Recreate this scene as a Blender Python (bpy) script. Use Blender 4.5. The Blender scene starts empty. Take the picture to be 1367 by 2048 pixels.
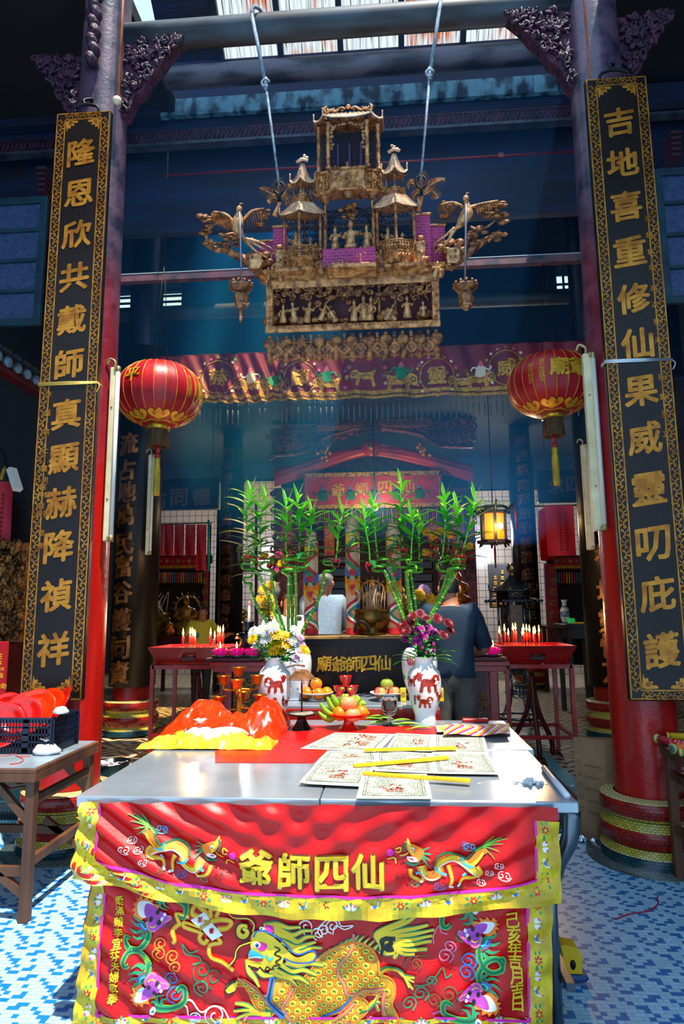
import bpy, bmesh, math, random
from mathutils import Vector as V, Matrix as M, Quaternion as Q
from mathutils import geometry as G
sc = bpy.context.scene
COL = sc.collection
RN = random.Random(11)
pi = math.pi; sin = math.sin; cos = math.cos; rad = math.radians

# ---------------------------------------------------------------- camera
FPX = 1300.0
CAM = V((0, 0, 1.55))
_ps, _th, _ro = rad(4.2), rad(8.58), rad(.49)
CF = V((-sin(_ps)*cos(_th), cos(_ps)*cos(_th), sin(_th)))
_r0 = V((cos(_ps), sin(_ps), 0)); _u0 = _r0.cross(CF)
CR = _r0*cos(_ro) - _u0*sin(_ro); CU = _u0*cos(_ro) + _r0*sin(_ro)
cd = bpy.data.cameras.new('camera'); co = bpy.data.objects.new('camera', cd); COL.objects.link(co)
cd.sensor_width = 36; cd.sensor_fit = 'AUTO'; cd.lens = FPX/2048*36; cd.clip_end = 200
co.matrix_world = M(((CR.x, CU.x, -CF.x, CAM.x), (CR.y, CU.y, -CF.y, CAM.y), (CR.z, CU.z, -CF.z, CAM.z), (0, 0, 0, 1)))
sc.camera = co
def P(px, py, Y):                      # the place on the plane at depth Y that the photograph shows at px, py
    d = CF + CR*((px-683.5)/FPX) - CU*((py-1024)/FPX)
    return CAM + d*(Y/d.y)
def PZ(px, py, z):                     # the same on a level plane
    d = CF + CR*((px-683.5)/FPX) - CU*((py-1024)/FPX)
    return CAM + d*((z-CAM.z)/d.z)
def MPP(Y, z=1.55):                    # metres per photo pixel near depth Y
    return ((Y*CF.y + (z-CAM.z)*CF.z))/FPX

# ---------------------------------------------------------------- light, sky, exposure
vs = sc.view_settings; vs.view_transform = 'Standard'; vs.look = 'None'; vs.gamma = 1; vs.use_curve_mapping = False
vs.exposure = 0.0
sc.cycles.max_bounces = 6; sc.cycles.diffuse_bounces = 3; sc.cycles.glossy_bounces = 3
sc.cycles.transmission_bounces = 5; sc.cycles.transparent_max_bounces = 8; sc.cycles.volume_bounces = 0
sc.cycles.sample_clamp_indirect = 6; sc.cycles.use_denoising = True
sc.cycles.caustics_reflective = False; sc.cycles.caustics_refractive = False
sc.cycles.volume_step_rate = 4; sc.cycles.volume_max_steps = 64
w = bpy.data.worlds.new('sky'); sc.world = w; w.use_nodes = True
bg = w.node_tree.nodes['Background']; bg.inputs[0].default_value = (.46, .70, 1.0, 1); bg.inputs[1].default_value = 1.6
SUN_DIR = V((-.22, .30, -1)).normalized()
sl = bpy.data.lights.new('sun', 'SUN'); sl.energy = 8.5; sl.angle = rad(.6); sl.color = (1, .94, .82)
so = bpy.data.objects.new('sun', sl); COL.objects.link(so); so.rotation_euler = SUN_DIR.to_track_quat('-Z', 'Y').to_euler()
so.location = (2, -3, 12)
def point_light(name, loc, e, col, r=.05):
    l = bpy.data.lights.new(name, 'POINT'); l.energy = e; l.color = col; l.shadow_soft_size = r
    o = bpy.data.objects.new(name, l); COL.objects.link(o); o.location = loc; return o

# ---------------------------------------------------------------- materials
def hx(s):
    s = s.lstrip('#'); c = [int(s[i:i+2], 16)/255 for i in (0, 2, 4)]
    return tuple(x/12.92 if x <= .04045 else ((x+.055)/1.055)**2.4 for x in c)
class NT:
    def __init__(s, name):
        s.m = bpy.data.materials.new(name); s.m.use_nodes = True; s.t = s.m.node_tree
        s.b = s.t.nodes['Principled BSDF']; s.out = s.t.nodes['Material Output']
    def n(s, typ, **k):
        x = s.t.nodes.new(typ)
        for a, b in k.items(): setattr(x, a, b)
        return x
    def l(s, a, b): s.t.links.new(a, b)
    def math(s, op, a, b=None):
        x = s.n('ShaderNodeMath', operation=op)
        for i, v in enumerate((a, b)):
            if v is None: continue
            if isinstance(v, (int, float)): x.inputs[i].default_value = v
            else: s.l(v, x.inputs[i])
        return x.outputs[0]
    def mix(s, f, a, b):
        x = s.n('ShaderNodeMix', data_type='RGBA')
        if isinstance(f, (int, float)): x.inputs[0].default_value = f
        else: s.l(f, x.inputs[0])
        for i, v in ((6, a), (7, b)):
            if isinstance(v, (tuple, list)): x.inputs[i].default_value = (*v[:3], 1)
            else: s.l(v, x.inputs[i])
        return x.outputs[2]
    def ramp(s, f, lo, hi):
        x = s.n('ShaderNodeMapRange'); x.inputs[1].default_value = lo; x.inputs[2].default_value = hi
        s.l(f, x.inputs[0]); return x.outputs[0]
    def pos(s, stretch=(1, 1, 1), rot=(0, 0, 0), kind='Object'):
        tc = s.n('ShaderNodeTexCoord'); mp = s.n('ShaderNodeMapping')
        mp.inputs['Scale'].default_value = stretch; mp.inputs['Rotation'].default_value = rot
        s.l(tc.outputs[kind], mp.inputs[0]); return mp.outputs[0]
    def noise(s, vec, scale, det=3, dist=0):
        x = s.n('ShaderNodeTexNoise'); x.inputs['Scale'].default_value = scale; x.inputs['Detail'].default_value = det
        x.inputs['Distortion'].default_value = dist; s.l(vec, x.inputs['Vector']); return x.outputs['Fac']
    def bump(s, h, d, st=1):
        x = s.n('ShaderNodeBump'); x.inputs['Distance'].default_value = d; x.inputs['Strength'].default_value = st
        s.l(h, x.inputs['Height']); s.l(x.outputs[0], s.b.inputs['Normal'])
    def set(s, **k):
        for a, v in k.items():
            i = s.b.inputs[{'rough': 'Roughness', 'metal': 'Metallic', 'coat': 'Coat Weight', 'spec': 'Specular IOR Level', 'trans': 'Transmission Weight',
                'ior': 'IOR', 'alpha': 'Alpha', 'es': 'Emission Strength', 'ec': 'Emission Color', 'col': 'Base Color', 'sheen': 'Sheen Weight', 'sss': 'Subsurface Weight'}[a]]
            if isinstance(v, (int, float)): i.default_value = v
            elif isinstance(v, tuple): i.default_value = (*v[:3], 1)
            else: s.l(v, i)
        return s
MC = {}
def pm(name, c1, c2=None, sca=6, rough=.5, metal=0, bump=0, bs=None, det=3, lo=.35, hi=.65, stretch=(1, 1, 1), dist=0, **k):
    if name in MC: return MC[name]
    t = NT(name); c1 = hx(c1) if isinstance(c1, str) else c1
    t.set(col=c1, rough=rough, metal=metal, **k)
    if c2 is not None or bump:
        p = t.pos(stretch)
    if c2 is not None:
        c2 = hx(c2) if isinstance(c2, str) else c2
        t.set(col=t.mix(t.ramp(t.noise(p, sca, det, dist), lo, hi), c1, c2))
    if bump: t.bump(t.noise(p, bs or sca*3, 3), bump)
    MC[name] = t.m; return t.m
def glow(name, c, st):
    if name in MC: return MC[name]
    t = NT(name); c = hx(c); t.set(col=c, ec=c, es=st, rough=.6); MC[name] = t.m; return t.m

# ---------------------------------------------------------------- mesh builder
GC = {}
def glyph(ch, off=.02):
    k = (ch, off)
    if k not in GC:
        c = bpy.data.curves.new('g', 'FONT'); c.body = ch; c.size = 1; c.resolution_u = 2; c.offset = off
        o = bpy.data.objects.new('g', c); COL.objects.link(o)
        m = bpy.data.meshes.new_from_object(o.evaluated_get(bpy.context.evaluated_depsgraph_get()))
        bpy.data.objects.remove(o); bpy.data.curves.remove(c)
        vv = [(v.co.x, v.co.y) for v in m.vertices]; ff = [tuple(p.vertices) for p in m.polygons]
        if vv:
            x0 = min(v[0] for v in vv); x1 = max(v[0] for v in vv); y0 = min(v[1] for v in vv); y1 = max(v[1] for v in vv)
            cx, cy = (x0+x1)/2, (y0+y1)/2; s = 1/max(x1-x0, y1-y0, .5)
            vv = [((x-cx)*s, (y-cy)*s) for x, y in vv]
        bpy.data.meshes.remove(m); GC[k] = (vv, ff)
    return GC[k]
ID = M.Identity(4)
def T(x, y=0, z=0): return M.Translation((x, y, z) if not hasattr(x, '__len__') else x)
def RX(a): return M.Rotation(rad(a), 4, 'X')
def RY(a): return M.Rotation(rad(a), 4, 'Y')
def RZ(a): return M.Rotation(rad(a), 4, 'Z')
def SC(x, y=None, z=None): return M.Diagonal((x, x if y is None else y, x if z is None else z, 1))
FRONT = RX(90)        # xy drawing -> upright, facing the camera side (-Y)
def catmull(pts, n=6, closed=False):
    pts = [V(p) for p in pts]; m = len(pts); out = []
    for i in range(m if closed else m-1):
        a, b, c, d = (pts[(i+k) % m] if closed else pts[min(max(i+k, 0), m-1)] for k in (-1, 0, 1, 2))
        for j in range(n):
            t = j/n; out.append(.5*((2*b)+(c-a)*t+(2*a-5*b+4*c-d)*t*t+(3*b-a-3*c+d)*t*t*t))
    if not closed: out.append(pts[-1])
    return out
class MB:
    warp = None
    def __init__(s): s.v = []; s.f = []; s.m = []; s.sm = []
    def add(s, vs, fs, mi=0, sm=False, X=None):
        o = len(s.v)
        s.v += [X @ V(p) for p in vs] if X is not None else [V(p) for p in vs]
        for k, f in enumerate(fs):
            s.f.append([i+o for i in f]); s.m.append(mi[k] if isinstance(mi, list) else mi); s.sm.append(sm)
        return s
    def box(s, c, d, mi=0, X=None, bev=0):
        c = V(c); h = V(d)/2
        if bev <= 0:
            vs = [c+V((h.x*a, h.y*b, h.z*e)) for a in (-1, 1) for b in (-1, 1) for e in (-1, 1)]
            return s.add(vs, [(0, 1, 3, 2), (4, 6, 7, 5), (0, 4, 5, 1), (2, 3, 7, 6), (0, 2, 6, 4), (1, 5, 7, 3)], mi, False, X)
        b = min(bev, h.x*.9, h.y*.9, h.z*.9); vs = []; ix = {}
        for a in (-1, 1):
            for e in (-1, 1):
                for g in (-1, 1):
                    for k, o in enumerate((V((0, b, b)), V((b, 0, b)), V((b, b, 0)))):
                        ix[a, e, g, k] = len(vs); vs.append(c+V((a*(h.x-o.x), e*(h.y-o.y), g*(h.z-o.z))))
        fs = []; S = (-1, 1)
        for a in S: fs.append([ix[a, e, g, 0] for e, g in ((-1, -1), (1, -1), (1, 1), (-1, 1))])
        for a in S: fs.append([ix[e, a, g, 1] for e, g in ((-1, -1), (1, -1), (1, 1), (-1, 1))])
        for a in S: fs.append([ix[e, g, a, 2] for e, g in ((-1, -1), (1, -1), (1, 1), (-1, 1))])
        for a in S:
            for e in S:
                fs.append([ix[a, e, -1, 0], ix[a, e, 1, 0], ix[a, e, 1, 1], ix[a, e, -1, 1]])
                fs.append([ix[a, -1, e, 0], ix[a, 1, e, 0], ix[a, 1, e, 2], ix[a, -1, e, 2]])
                fs.append([ix[-1, a, e, 1], ix[1, a, e, 1], ix[1, a, e, 2], ix[-1, a, e, 2]])
                for g in S: fs.append([ix[a, e, g, k] for k in range(3)])
        return s.add(vs, fs, mi, False, X)
    def beam(s, a, b, w, h=None, mi=0, up=(0, 0, 1)):      # square bar from a to b
        a = V(a); b = V(b); h = h or w; d = (b-a).normalized(); u = V(up)
        if abs(d.dot(u)) > .95: u = V((0, 1, 0))
        r = d.cross(u).normalized()*w/2; u = r.cross(d).normalized()*h/2
        vs = [q+i*r+j*u for q in (a, b) for i, j in ((-1, -1), (1, -1), (1, 1), (-1, 1))]
        return s.add(vs, [(3, 2, 1, 0), (4, 5, 6, 7)]+[(i, (i+1) % 4, 4+(i+1) % 4, 4+i) for i in range(4)], mi)
    def tube(s, pts, r, n=8, mi=0, closed=False, sm=True, X=None, flat=1):
        pts = [V(p) for p in pts]; m = len(pts)
        rs = list(r) if hasattr(r, '__len__') else [r]*m
        if len(rs) != m: rs = [rs[0]+(rs[-1]-rs[0])*i/(m-1) for i in range(m)]
        u = None; vs = []
        for i in range(m):
            t = (pts[(i+1) % m]-pts[i-1]) if closed else (pts[min(i+1, m-1)]-pts[max(i-1, 0)])
            t = t.normalized() if t.length > 1e-9 else V((0, 0, 1))
            if u is None:
                u = t.cross(V((0, 0, 1)) if abs(t.z) < .9 else V((1, 0, 0))).normalized()
            else: u = (u-t*u.dot(t)); u = u.normalized() if u.length > 1e-6 else t.orthogonal().normalized()
            w_ = t.cross(u)
            vs += [pts[i]+(u*cos(2*pi*k/n)+w_*flat*sin(2*pi*k/n))*rs[i] for k in range(n)]
        fs = [(i*n+k, i*n+(k+1) % n, (i+1) % m*n+(k+1) % n, (i+1) % m*n+k) for i in range(m if closed else m-1) for k in range(n)]
        if not closed: fs += [tuple(range(n))[::-1], tuple(range((m-1)*n, m*n))]
        return s.add(vs, fs, mi, sm, X)
    def lathe(s, prof, n=24, mi=0, c=(0, 0, 0), X=None, sm=True, wob=None, a0=0, a1=2*pi):
        full = abs(a1-a0-2*pi) < 1e-6; k = n if full else n+1; vs = []; c = V(c)
        for j, (r, z) in enumerate(prof):
            for i in range(k):
                a = a0+(a1-a0)*i/n; q = r*(wob(a, j) if wob else 1)
                vs.append(c+V((q*cos(a), q*sin(a), z)))
        fs = []; ms = []
        for j in range(len(prof)-1):
            for i in range(n):
                i2 = (i+1) % k if full else i+1
                fs.append((j*k+i, j*k+i2, (j+1)*k+i2, (j+1)*k+i)); ms.append(mi[j] if isinstance(mi, (list, tuple)) else mi)
        return s.add(vs, fs, ms, sm, X)
    def ell(s, c, r, n=12, m=8, mi=0, X=None):
        r = (r, r, r) if not hasattr(r, '__len__') else r
        vs = []; c = V(c)
        for j in range(m+1):
            t = pi*j/m
            for i in range(n): a = 2*pi*i/n; vs.append(c+V((r[0]*sin(t)*cos(a), r[1]*sin(t)*sin(a), r[2]*cos(t))))
        return s.add(vs, [(j*n+i, (j+1)*n+i, (j+1)*n+(i+1) % n, j*n+(i+1) % n) for j in range(m) for i in range(n)], mi, True, X)
    def prism(s, poly, z0, z1, mi=0, X=None, sm=False):    # xy outline pulled along z
        n = len(poly); vs = [(p[0], p[1], z) for z in (z0, z1) for p in poly]
        return s.add(vs, [tuple(range(n))[::-1], tuple(range(n, 2*n))]+[(i, (i+1) % n, n+(i+1) % n, n+i) for i in range(n)], mi, sm, X)
    def grid(s, fn, nu, nv, mi=0, sm=True, X=None):
        vs = [fn(i/nu, j/nv) for j in range(nv+1) for i in range(nu+1)]; k = nu+1
        return s.add(vs, [(j*k+i, j*k+i+1, (j+1)*k+i+1, (j+1)*k+i) for j in range(nv) for i in range(nu)], mi, sm, X)
    def text(s, ch, size, fn, mi=0, off=.02, shear=.06, wide=1, ext=0):   # fn maps drawing (x, y) to the surface; ext raises the letters
        vv, ff = glyph(ch, 0)
        if not vv: return s
        k = 6 if off > .004 else 1
        for i in range(k):                                       # a bold stroke is the thin stroke laid down around itself
            dx, dy = (off*cos(i*pi/3), off*sin(i*pi/3)) if k > 1 else (0, 0)
            pts = [((x+dx)*size*wide, (y+dy+shear*x)*size) for x, y in vv]
            if ext:
                top = [fn(x, y, ext+i*.0003) for x, y in pts]; bot = [fn(x, y, 0) for x, y in pts]; n = len(pts); ed = {}
                for f in ff:
                    for j in range(len(f)): ed[(f[j], f[(j+1) % len(f)])] = 1
                s.add(top+bot, list(ff)+[(a+n, b+n, b, a) for (a, b) in ed if (b, a) not in ed], mi)
            else: s.add([fn(x, y, i*.0003) for x, y in pts], ff, mi)
        return s
    def ribbon(s, pts, wd, fn, mi=0, n=5, closed=False, raw=False):      # flat stroke drawn in the plane, mapped by fn
        c = [V((p[0], p[1], 0)) for p in pts]
        if not raw: c = catmull(c, n, closed)
        m = len(c); vs = []
        for i in range(m):
            t = (c[(i+1) % m]-c[i-1]) if closed else c[min(i+1, m-1)]-c[max(i-1, 0)]
            t = t.normalized() if t.length > 1e-9 else V((1, 0, 0)); q = i/(m-1)
            h = (wd(q) if callable(wd) else wd)/2; nn = V((-t.y, t.x, 0))*h
            for a in (c[i]-nn, c[i]+nn): vs.append(fn(a.x, a.y))
        return s.add(vs, [(2*i, 2*((i+1) % m), 2*((i+1) % m)+1, 2*i+1) for i in range(m if closed else m-1)], mi, True)
    def fill(s, poly, fn, mi=0, res=.04, smooth=True, n=4):              # filled outline, finely cut so it follows fn
        p = [(q[0], q[1]) for q in poly]
        if smooth: p = [(q.x, q.y) for q in catmull([(a, b, 0) for a, b in p], n, True)]
        xs = [a for a, b in p]; ys = [b for a, b in p]; pts = [V(a) for a in p]; m = len(p)
        def ins(x, y):
            c = False
            for i in range(m):
                (x1, y1), (x2, y2) = p[i], p[i-1]
                if (y1 > y) != (y2 > y) and x < (x2-x1)*(y-y1)/(y2-y1)+x1: c = not c
            return c
        x = min(xs)+res*.5
        while x < max(xs):
            y = min(ys)+res*.5
            while y < max(ys):
                if ins(x, y): pts.append(V((x, y)))
                y += res
            x += res
        r = G.delaunay_2d_cdt(pts, [(i, (i+1) % m) for i in range(m)], [], 1, 1e-6)
        return s.add([fn(a.x, a.y) for a in r[0]], [tuple(f) for f in r[2]], mi, True)
    def build(s, name, mats, parent=None, w=True):
        me = bpy.data.meshes.new(name)
        vs = [MB.warp(v) for v in s.v] if MB.warp else s.v
        if parent is not None and w:
            q = wm(parent).inverted()
            if q != ID: vs = [q @ v for v in vs]
        me.from_pydata([tuple(v) for v in vs], [], s.f)
        for m in (mats if isinstance(mats, (list, tuple)) else [mats]): me.materials.append(m)
        me.polygons.foreach_set('material_index', s.m); me.polygons.foreach_set('use_smooth', s.sm); me.update()
        o = bpy.data.objects.new(name, me); COL.objects.link(o)
        if parent is not None: o.parent = parent
        return o
def wm(o): return (wm(o.parent) if o.parent else ID) @ o.matrix_basis
def tag(o, label, cat, group=None, kind=None):
    o['label'] = label; o['category'] = cat
    if group: o['group'] = group
    if kind: o['kind'] = kind
    return o
def thing(name, label, cat, loc=(0, 0, 0), rz=0, group=None):
    o = bpy.data.objects.new(name, None); COL.objects.link(o); o.location = loc; o.rotation_euler = (0, 0, rad(rz)); o.empty_display_size = .05
    return tag(o, label, cat, group)
def struct(name, mb, mats, label=None):
    o = mb.build(name, mats); o['kind'] = 'structure'
    if label: o['label'] = label
    return o
def dup(o, loc=None, rz=None, label=None, parent=None, scale=None):
    c = o.copy(); COL.objects.link(c)
    if parent: c.parent = parent
    if loc is not None: c.location = loc
    if rz is not None: c.rotation_euler = (0, 0, rad(rz))
    if scale: c.scale = (scale,)*3
    if label: c['label'] = label
    for ch in list(o.children): dup(ch, parent=c)
    return c
# ================================================================ materials of the building
AX = -.3
def mosaic(name, c, c2, tw=.03, th=.02):
    t = NT(name); tc = t.n('ShaderNodeTexCoord'); sp = t.n('ShaderNodeSeparateXYZ'); t.l(tc.outputs['Object'], sp.inputs[0])
    a = t.math('MULTIPLY', t.math('ARCTAN2', sp.outputs[1], sp.outputs[0]), .3)
    r = t.math('SQRT', t.math('ADD', t.math('MULTIPLY', sp.outputs[0], sp.outputs[0]), t.math('MULTIPLY', sp.outputs[1], sp.outputs[1])))
    cb = t.n('ShaderNodeCombineXYZ'); t.l(a, cb.inputs[0]); t.l(t.math('SUBTRACT', sp.outputs[2], r), cb.inputs[1])
    b = t.n('ShaderNodeTexBrick'); t.l(cb.outputs[0], b.inputs['Vector']); b.inputs['Scale'].default_value = 1
    b.inputs['Color1'].default_value = (*hx(c), 1); b.inputs['Color2'].default_value = (*hx(c2), 1); b.inputs['Mortar'].default_value = (*hx('#1c1a14'), 1)
    b.inputs['Mortar Size'].default_value = .0015; b.inputs['Brick Width'].default_value = tw; b.inputs['Row Height'].default_value = th
    b.offset = .5
    t.set(col=b.outputs[0], rough=.25); t.bump(b.outputs['Fac'], -.002); return t.m
MS_CREAM = mosaic('mosaic_cream', '#e6d694', '#d5c27c'); MS_RED = mosaic('mosaic_red', '#b8261a', '#93190f')
MS_YEL = mosaic('mosaic_yellow', '#d6c44a', '#bda436'); MS_TEAL = mosaic('mosaic_teal', '#0f4a55', '#0a3540'); MS_GREY = mosaic('mosaic_grey', '#6f7a78', '#55605e', .02, .015)
red_paint = pm('red_paint', '#b5120c', '#8e0a08', 3, .32, bump=.002, bs=40, coat=.2)
red_dark = pm('red_lacquer_dark', '#5c0a10', '#3a0509', 4, .4)
wood_brown = pm('table_wood', '#7a4a2a', '#4a2815', 5, .6, bump=.003, bs=60, stretch=(1, 1, .15))
navy_wood = pm('old_navy_timber', '#0a1c44', '#040a1c', 5, .65, bump=.004, bs=50, stretch=(.2, 1, 1))
ceil_dark = pm('ceiling_dark', '#0a0d18', '#05070c', 3, .8)
weath = pm('weathered_board', '#6aa0b8', '#122434', 9, .55, det=8, lo=.42, hi=.6, stretch=(1, 1, .5))
carve_purp = pm('carved_purple_wood', '#4a1c3c', '#1a0a1c', 14, .55, bump=.02, bs=30)
teal_wall = pm('teal_plaster', '#2f7a92', '#1b5870', 2, .8)
dark_wall = pm('dark_wall', '#1a1418', '#0c0a0d', 2, .8)
gold_leaf = pm('gold_leaf', '#c8862a', '#9a5c16', 12, .38, metal=.55)
gold_bright = pm('gold_bright', '#e8b834', '#b07a1c', 20, .3, metal=.6)
black_lacq = pm('black_lacquer', '#120b0a', '#1e1412', 2, .33, spec=.3, bump=.0015, bs=120, stretch=(1, 1, .2))
iron = pm('black_iron', '#15171a', None, rough=.5, metal=.6)
steel = pm('stainless_steel', '#aab4c0', '#8a949e', 4, .2, metal=.35, spec=.8, bump=.0008, bs=5, lo=.2, hi=.8)
def tile_wall(name, c, s=.15, g='#3c3634'):
    t = NT(name); p = t.pos((1, 1, 1), (rad(90), 0, 0)); b = t.n('ShaderNodeTexBrick'); t.l(p, b.inputs['Vector'])
    b.offset = 0; b.inputs['Scale'].default_value = 1
    for k, v in (('Color1', c), ('Color2', c), ('Mortar', g)): b.inputs[k].default_value = (*hx(v), 1)
    b.inputs['Mortar Size'].default_value = .006; b.inputs['Brick Width'].default_value = s; b.inputs['Row Height'].default_value = s
    t.set(col=b.outputs[0], rough=.22); return t.m
white_tile = tile_wall('white_wall_tile', '#b8a49a')
step_tile = tile_wall('step_tile_teal', '#4f9aa6', .025, '#274a52'); step_dark = tile_wall('step_tile_black', '#0c1214', .03, '#3a4448')

# ================================================================ floors
m = MB(); pat = ['.##...#.', '..#....#', '......#.', '.#...##.', '....#...', '#..#...#', '##......', '....##..']
ts = .025; x0, x1, y0, y1 = -4.4, 3.4, 1.2, 4.85; nx = int((x1-x0)/ts); ny = int((y1-y0)/ts)
vs_ = [(x0+i*ts, y0+j*ts, 0) for j in range(ny+1) for i in range(nx+1)]; fs_ = []; ms_ = []
for j in range(ny):
    for i in range(nx):
        fs_.append((j*(nx+1)+i, j*(nx+1)+i+1, (j+1)*(nx+1)+i+1, (j+1)*(nx+1)+i)); ms_.append(1 if pat[j % 8][(i+3*(j//8)) % 8] == '#' else 0)
m.add(vs_, fs_, ms_)
m.box((-.5, 0, -.06), (9, 2.4, .12), 0); m.box((-4.4-2, 3, -.06), (4, 3.7, .12), 0); m.box((3.4+2, 3, -.06), (4, 3.7, .12), 0)
def floor_tile(name, c, g):
    t = NT(name); p = t.pos((1, 1, 1)); b = t.n('ShaderNodeTexBrick'); t.l(p, b.inputs['Vector']); b.offset = .5
    b.inputs['Scale'].default_value = 1; b.inputs['Mortar Size'].default_value = .0012; b.inputs['Brick Width'].default_value = .05; b.inputs['Row Height'].default_value = .025
    c2 = tuple(x*.85 for x in hx(c))
    b.inputs['Color1'].default_value = (*hx(c), 1); b.inputs['Color2'].default_value = (*c2, 1); b.inputs['Mortar'].default_value = (*hx(g), 1)
    t.set(col=b.outputs[0], rough=.35); return t.m
struct('floor', m, [floor_tile('courtyard_tile_pale', '#a6d4ee', '#6698b8'), floor_tile('courtyard_tile_blue', '#1478c0', '#125088')], 'sunken courtyard floor of pale and blue mosaic tiles')
t = NT('hall_floor_tiles'); p = t.pos((1/.62, 1/.62, 1)); sp = t.n('ShaderNodeSeparateXYZ'); t.l(p, sp.inputs[0])
def tri(o, k): return t.math('ABSOLUTE', t.math('SUBTRACT', t.math('FRACT', t.math('MULTIPLY', o, k)), .5))
f = t.math('FRACT', t.math('MULTIPLY', t.math('ADD', tri(sp.outputs[0], 1), tri(sp.outputs[1], 1)), 4))
line = t.math('LESS_THAN', f, .36); tan = t.math('GREATER_THAN', f, .7)
cc = t.mix(tan, t.mix(line, hx('#a9b6ac'), hx('#5a2418')), hx('#d8b478'))
t.set(col=cc, rough=.3); hall_tile = t.m
m = MB(); m.box((-.3, 10.2, 0), (18, 10.5, .3), 0)
m.box((-.3, 4.95, .0), (18, .02, .294), 1); m.box((-.3, 5.1, .151), (18, .32, .006), 2)      # black riser, teal nosing
m.box((-.3, 4.9, .025), (18, .1, .05), 3)
for s in (-1, 1):                                                                            # maroon bands that run back from the step
    m.box((AX+s*1.62, 6.1, .152), (.34, 1.9, .006), 2); m.box((AX+s*1.6, 6.1, .153), (.12, 1.9, .008), 4)
    m.box((AX+s*1.5, 6.1, .153), (.025, 1.9, .008), 5)
struct('hall_floor', m, [hall_tile, step_dark, floor_tile('step_tile_flat', '#5fb0bc', '#2f5a64'), step_tile, pm('maroon_tile', '#4e1a1c', None, rough=.4), pm('ochre_tile', '#b58a48', None, rough=.4)], 'raised hall floor with diamond pattern tiles and a teal edge')

# ================================================================ roof and upper timbers
def quad(m, a, b, c, d, mi=0): m.add([a, b, c, d], [(0, 1, 2, 3)], mi)
m = MB(); m.box((-5.62, 4.7, 7.0), (6.76, 11, .15)); struct('ceiling_left', m, ceil_dark)
m = MB(); m.box((5.45, 4.7, 7.0), (7.2, 11, .15)); struct('ceiling_right', m, ceil_dark)
gx0, gx1, gy0, gy1 = -2.0, .05, 6.5, 7.9                                                    # the gap that lets the shaft of sun in
m = MB()
m.box(((-2.4+gx0)/2, 8.1, 7.0), (gx0+2.4, 3.2, .12)); m.box(((1.85+gx1)/2, 8.1, 7.0), (1.85-gx1, 3.2, .12)); m.box(((gx0+gx1)/2, (gy1+9.8)/2, 7.0), (gx1-gx0, 9.8-gy1, .12))
for x in (-1.42, -.66): m.box((x, (gy0+gy1)/2, 7.0), (.18, gy1-gy0+.1, .12))  # bars added across the gap to split the sun shaft into streaks
struct('ceiling', m, ceil_dark)
m = MB(); m.box((-.3, 12.4, 5.05), (18, 5.6, .12)); struct('hall_ceiling', m, ceil_dark)
# sloping translucent skylight over the courtyard's back edge
t = NT('skylight_sheet'); p = t.pos((9, .25, 1)); n1 = t.noise(t.pos((14, .2, 1)), 3, 3); n2 = t.noise(t.pos((.9, .3, 1)), 2, 2); n3 = t.noise(t.pos((22, .3, 1)), 3, 2)
rust = t.math('MULTIPLY', t.ramp(n1, .42, .5), t.ramp(n2, .47, .56))
cc = t.mix(t.ramp(n3, .56, .66), t.mix(rust, (.42, .44, .42), hx('#a04404')), (.06, .05, .05))
tr = t.n('ShaderNodeBsdfTranslucent'); t.l(cc, tr.inputs[0]); t.l(tr.outputs[0], t.out.inputs[0]); sky_sheet = t.m
m = MB()
def sky_fn(u, v):
    x = -1.75+u*3.3; return V((x, 6.3-v*1.25, 7.62+v*1.0+.012*sin(x*2*pi/.075)))
m.grid(sky_fn, 360, 1, 0)
sk = m.build('window_5', [sky_sheet]); sk['kind'] = 'structure'; sk['label'] = 'translucent corrugated skylight streaked with rust'
m = MB()
for i in range(6):
    x = -1.75+i*.66; m.beam((x, 6.32, 7.56), (x, 5.05, 8.57), .06, .08)
for v in (0, .4, .8): m.beam((-1.8, 6.3-v*1.25, 7.53+v), (1.6, 6.3-v*1.25, 7.53+v), .05, .06)
struct('trim_1', m, navy_wood, 'purlins under the skylight')
m = MB(); m.box((-.3, 6.45, 6.32), (18, .08, 1.36), 0); m.box((-.3, 6.3, 7.1), (18, .05, 1.02), 0)
for xa_, xb_ in ((-2.42, -1.75), (1.55, 2.4)): m.add([(xa_, 6.3, 7.62), (xb_, 6.3, 7.62), (xb_, 5.0, 8.66), (xa_, 5.0, 8.66), (xa_, 6.3, 7.66), (xb_, 6.3, 7.66), (xb_, 5.0, 8.7), (xa_, 5.0, 8.7)], [(0, 1, 2, 3), (7, 6, 5, 4), (0, 3, 7, 4), (1, 5, 6, 2), (0, 4, 5, 1)], 0)  # sloping strips beside the skylight, added to keep sun off the wall
if 1: struct('wall_upper', m, [navy_wood], 'dark timber wall under the skylight')
def log(name, px0, py0, px1, py1, Y, r, mat, lab, cat='beam', x0=None, x1=None):
    a = P(px0, py0, Y); b = P(px1, py1, Y); z = (a.z+b.z)/2; m = MB()
    xs = [(x0 if x0 is not None else a.x)+((x1 if x1 is not None else b.x)-(x0 if x0 is not None else a.x))*i/10 for i in range(11)]
    m.tube([(x, Y, z) for x in xs], r, 16); return tag(m.build(name, mat), lab, cat, kind='thing')
log('round_beam', 250, 72, 1047, 25, 4.5, .105, pm('log_weathered', '#33424f', '#11161c', 7, .5, stretch=(.3, 1, 1)), 'uppermost thick round beam spanning the two front columns, with ropes looped over it', x0=-2.1, x1=1.5)
log('round_beam', 345, 160, 1047, 105, 5.9, .11, pm('log_dusty', '#5a5560', '#12141a', 6, .55, lo=.45, hi=.62, stretch=(.3, 1, 1)), 'round dusty log just under the skylight', x0=-2.6, x1=2.1)
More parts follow.
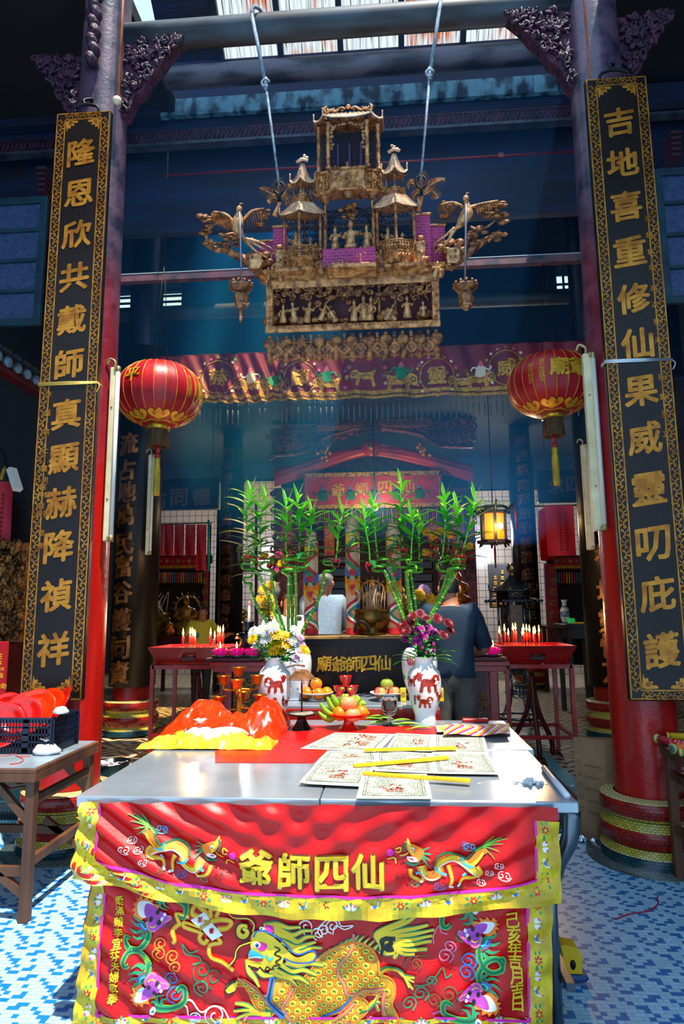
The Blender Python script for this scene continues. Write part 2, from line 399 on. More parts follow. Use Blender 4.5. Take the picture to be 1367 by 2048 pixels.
log('round_beam', 930, 600, 1190, 592, 8.2, .1, pm('log_blue', '#2a3c48', '#0c1116', 6, .5), 'far round log behind the hanging carving', x0=-5, x1=4.6)
m = MB(); a = P(300, 222, 6.22); m.box((-.3, 6.22, a.z), (5, .06, .2)); tag(m.build('weathered_plank', weath), 'broad pale blue weathered plank across the roof opening', 'plank')
m = MB(); a = P(300, 280, 6.2); m.box((-.3, 6.22, a.z), (14, .08, .17), 0); m.box((-.3, 6.19, a.z-.1), (14, .1, .03), 1)
for i in range(240):
    x = -6+i*.05; m.tube([(x, 6.17, a.z-.05), (x+.02, 6.16, a.z+.01), (x+.04, 6.165, a.z+.05), (x+.01, 6.17, a.z+.06)], .008, 5, 0)
tag(m.build('carved_lintel', [carve_purp, pm('lintel_edge', '#3b4656', '#1b2029', 8, .5)]), 'long purple carved lintel below the weathered plank', 'lintel', kind='thing')
m = MB(); a = P(620, 334, 6.1); m.tube([(-2.3, 6.1, a.z), (2.2, 6.1, a.z)], .012, 8); m.box((-.3+1.5, 6.1, a.z), (.05, .03, .05))
tag(m.build('red_pipe', pm('pipe_red', '#7a2230', None, rough=.4)), 'thin red pipe running across behind the hanging carving', 'pipe')
a = P(350, 555, 6.0); m = MB(); m.box((-.45, 6.0, a.z), (5.6, .07, .075)); m.box((-.45, 5.985, a.z+.04), (5.6, .05, .008), 1)
tag(m.build('tie_beam', [pm('tie_paint', '#7b4a56', '#2b3440', 8, .5), pm('tie_dust', '#9fb3c0', None, rough=.6)]), 'slim pale tie beam running behind the hanging carving', 'beam', kind='thing')
# clerestory wall with its bright openings
def wall_with_holes(name, X0, X1, Z0, Z1, Y, holes, mats, th=.12):
    m = MB(); xs = sorted({X0, X1, *[h[0] for h in holes], *[h[1] for h in holes]}); zs = sorted({Z0, Z1, *[h[2] for h in holes], *[h[3] for h in holes]})
    for i in range(len(xs)-1):
        for j in range(len(zs)-1):
            cx, cz = (xs[i]+xs[i+1])/2, (zs[j]+zs[j+1])/2
            if not any(h[0] < cx < h[1] and h[2] < cz < h[3] for h in holes):
                m.box((cx, Y, cz), (xs[i+1]-xs[i], th, zs[j+1]-zs[j]))
    return struct(name, m, mats)
def rc(xa, ya, xb, yb, Y): a = P(xa, yb, Y); b = P(xb, ya, Y); return (a.x, b.x, a.z, b.z)
WY = 9.7
H = [rc(222, 568, 366, 620, WY), rc(1112, 500, 1156, 592, WY), rc(538, 352, 590, 384, WY), rc(800, 342, 872, 376, WY), rc(312, 527, 334, 556, WY)]
wall_with_holes('wall_upper_back', -9, 8, 4.95, 8.2, WY, H, [pm('clerestory_paint', '#0f3468', '#081f44', 2, .8)])
for k, h in enumerate(H[:2]):
    m = MB(); n = 3
    for i in range(1, n+1):
        z = h[2]+(h[3]-h[2])*i/(n+1); m.box(((h[0]+h[1])/2, WY, z), (h[1]-h[0], .03, .03))
    for i in range(4): m.box((h[0]+(h[1]-h[0])*i/3, WY+.03, (h[2]+h[3])/2), (.03, .03, h[3]-h[2]))
    if k == 1 and 0: m.add([(h[0], WY-.05, h[3]), (h[0], WY-.05, h[2]+.12), (h[0]+(h[1]-h[0])*.75, WY-.05, h[3])], [(0, 1, 2)], 0)
    struct('window_%d' % (k+3), m, navy_wood, 'slatted bright vent high in the back wall')

# ================================================================ walls
m = MB(); m.box((AX, 14.9, 3.0), (18, .2, 6)); struct('wall_back', m, [pm('back_wall_blue', '#0d2448', '#08162c', 2, .7)])
m = MB()
for a, b in (((425, 1330), (560, 960)), ((955, 1330), (1200, 975)), ((290, 1330), (440, 1018))):
    h = rc(a[0], b[1], b[0], a[1], 14.6); m.box(((h[0]+h[1])/2, 14.75, (h[3]+.1)/2), (h[1]-h[0], .1, h[3]-.1))
struct('wall_back', m, [white_tile], 'white tiled back wall beside the shrine')
m = MB(); h = rc(955, 1000, 1085, 1012, 14.6); m.box(((h[0]+h[1])/2, 14.68, (h[2]+h[3])/2), (h[1]-h[0], .06, h[3]-h[2]))
struct('trim_2', m, [pm('tile_border', '#b9a86a', '#6b7a4a', 30, .4)], 'patterned tile border on the back wall')
m = MB(); m.box((-6.6, 6.5, 3.4), (.2, 17, 7)); struct('wall_left', m, [dark_wall])
m = MB(); m.box((6.2, 6.5, 3.4), (.2, 17, 7)); struct('wall_right', m, [dark_wall])
m = MB(); m.box((-5.3, 6.9, 2.6), (3.2, .15, 5.2)); struct('wall_side_left', m, [dark_wall])
m = MB(); m.box((4.8, 6.9, 2.6), (3.2, .15, 5.2)); struct('wall_side_right', m, [dark_wall])

# high glazed shutters left and right of the columns
frost = pm('frosted_pane', '#4a5f86', '#33456a', 30, .35, bump=.003, bs=60, lo=.3, hi=.7); sash = pm('sash_blue', '#1e4656', '#123040', 5, .5)
def shutter(k, xa, xb, ya, yb, Y, rows):
    h = rc(xa, ya, xb, yb, Y); m = MB(); cx = (h[0]+h[1])/2; wd = h[1]-h[0]; ht = h[3]-h[2]
    m.box((cx, Y+.02, (h[2]+h[3])/2), (wd, .012, ht), 1)
    for x in (h[0]+.03, h[1]-.03): m.box((x, Y, (h[2]+h[3])/2), (.07, .05, ht), 0, bev=.006)
    for i in range(rows+1): m.box((cx, Y, h[2]+.02+(ht-.04)*i/rows), (wd, .045, .07 if i in (0, rows) else .03), 0, bev=.005)
    return struct('window_%d' % k, m, [sash, frost], 'frosted glazed shutter in a blue frame, high on the %s side' % ('left' if k == 1 else 'right'))
shutter(1, -120, 96, 396, 656, 5.7, 4); shutter(2, 1328, 1560, 328, 606, 5.7, 4)

# ================================================================ columns
def base_rings(r):          # (radius, height, material) for the stacked mosaic base
    return [(r+.2, 0, 4), (r+.2, .012, 4), (r+.11, .014, 3), (r+.11, .075, 1), (r+.105, .08, 2), (r+.075, .105, 2), (r+.075, .115, 0), (r+.1, .15, 0), (r+.108, .185, 0),
            (r+.1, .22, 2), (r+.075, .25, 2), (r+.07, .27, 2), (r+.085, .29, 0), (r+.095, .3, 0), (r+.095, .38, 1), (r+.085, .385, 1), (r+.01, .392, 1)]
def column(label, x, y, z0, z1, r, shaft, rt=None, apron=True):
    c = thing('temple_column', label, 'column', (x, y, z0)); rt = rt or r*.9
    pr = base_rings(r); pr = pr if apron else pr[2:]
    m = MB(); m.lathe([(a, b) for a, b, k in pr], 48, [pr[i][2] for i in range(len(pr)-1)]); m.build('column_base', [MS_RED, MS_CREAM, MS_YEL, MS_TEAL, MS_GREY], c, w=False)
    m = MB(); m.lathe([(r+(rt-r)*i/12, .38+(z1-z0-.38)*i/12) for i in range(13)], 40); m.build('column_shaft', shaft, c, w=False)
    return c
t = NT('column_red_weathered_lit'); p = t.pos(); sp = t.n('ShaderNodeSeparateXYZ'); t.l(p, sp.inputs[0])
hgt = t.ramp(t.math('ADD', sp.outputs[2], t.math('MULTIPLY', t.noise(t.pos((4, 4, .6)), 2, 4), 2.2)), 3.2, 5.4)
cc = t.mix(hgt, t.mix(t.ramp(t.noise(t.pos((6, 6, .5)), 2, 4), .4, .7), hx('#c01408'), hx('#9c0d08')), t.mix(t.ramp(t.noise(p, 5, 5), .45, .6), hx('#5a4456'), hx('#26263a')))  # upper shaft weathered, and lightened to put a sunlit sheen into its colour
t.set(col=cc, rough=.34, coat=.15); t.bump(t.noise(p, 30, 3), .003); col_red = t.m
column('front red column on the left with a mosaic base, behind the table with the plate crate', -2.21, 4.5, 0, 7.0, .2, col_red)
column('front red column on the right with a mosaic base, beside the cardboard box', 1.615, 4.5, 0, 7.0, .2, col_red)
navy_col = pm('column_navy', '#141a2e', '#0a0e1a', 4, .35, coat=.3)
t = NT('column_red_navy'); p = t.pos(); sp = t.n('ShaderNodeSeparateXYZ'); t.l(p, sp.inputs[0])
t.set(col=t.mix(t.ramp(sp.outputs[2], 1.2, 1.3), hx('#8c0f0c'), hx('#141a2e')), rough=.35); col2m = t.m
column('middle dark column on the left wrapped in a black couplet board', -3.05, 7.65, .15, 7.4, .21, col2m, .2, False)
column('middle dark column on the right wrapped in a black couplet board', 2.45, 7.65, .15, 7.4, .21, col2m, .2, False)
column('far dark column left of the shrine', -3.02, 12.2, .15, 5.0, .2, navy_col, .19, False)
column('far dark column right of the shrine, behind the pagoda burner', 2.48, 12.2, .15, 5.0, .2, navy_col, .19, False)

# rusty pipes down the front columns
pip = pm('pipe_rust', '#b0602c', '#8a3f1c', 8, .5)
m = MB(); a = P(236, 205, 4.3); m.tube([(a.x, 4.3, 7), (a.x, 4.3, a.z+.03)], .014, 8); m.ell((a.x, 4.28, a.z), (.035, .03, .035), mi=1)
tag(m.build('conduit_pipe', [pip, pm('conduit_cap', '#d8c8a0', None, rough=.5)]), 'rusty conduit down the upper left front column with a pale cap', 'pipe')
m = MB(); a = P(1180, 158, 4.35); m.tube([(a.x, 4.35, 7), (a.x, 4.35, a.z)], .013, 8)
tag(m.build('conduit_pipe', pip), 'rusty conduit down the upper right front column', 'pipe')

# carved brackets under the round beam
def bracket(label, x, y, zt, sx, wd, ht, th=.1):
    r = thing('carved_bracket', label, 'bracket', (x, y, zt)); m = MB()
    def out(u): return ht*(1-u)**1.15*(1+.06*sin(u*22))
    N = 14; po = [(sx*wd*i/N, 0) for i in range(N+1)]+[(sx*wd*i/N, -out(i/N)-.01) for i in range(N, -1, -1)]
    m.prism(po if sx > 0 else po[::-1], -th/2, th/2, 0, FRONT); g = random.Random(3)
    for k in range(70):
        u = g.random(); d = g.random()*out(u); cx, cz = sx*wd*u, -d; s = g.uniform(.02, .045); a0 = g.random()*6
        m.tube([(cx+s*(1-.1*i)*cos(a0+i*.75), -th/2-.01-.012*(i % 3), cz+s*(1-.1*i)*sin(a0+i*.75)) for i in range(8)], [.013, .006], 6, 0)
        if k % 3 == 0: m.ell((cx, -th/2, cz), (.03, .035, .025), 8, 5)
    m.build('carving', carve_purp, r, w=False); return r
zA = P(300, 92, 4.5).z
bracket('carved bracket inside the left front column', -2.03, 4.5, zA, 1, .47, .66); bracket('carved bracket inside the right front column', 1.44, 4.5, zA, -1, .47, .66)
bracket('carved bracket on the outer side of the left front column', -2.42, 4.6, zA, -1, .42, .72); bracket('carved bracket on the outer side of the right front column', 1.82, 4.6, zA, 1, .42, .72)
m = MB(); a = P(185, 40, 4.2)
for i in range(9): m.ell((a.x-.02+.02*(i % 2), 4.25, a.z+.35-.08*i), (.045, .06, .055), 8, 6)
tag(m.build('carved_pendant', carve_purp), 'carved wooden pendant hanging in the top left corner', 'pendant')
# roof timbers at both sides
m = MB()
for (xa, ya, xb, yb) in ((95, 170, 30, -20), (30, 180, -60, 40)): m.beam(P(xa, ya, 6.2), P(xb, yb, 5.0), .05, .05)
m.box((-4.5, 6.2, P(60, 235, 6.2).z), (4.2, .12, .3)); m.box((4.0, 6.2, P(1330, 200, 6.2).z), (3.6, .12, .3))
for k in range(5):
    a = P(90, 345+k*11, 6.1); m.box((a.x, 6.1, a.z), (.1-.006*k, .16, .03), 1); a = P(1345, 275+k*11, 6.1); m.box((a.x, 6.1, a.z), (.1-.006*k, .16, .03), 1)
struct('trim_3', m, [navy_wood, pm('bracket_stripe', '#4a2a38', None, rough=.5)], 'dark side timbers')
# tiled eave at the left
m = MB()
for i in range(14):
    y = 5.2+i*.16; m.tube([(-3.5, y, 3.86), (-3.95, y, 4.1)], .05, 10, 0); m.ell((-3.5, y, 3.86), (.03, .055, .055), 10, 6, 1)
    m.box((-3.7, y+.08, 3.93), (.5, .1, .03), 0)
m.box((-3.6, 6.3, 3.8), (.12, 2.4, .06), 2)
struct('trim_4', m, [pm('eave_tile', '#24303c', '#151c26', 8, .6), pm('eave_end', '#6f8ea4', '#3a5060', 10, .6), red_dark], 'tiled eave at the left')
# ================================================================ drawing helpers for flat ornament
def on(fn, o=0, cx=0, cy=0, s=1, rot=0, fl=1):
    c, n = cos(rad(rot)), sin(rad(rot))
    return lambda x, y, e=0: fn(cx+s*(fl*x*c-y*n), cy+s*(fl*x*n+y*c), o+e)
def spiral(cx, cy, r, a0, turns=1.4, dirn=1, n=9, r1=.15):
    return [(cx+r*(1-(1-r1)*i/n)*cos(rad(a0)+dirn*2*pi*turns*i/n), cy+r*(1-(1-r1)*i/n)*sin(rad(a0)+dirn*2*pi*turns*i/n)) for i in range(n+1)]
def scroll_band(m, fn, x, y0, y1, wd, mi=0, per=.13):
    n = max(1, round((y1-y0)/per)); L = (y1-y0)/n; h = wd*.36
    m.ribbon([(x+h*.75*sin(pi*i/2), y0+L*i/4) for i in range(4*n+1)], wd*.12, fn, mi, 3)
    for k in range(2*n):
        s = 1 if k % 2 == 0 else -1; yy = y0+L*(k+.5)/2
        m.ribbon([(x+s*h*.9, yy-L*.16)]+spiral(x-s*h*.05, yy+L*.05, h*.75, 0 if s > 0 else 180, 1.1, s, 7), lambda q: wd*(.15-.07*q), fn, mi, 2)
        m.ribbon([(x+s*h*.6, yy+L*.12), (x+s*h*1.15, yy+L*.2), (x+s*h*1.2, yy+L*.05)], lambda q: wd*.15*(1-q*.7), fn, mi, 2)
        m.ribbon([(x-s*h*.3, yy-L*.2), (x-s*h*1.1, yy-L*.12), (x-s*h*1.25, yy+L*.06)], lambda q: wd*.13*(1-q*.7), fn, mi, 2)
def scroll_row(m, fn, x0, x1, y, wd, mi=0, per=.13):
    scroll_band(m, lambda a, b, e=0: fn(b, y+(a-y), e) if False else fn(b, a, e), y, x0, x1, wd, mi, per)

# ================================================================ couplet boards on the front columns
def couplet(label, xc, z0, z1, wd, chars, zs, small, tie_z, tie_mat):
    Y = 4.235; th = .05; r = thing('couplet_board', label, 'board', (xc, Y, z0), group='front couplet boards'); H = z1-z0
    fn = lambda x, y, o=0: V((x, -th-.0015-o, y))
    m = MB(); m.box((0, -th/2, H/2), (wd, th, H), 0, bev=.008)
    m.build('panel', [black_lacq], r, w=False)
    m = MB(); b = .062; hw = wd/2-.008
    for x in (-hw, hw, -hw+b, hw-b): m.ribbon([(x, .01 if abs(x) > hw-.01 else b), (x, H-.01 if abs(x) > hw-.01 else H-b)], .008, fn, 0, 1, raw=True)
    for y in (.012, H-.012): m.ribbon([(-hw, y), (hw, y)], .008, fn, 0, 1, raw=True)
    for y in (b, H-b): m.ribbon([(-hw+b, y), (hw-b, y)], .008, fn, 0, 1, raw=True)
    for s in (-1, 1): scroll_band(m, fn, s*(hw-b/2), b*.9, H-b*.9, b*.85, 0)
    for y in (b/2, H-b/2): scroll_row(m, fn, -hw+b, hw-b, y, b*.8, 0, .1)
    for sy in (0, 1):                                             # corner flowers
        for sx in (-1, 1):
            q = on(fn, 0, sx*(hw-b-.012), (H-b-.012) if sy else (b+.012), .1, 0, -sx)
            k = -1 if sy else 1
            m.fill([(0, 0), (.85, 0), (.8, k*.18), (.55, k*.2), (.6, k*.42), (.35, k*.4), (.32, k*.62), (.12, k*.6), (.05, k*.85), (-.02, k*.4)], q, 0, .3)
            q2 = on(fn, .001, sx*(hw-b-.012), (H-b-.012) if sy else (b+.012), .1, 0, -sx)
            m.ribbon(spiral(.3, k*.2, .16, 0, 1.2), .05, q2, 1, 2)
    m.build('gilt_scroll_border', [gold_leaf, black_lacq], r, w=False)
    m = MB()
    for ch, z in zip(chars, zs): m.text(ch, .205, on(fn, .001, 0, z-z0), 0, .031, .14)
    for ch, x, z, s in small: m.text(ch, s, on(fn, .001, x, z-z0), 0, .01, .06)
    m.build('gilt_lettering', [gold_leaf], r, w=False)
    m = MB(); m.tube(catmull([(-.1, -.02, H), (-.09, -.03, H+.05), (0, -.03, H+.075), (.09, -.03, H+.05), (.1, -.02, H)], 5), .011, 8)
    m.tube(catmull([(0, -.03, H+.07), (-.02, -.02, H+.12), (.02, .02, H+.16), (0, .05, H+.15)], 5), .011, 8); m.build('hanging_hook', iron, r, w=False)
    m = MB(); g = random.Random(5); z = tie_z-z0
    for k in range(3):
        dz = (k-1)*.008
        m.tube([(-wd/2-.005, .02, z+dz), (-wd/2-.005, -th-.006, z+dz), (0, -th-.006, z+dz+g.uniform(-.005, .005)), (wd/2+.005, -th-.006, z+dz*.5), (wd/2+.005, .02, z)], .005, 6)
    m.tube(catmull([(wd/2+.005, -th, z), (wd/2+.02, -th-.01, z-.03), (wd/2+.0, -th-.01, z-.07)], 4), .004, 5); m.build('tie_wire', tie_mat, r, w=False)
    return r
zz = lambda x, ys: [P(x, y, 4.19).z for y in ys]
sm = [(c, -.135, P(90, 790+i*37, 4.19).z, .045) for i, c in enumerate('沐恩信士葉保良')]
sm += [('男', -.125, P(90, 962, 4.19).z, .045)]+[(c, -.15+.05*k, P(90, 990+i*37, 4.19).z, .045) for k, s in enumerate(('仲善', '耀振')) for i, c in enumerate(s)]
sm += [(c, -.125, P(90, 1066+i*26, 4.19).z, .045) for i, c in enumerate('敬奉')]
couplet('black and gilt couplet board on the left front column, above the red plates', -2.207, .985, 5.235, .415, '隆恩欣共戴師真顯赫降禎祥', zz(140, (307, 388, 470, 555, 640, 728, 828, 917, 1005, 1092, 1190, 1298)), sm, P(140, 768, 4.19).z, pm('tie_brass', '#d8b45a', None, rough=.4, metal=.5))
sr = [(c, .135, P(1300, y, 4.19).z, .045) for c, y in zip('光緒玖年歲次癸未', (437, 471, 505, 537, 577, 610, 645, 681))]+[(c, .135, P(1300, y, 4.19).z, .045) for c, y in zip('秋穀旦立', (756, 795, 830, 868))]
couplet('black and gilt couplet board on the right front column, above the cardboard box', 1.641, .99, 5.23, .415, '吉地喜重修仙果威靈叨庇護', zz(1270, (243, 325, 412, 503, 597, 688, 783, 877, 978, 1088, 1188, 1300)), sr, P(1280, 722, 4.19).z, pm('tie_silver', '#c8ccd0', None, rough=.3, metal=.8))

# curved boards on the columns behind
bronze = pm('bronze_letter', '#a8662a', '#5a3212', 10, .35, metal=.5)
letter_dim = pm('dim_letter', '#8a5a3a', '#4a2c1e', 10, .4, metal=.3)
def curved_board(label, x, y, z0, z1, R_, chars, zs, size, lon0, lm, span=115, cat='board'):
    r = thing('curved_couplet_board', label, cat, (x, y, z0)); H = z1-z0
    m = MB(); a0, a1 = rad(-90-span), rad(-90+span)
    m.lathe([(R_-.03, 0), (R_, 0), (R_, H), (R_-.03, H)], 32, 0, a0=a0, a1=a1); m.build('panel', [black_lacq], r, w=False)
    fn = lambda X, Z, o=0: V(((R_+.002+o)*sin(X/R_+rad(lon0)), -(R_+.002+o)*cos(X/R_+rad(lon0)), Z))
    m = MB()
    for ch, z in zip(chars, zs): m.text(ch, size, on(fn, 0, 0, z-z0), 0, .035, .1, ext=.012)
    m.build('raised_lettering', [lm], r, w=False); return r
Z2 = lambda x, ys, Y: [P(x, y, Y).z for y in ys]
curved_board('black couplet board wrapped round the middle left column', -3.05, 7.65, P(250, 1375, 7.4).z, P(250, 690, 7.4).z, .265, '流占地萬民富谷護同資', Z2(245, (888, 940, 985, 1030, 1088, 1132, 1185, 1240, 1295, 1345), 7.4), .25, -14, bronze)
curved_board('black couplet board wrapped round the middle right column', 2.45, 7.65, P(1210, 1375, 7.4).z, P(1210, 690, 7.4).z, .265, '永地靈情方', Z2(1210, (1100, 1180, 1240, 1290, 1340), 7.4), .25, -12, bronze)
curved_board('dark couplet board on the far column left of the shrine', -3.02, 12.2, .9, 4.3, .225, '功高懸北斗巍巍德澤照臨海島', Z2(440, (905, 930, 957, 985, 1012, 1040, 1068, 1098, 1128, 1162, 1190, 1218, 1246), 12), .21, -16, letter_dim)
curved_board('dark couplet board on the far column right of the shrine', 2.48, 12.2, .9, 4.35, .225, '威靈鎮南邦浩浩恩流庇蔭德年', Z2(1052, (882, 912, 940, 970, 998, 1026, 1056, 1086, 1114, 1148, 1178, 1205, 1232), 12), .21, -3, letter_dim)

# ================================================================ fluorescent battens
cream = pm('batten_cream', '#e8d9b0', '#cdb98a', 6, .4); tube_off = pm('unlit_tube', '#d8d2c4', None, rough=.2); tube_end = pm('tube_cap', '#b59a6a', None, rough=.3, metal=.6)
def batten(label, x, y, z0, z1, n=1, ang=0, wd=.05, gap=.045, lit=None):
    r = thing('fluorescent_light', label, 'light fitting', (x, y, z0), ang); H = z1-z0
    m = MB(); m.box((0, 0, H/2), (wd, .05, H), 0, bev=.006); m.box((wd*.5, -.012, H/2), (.006, .03, H*.98), 0); m.build('batten', cream, r, w=False)
    for k in range(n):
        m = MB(); m.tube([(wd*.5+.015+k*gap, -.03, .03), (wd*.5+.015+k*gap, -.03, H-.03)], .015, 12, 0); t_ = m.build('tube', lit or tube_off, r, w=False)
        m = MB()
        for z in (.02, H-.02): m.tube([(wd*.5+.015+k*gap, -.03, z-.02), (wd*.5+.015+k*gap, -.03, z+.02)], .016, 12)
        m.box((wd*.5, -.015, .015), (.03, .04, .03)); m.box((wd*.5, -.015, H-.015), (.03, .04, .03)); m.build('tube_caps', tube_end, t_, w=False)
    m = MB()
    for z in (.3, H-.3): m.ell((0, -.027, z), (.008, .005, .008), 8, 5)
    m.tube(catmull([(0, 0, H), (0, 0, H+.05), (-.04, 0, H+.07), (-.06, 0, H+.03)], 4), .01, 6); m.build('fixings', tube_end, r, w=False); return r
a = P(213, 1083, 4.4); b = P(213, 737, 4.4); batten('cream fluorescent fitting on the left front column', -1.975, 4.4, a.z, b.z)
a = P(1190, 1062, 4.4); b = P(1190, 708, 4.4); batten('cream fluorescent fitting on the right front column', 1.375, 4.4, a.z, b.z)
a = P(295, 1110, 7.35); b = P(305, 910, 7.35); batten('wooden fluorescent fitting beside the middle left column, below the lantern', a.x, 7.35, a.z, b.z)
a = P(1178, 1100, 7.35); b = P(1168, 890, 7.35); batten('fluorescent fitting beside the middle right column', a.x, 7.35, a.z, b.z)
lit = glow('lit_tube', '#eaf6ff', 9)
def lit_tube(label, xa, ya, xb, yb, Y):
    a = P(xa, ya, Y); b = P(xb, yb, Y); r = thing('lit_fluorescent_tube', label, 'light', a)
    m = MB(); m.tube([a, b], .022, 12); m.build('tube', lit, r); m = MB(); m.tube([a-V((0, 0, .03)), a+V((0, 0, .02))], .026, 10); m.tube([b-V((0, 0, .02)), b+V((0, 0, .03))], .026, 10)
    m.beam(a+V((0, .05, 0)), b+V((0, .05, 0)), .06, .03, 0); m.build('holder', cream, r)
lit_tube('lit white tube behind the bamboo on the left', 464, 1136, 467, 1008, 13.2); lit_tube('lit white tube beside the far right column', 1034, 1122, 1026, 1000, 13.2)

# ================================================================ red lanterns
lan_red = pm('lantern_cloth', '#c10d1c', '#9a0a1a', 3, .38, bump=.001, bs=40); lan_gold = pm('lantern_gold', '#e8b52a', '#c78f1a', 12, .4, metal=.3)
tas_brown = pm('fringe_brown', '#6a4a22', '#3a2812', 40, .8, stretch=(1, 1, .1)); tas_yel = pm('tassel_yellow', '#d4b21a', '#8a7412', 60, .8, stretch=(1, 1, .1))
def lantern(label, c, R_, H_, texts):
    r = thing('red_lantern', label, 'lantern', (c.x, c.y, c.z-H_), group='round red lanterns'); cz = H_
    rr = lambda t: max(.001, (abs(sin(t))**.82))
    N = 24
    m = MB(); m.lathe([(R_*rr(rad(a)), cz+H_*cos(rad(a))) for a in range(10, 171, 5)], 96, 0, wob=lambda a, j: 1-.012*abs(cos(a*N/2))); body = m.build('lantern_body', lan_red, r, w=False)
    m = MB()
    for k in range(N):
        a = 2*pi*k/N+pi/N
        m.tube([(R_*rr(rad(t))*1.004*cos(a), R_*rr(rad(t))*1.004*sin(a), cz+H_*cos(rad(t))) for t in range(28, 137, 6)], .0035, 5, 0)
    m.build('gold_ribs', lan_gold, r, w=False)
    fn = lambda lon, z, o=0: (lambda t: V(((R_*rr(t)*1.006+o)*sin(lon), -(R_*rr(t)*1.006+o)*cos(lon), cz+H_*cos(t))))(math.acos(max(-.999, min(.999, z))))
    m = MB()
    for ch, lon, zc, s in texts: m.text(ch, 1, lambda x, y, o=0: fn(rad(lon)+x*s/R_, zc+y*s/H_, .002+o), 0, .04 if s > .08 else .0, 0)
    m.build('gold_lettering', [lan_gold], body, w=False)
    m = MB()
    for k in range(8):
        l0 = 2*pi*k/8
        m.fill([(-.26, -.86), (-.3, -.78), (-.2, -.72), (-.08, -.76), (0, -.7), (.1, -.76), (.2, -.72), (.3, -.78), (.26, -.86), (0, -.93)], lambda x, y, o=0: fn(l0+x*1.2, y, .003), 0, .1)
        for s in (-1, 1): m.ribbon(spiral(s*.14, -.81, .06, 90, 1.1, s), .022, lambda x, y, o=0: fn(l0+x*1.2, y, .006), 1, 2)
        m.ribbon([(-.3, -.93), (0, -.95), (.3, -.93)], .02, lambda x, y, o=0: fn(l0+x*1.4, y, .003), 0, 3)
    m.build('gold_collar', [lan_gold, lan_red], body, w=False)
    m = MB(); m.lathe([(.0, 2*H_+.01), (.1, 2*H_-.005), (.105, 2*H_-.03), (.09, 2*H_-.03)], 24); m.lathe([(.09, .02), (.105, .01), (.105, -.03), (.0, -.03)], 24); m.build('brass_rings', gold_bright, r, w=False)
    m = MB(); m.lathe([(.085, -.03), (.093, -.1), (.1, -.2), (.085, -.2), (.08, -.05)], 64, 0, wob=lambda a, j: 1+.03*(1 if int(a*64/(2*pi)+.5) % 2 else -1)); m.build('fringe', tas_brown, r, w=False)
    m = MB(); m.tube([(0, 0, -.15), (0, 0, -.27)], .018, 8, 0); m.ell((0, 0, -.28), .026, 10, 6, 0); m.build('red_bead', lan_red, r, w=False)
    m = MB(); m.lathe([(.01, -.3), (.026, -.31), (.026, -.34), (.022, -.35), (.03, -.4), (.032, -.62), (.028, -.66), (.0, -.66)], 20, 0, wob=lambda a, j: 1+.06*sin(a*10)); m.build('yellow_tassel', tas_yel, r, w=False)
    m = MB()
    for s in (-1, 1): m.tube([(s*.06, 0, 2*H_), (s*.03, 0, 2*H_+.62), (0, 0, 2*H_+1.0)], .004, 5)
    m.tube([(0, 0, 2*H_+1.0), (0, 0, 6.93-c.z+H_)], .003, 5)
    m.build('hanging_wires', iron, r, w=False); return r
c = P(319, 790, 5.8)
T1 = [('平', -38, .25, .14), ('廟', 73, .0, .2), ('慶', -76, .1, .15)]+[(ch, 42, .3-.13*i, .05) for i, ch in enumerate('恩何琪敬謝')]+[(ch, 55, .4-.11*i, .045) for i, ch in enumerate('信女沐恩敬奉')]
lantern('round red lantern hanging by the left front column', c, .4, .31, T1).rotation_euler.z = rad(20)
c = P(1101, 770, 6.0)
T2 = [('廟', 12, .15, .17), ('爺', 37, .15, .17), ('師', 62, .12, .17)]+[(ch, -25, .3-.17*i, .05) for i, ch in enumerate('信女何琪')]+[(ch, -11, .38-.15*i, .05) for i, ch in enumerate('信士張昌永')]
lantern('round red lantern hanging beside the right front column', c, .4, .3, T2).rotation_euler.z = rad(-14)

# ================================================================ long embroidered banner across the hall
ban_red = pm('banner_velvet', '#8e0c30', '#640824', 3, .5, sheen=.1); ban_gold = pm('banner_gold', '#e2b24a', '#a06a20', 40, .45, metal=.35)
ban_white = pm('thread_white', '#e8e0d8', None, rough=.6); ban_green = pm('thread_green', '#1f8a5a', None, rough=.6); ban_pink = pm('thread_pink', '#d86a8a', None, rough=.6); ban_blue = pm('thread_blue', '#2a6ab8', None, rough=.6)
bx0, bx1, bz0, bz1, bY = -2.78, 2.33, P(683, 800, 7.5).z, P(683, 703, 7.5).z, 7.45
def ban(x, z, o=0):
    q = (x-bx0)/(bx1-bx0); v = (bz1-z)/(bz1-bz0); k = math.exp(-((q-.22)/.16)**2)
    y = bY-.03*sin(x*9+2*sin(x*2.3))*v-.045*k*sin(x*38+z*16)*(.3+.7*v)-.012*sin(x*23+z*7)*(1-.5*v)
    return V((x, y-o, z+.02*sin(q*pi)*0))
rb = thing('embroidered_banner', 'long maroon embroidered banner hung between the middle columns', 'banner', (-.2, bY, bz0))
m = MB(); m.grid(lambda u, v: ban(bx0+(bx1-bx0)*u, bz1-(bz1-bz0)*v), 320, 16); m.build('cloth', ban_red, rb)
m = MB(); hb = .085; m.grid(lambda u, v: ban(bx0+(bx1-bx0)*u, bz0+hb-hb*v, .004), 320, 3)
for i in range(230):
    x = bx0+.02+i*.0218; m.ribbon(spiral(x, bz0+hb*.42, .012, i*50, 1.1), .007, on(ban, .009), 1, 1)
for z in (bz0+hb, bz0): m.ribbon([(bx0+(bx1-bx0)*i/200, z) for i in range(201)], .014, on(ban, .008), 0, 1, raw=True)
m.build('gold_border', [ban_gold, pm('banner_border_dark', '#3a1420', None, rough=.7)], rb)
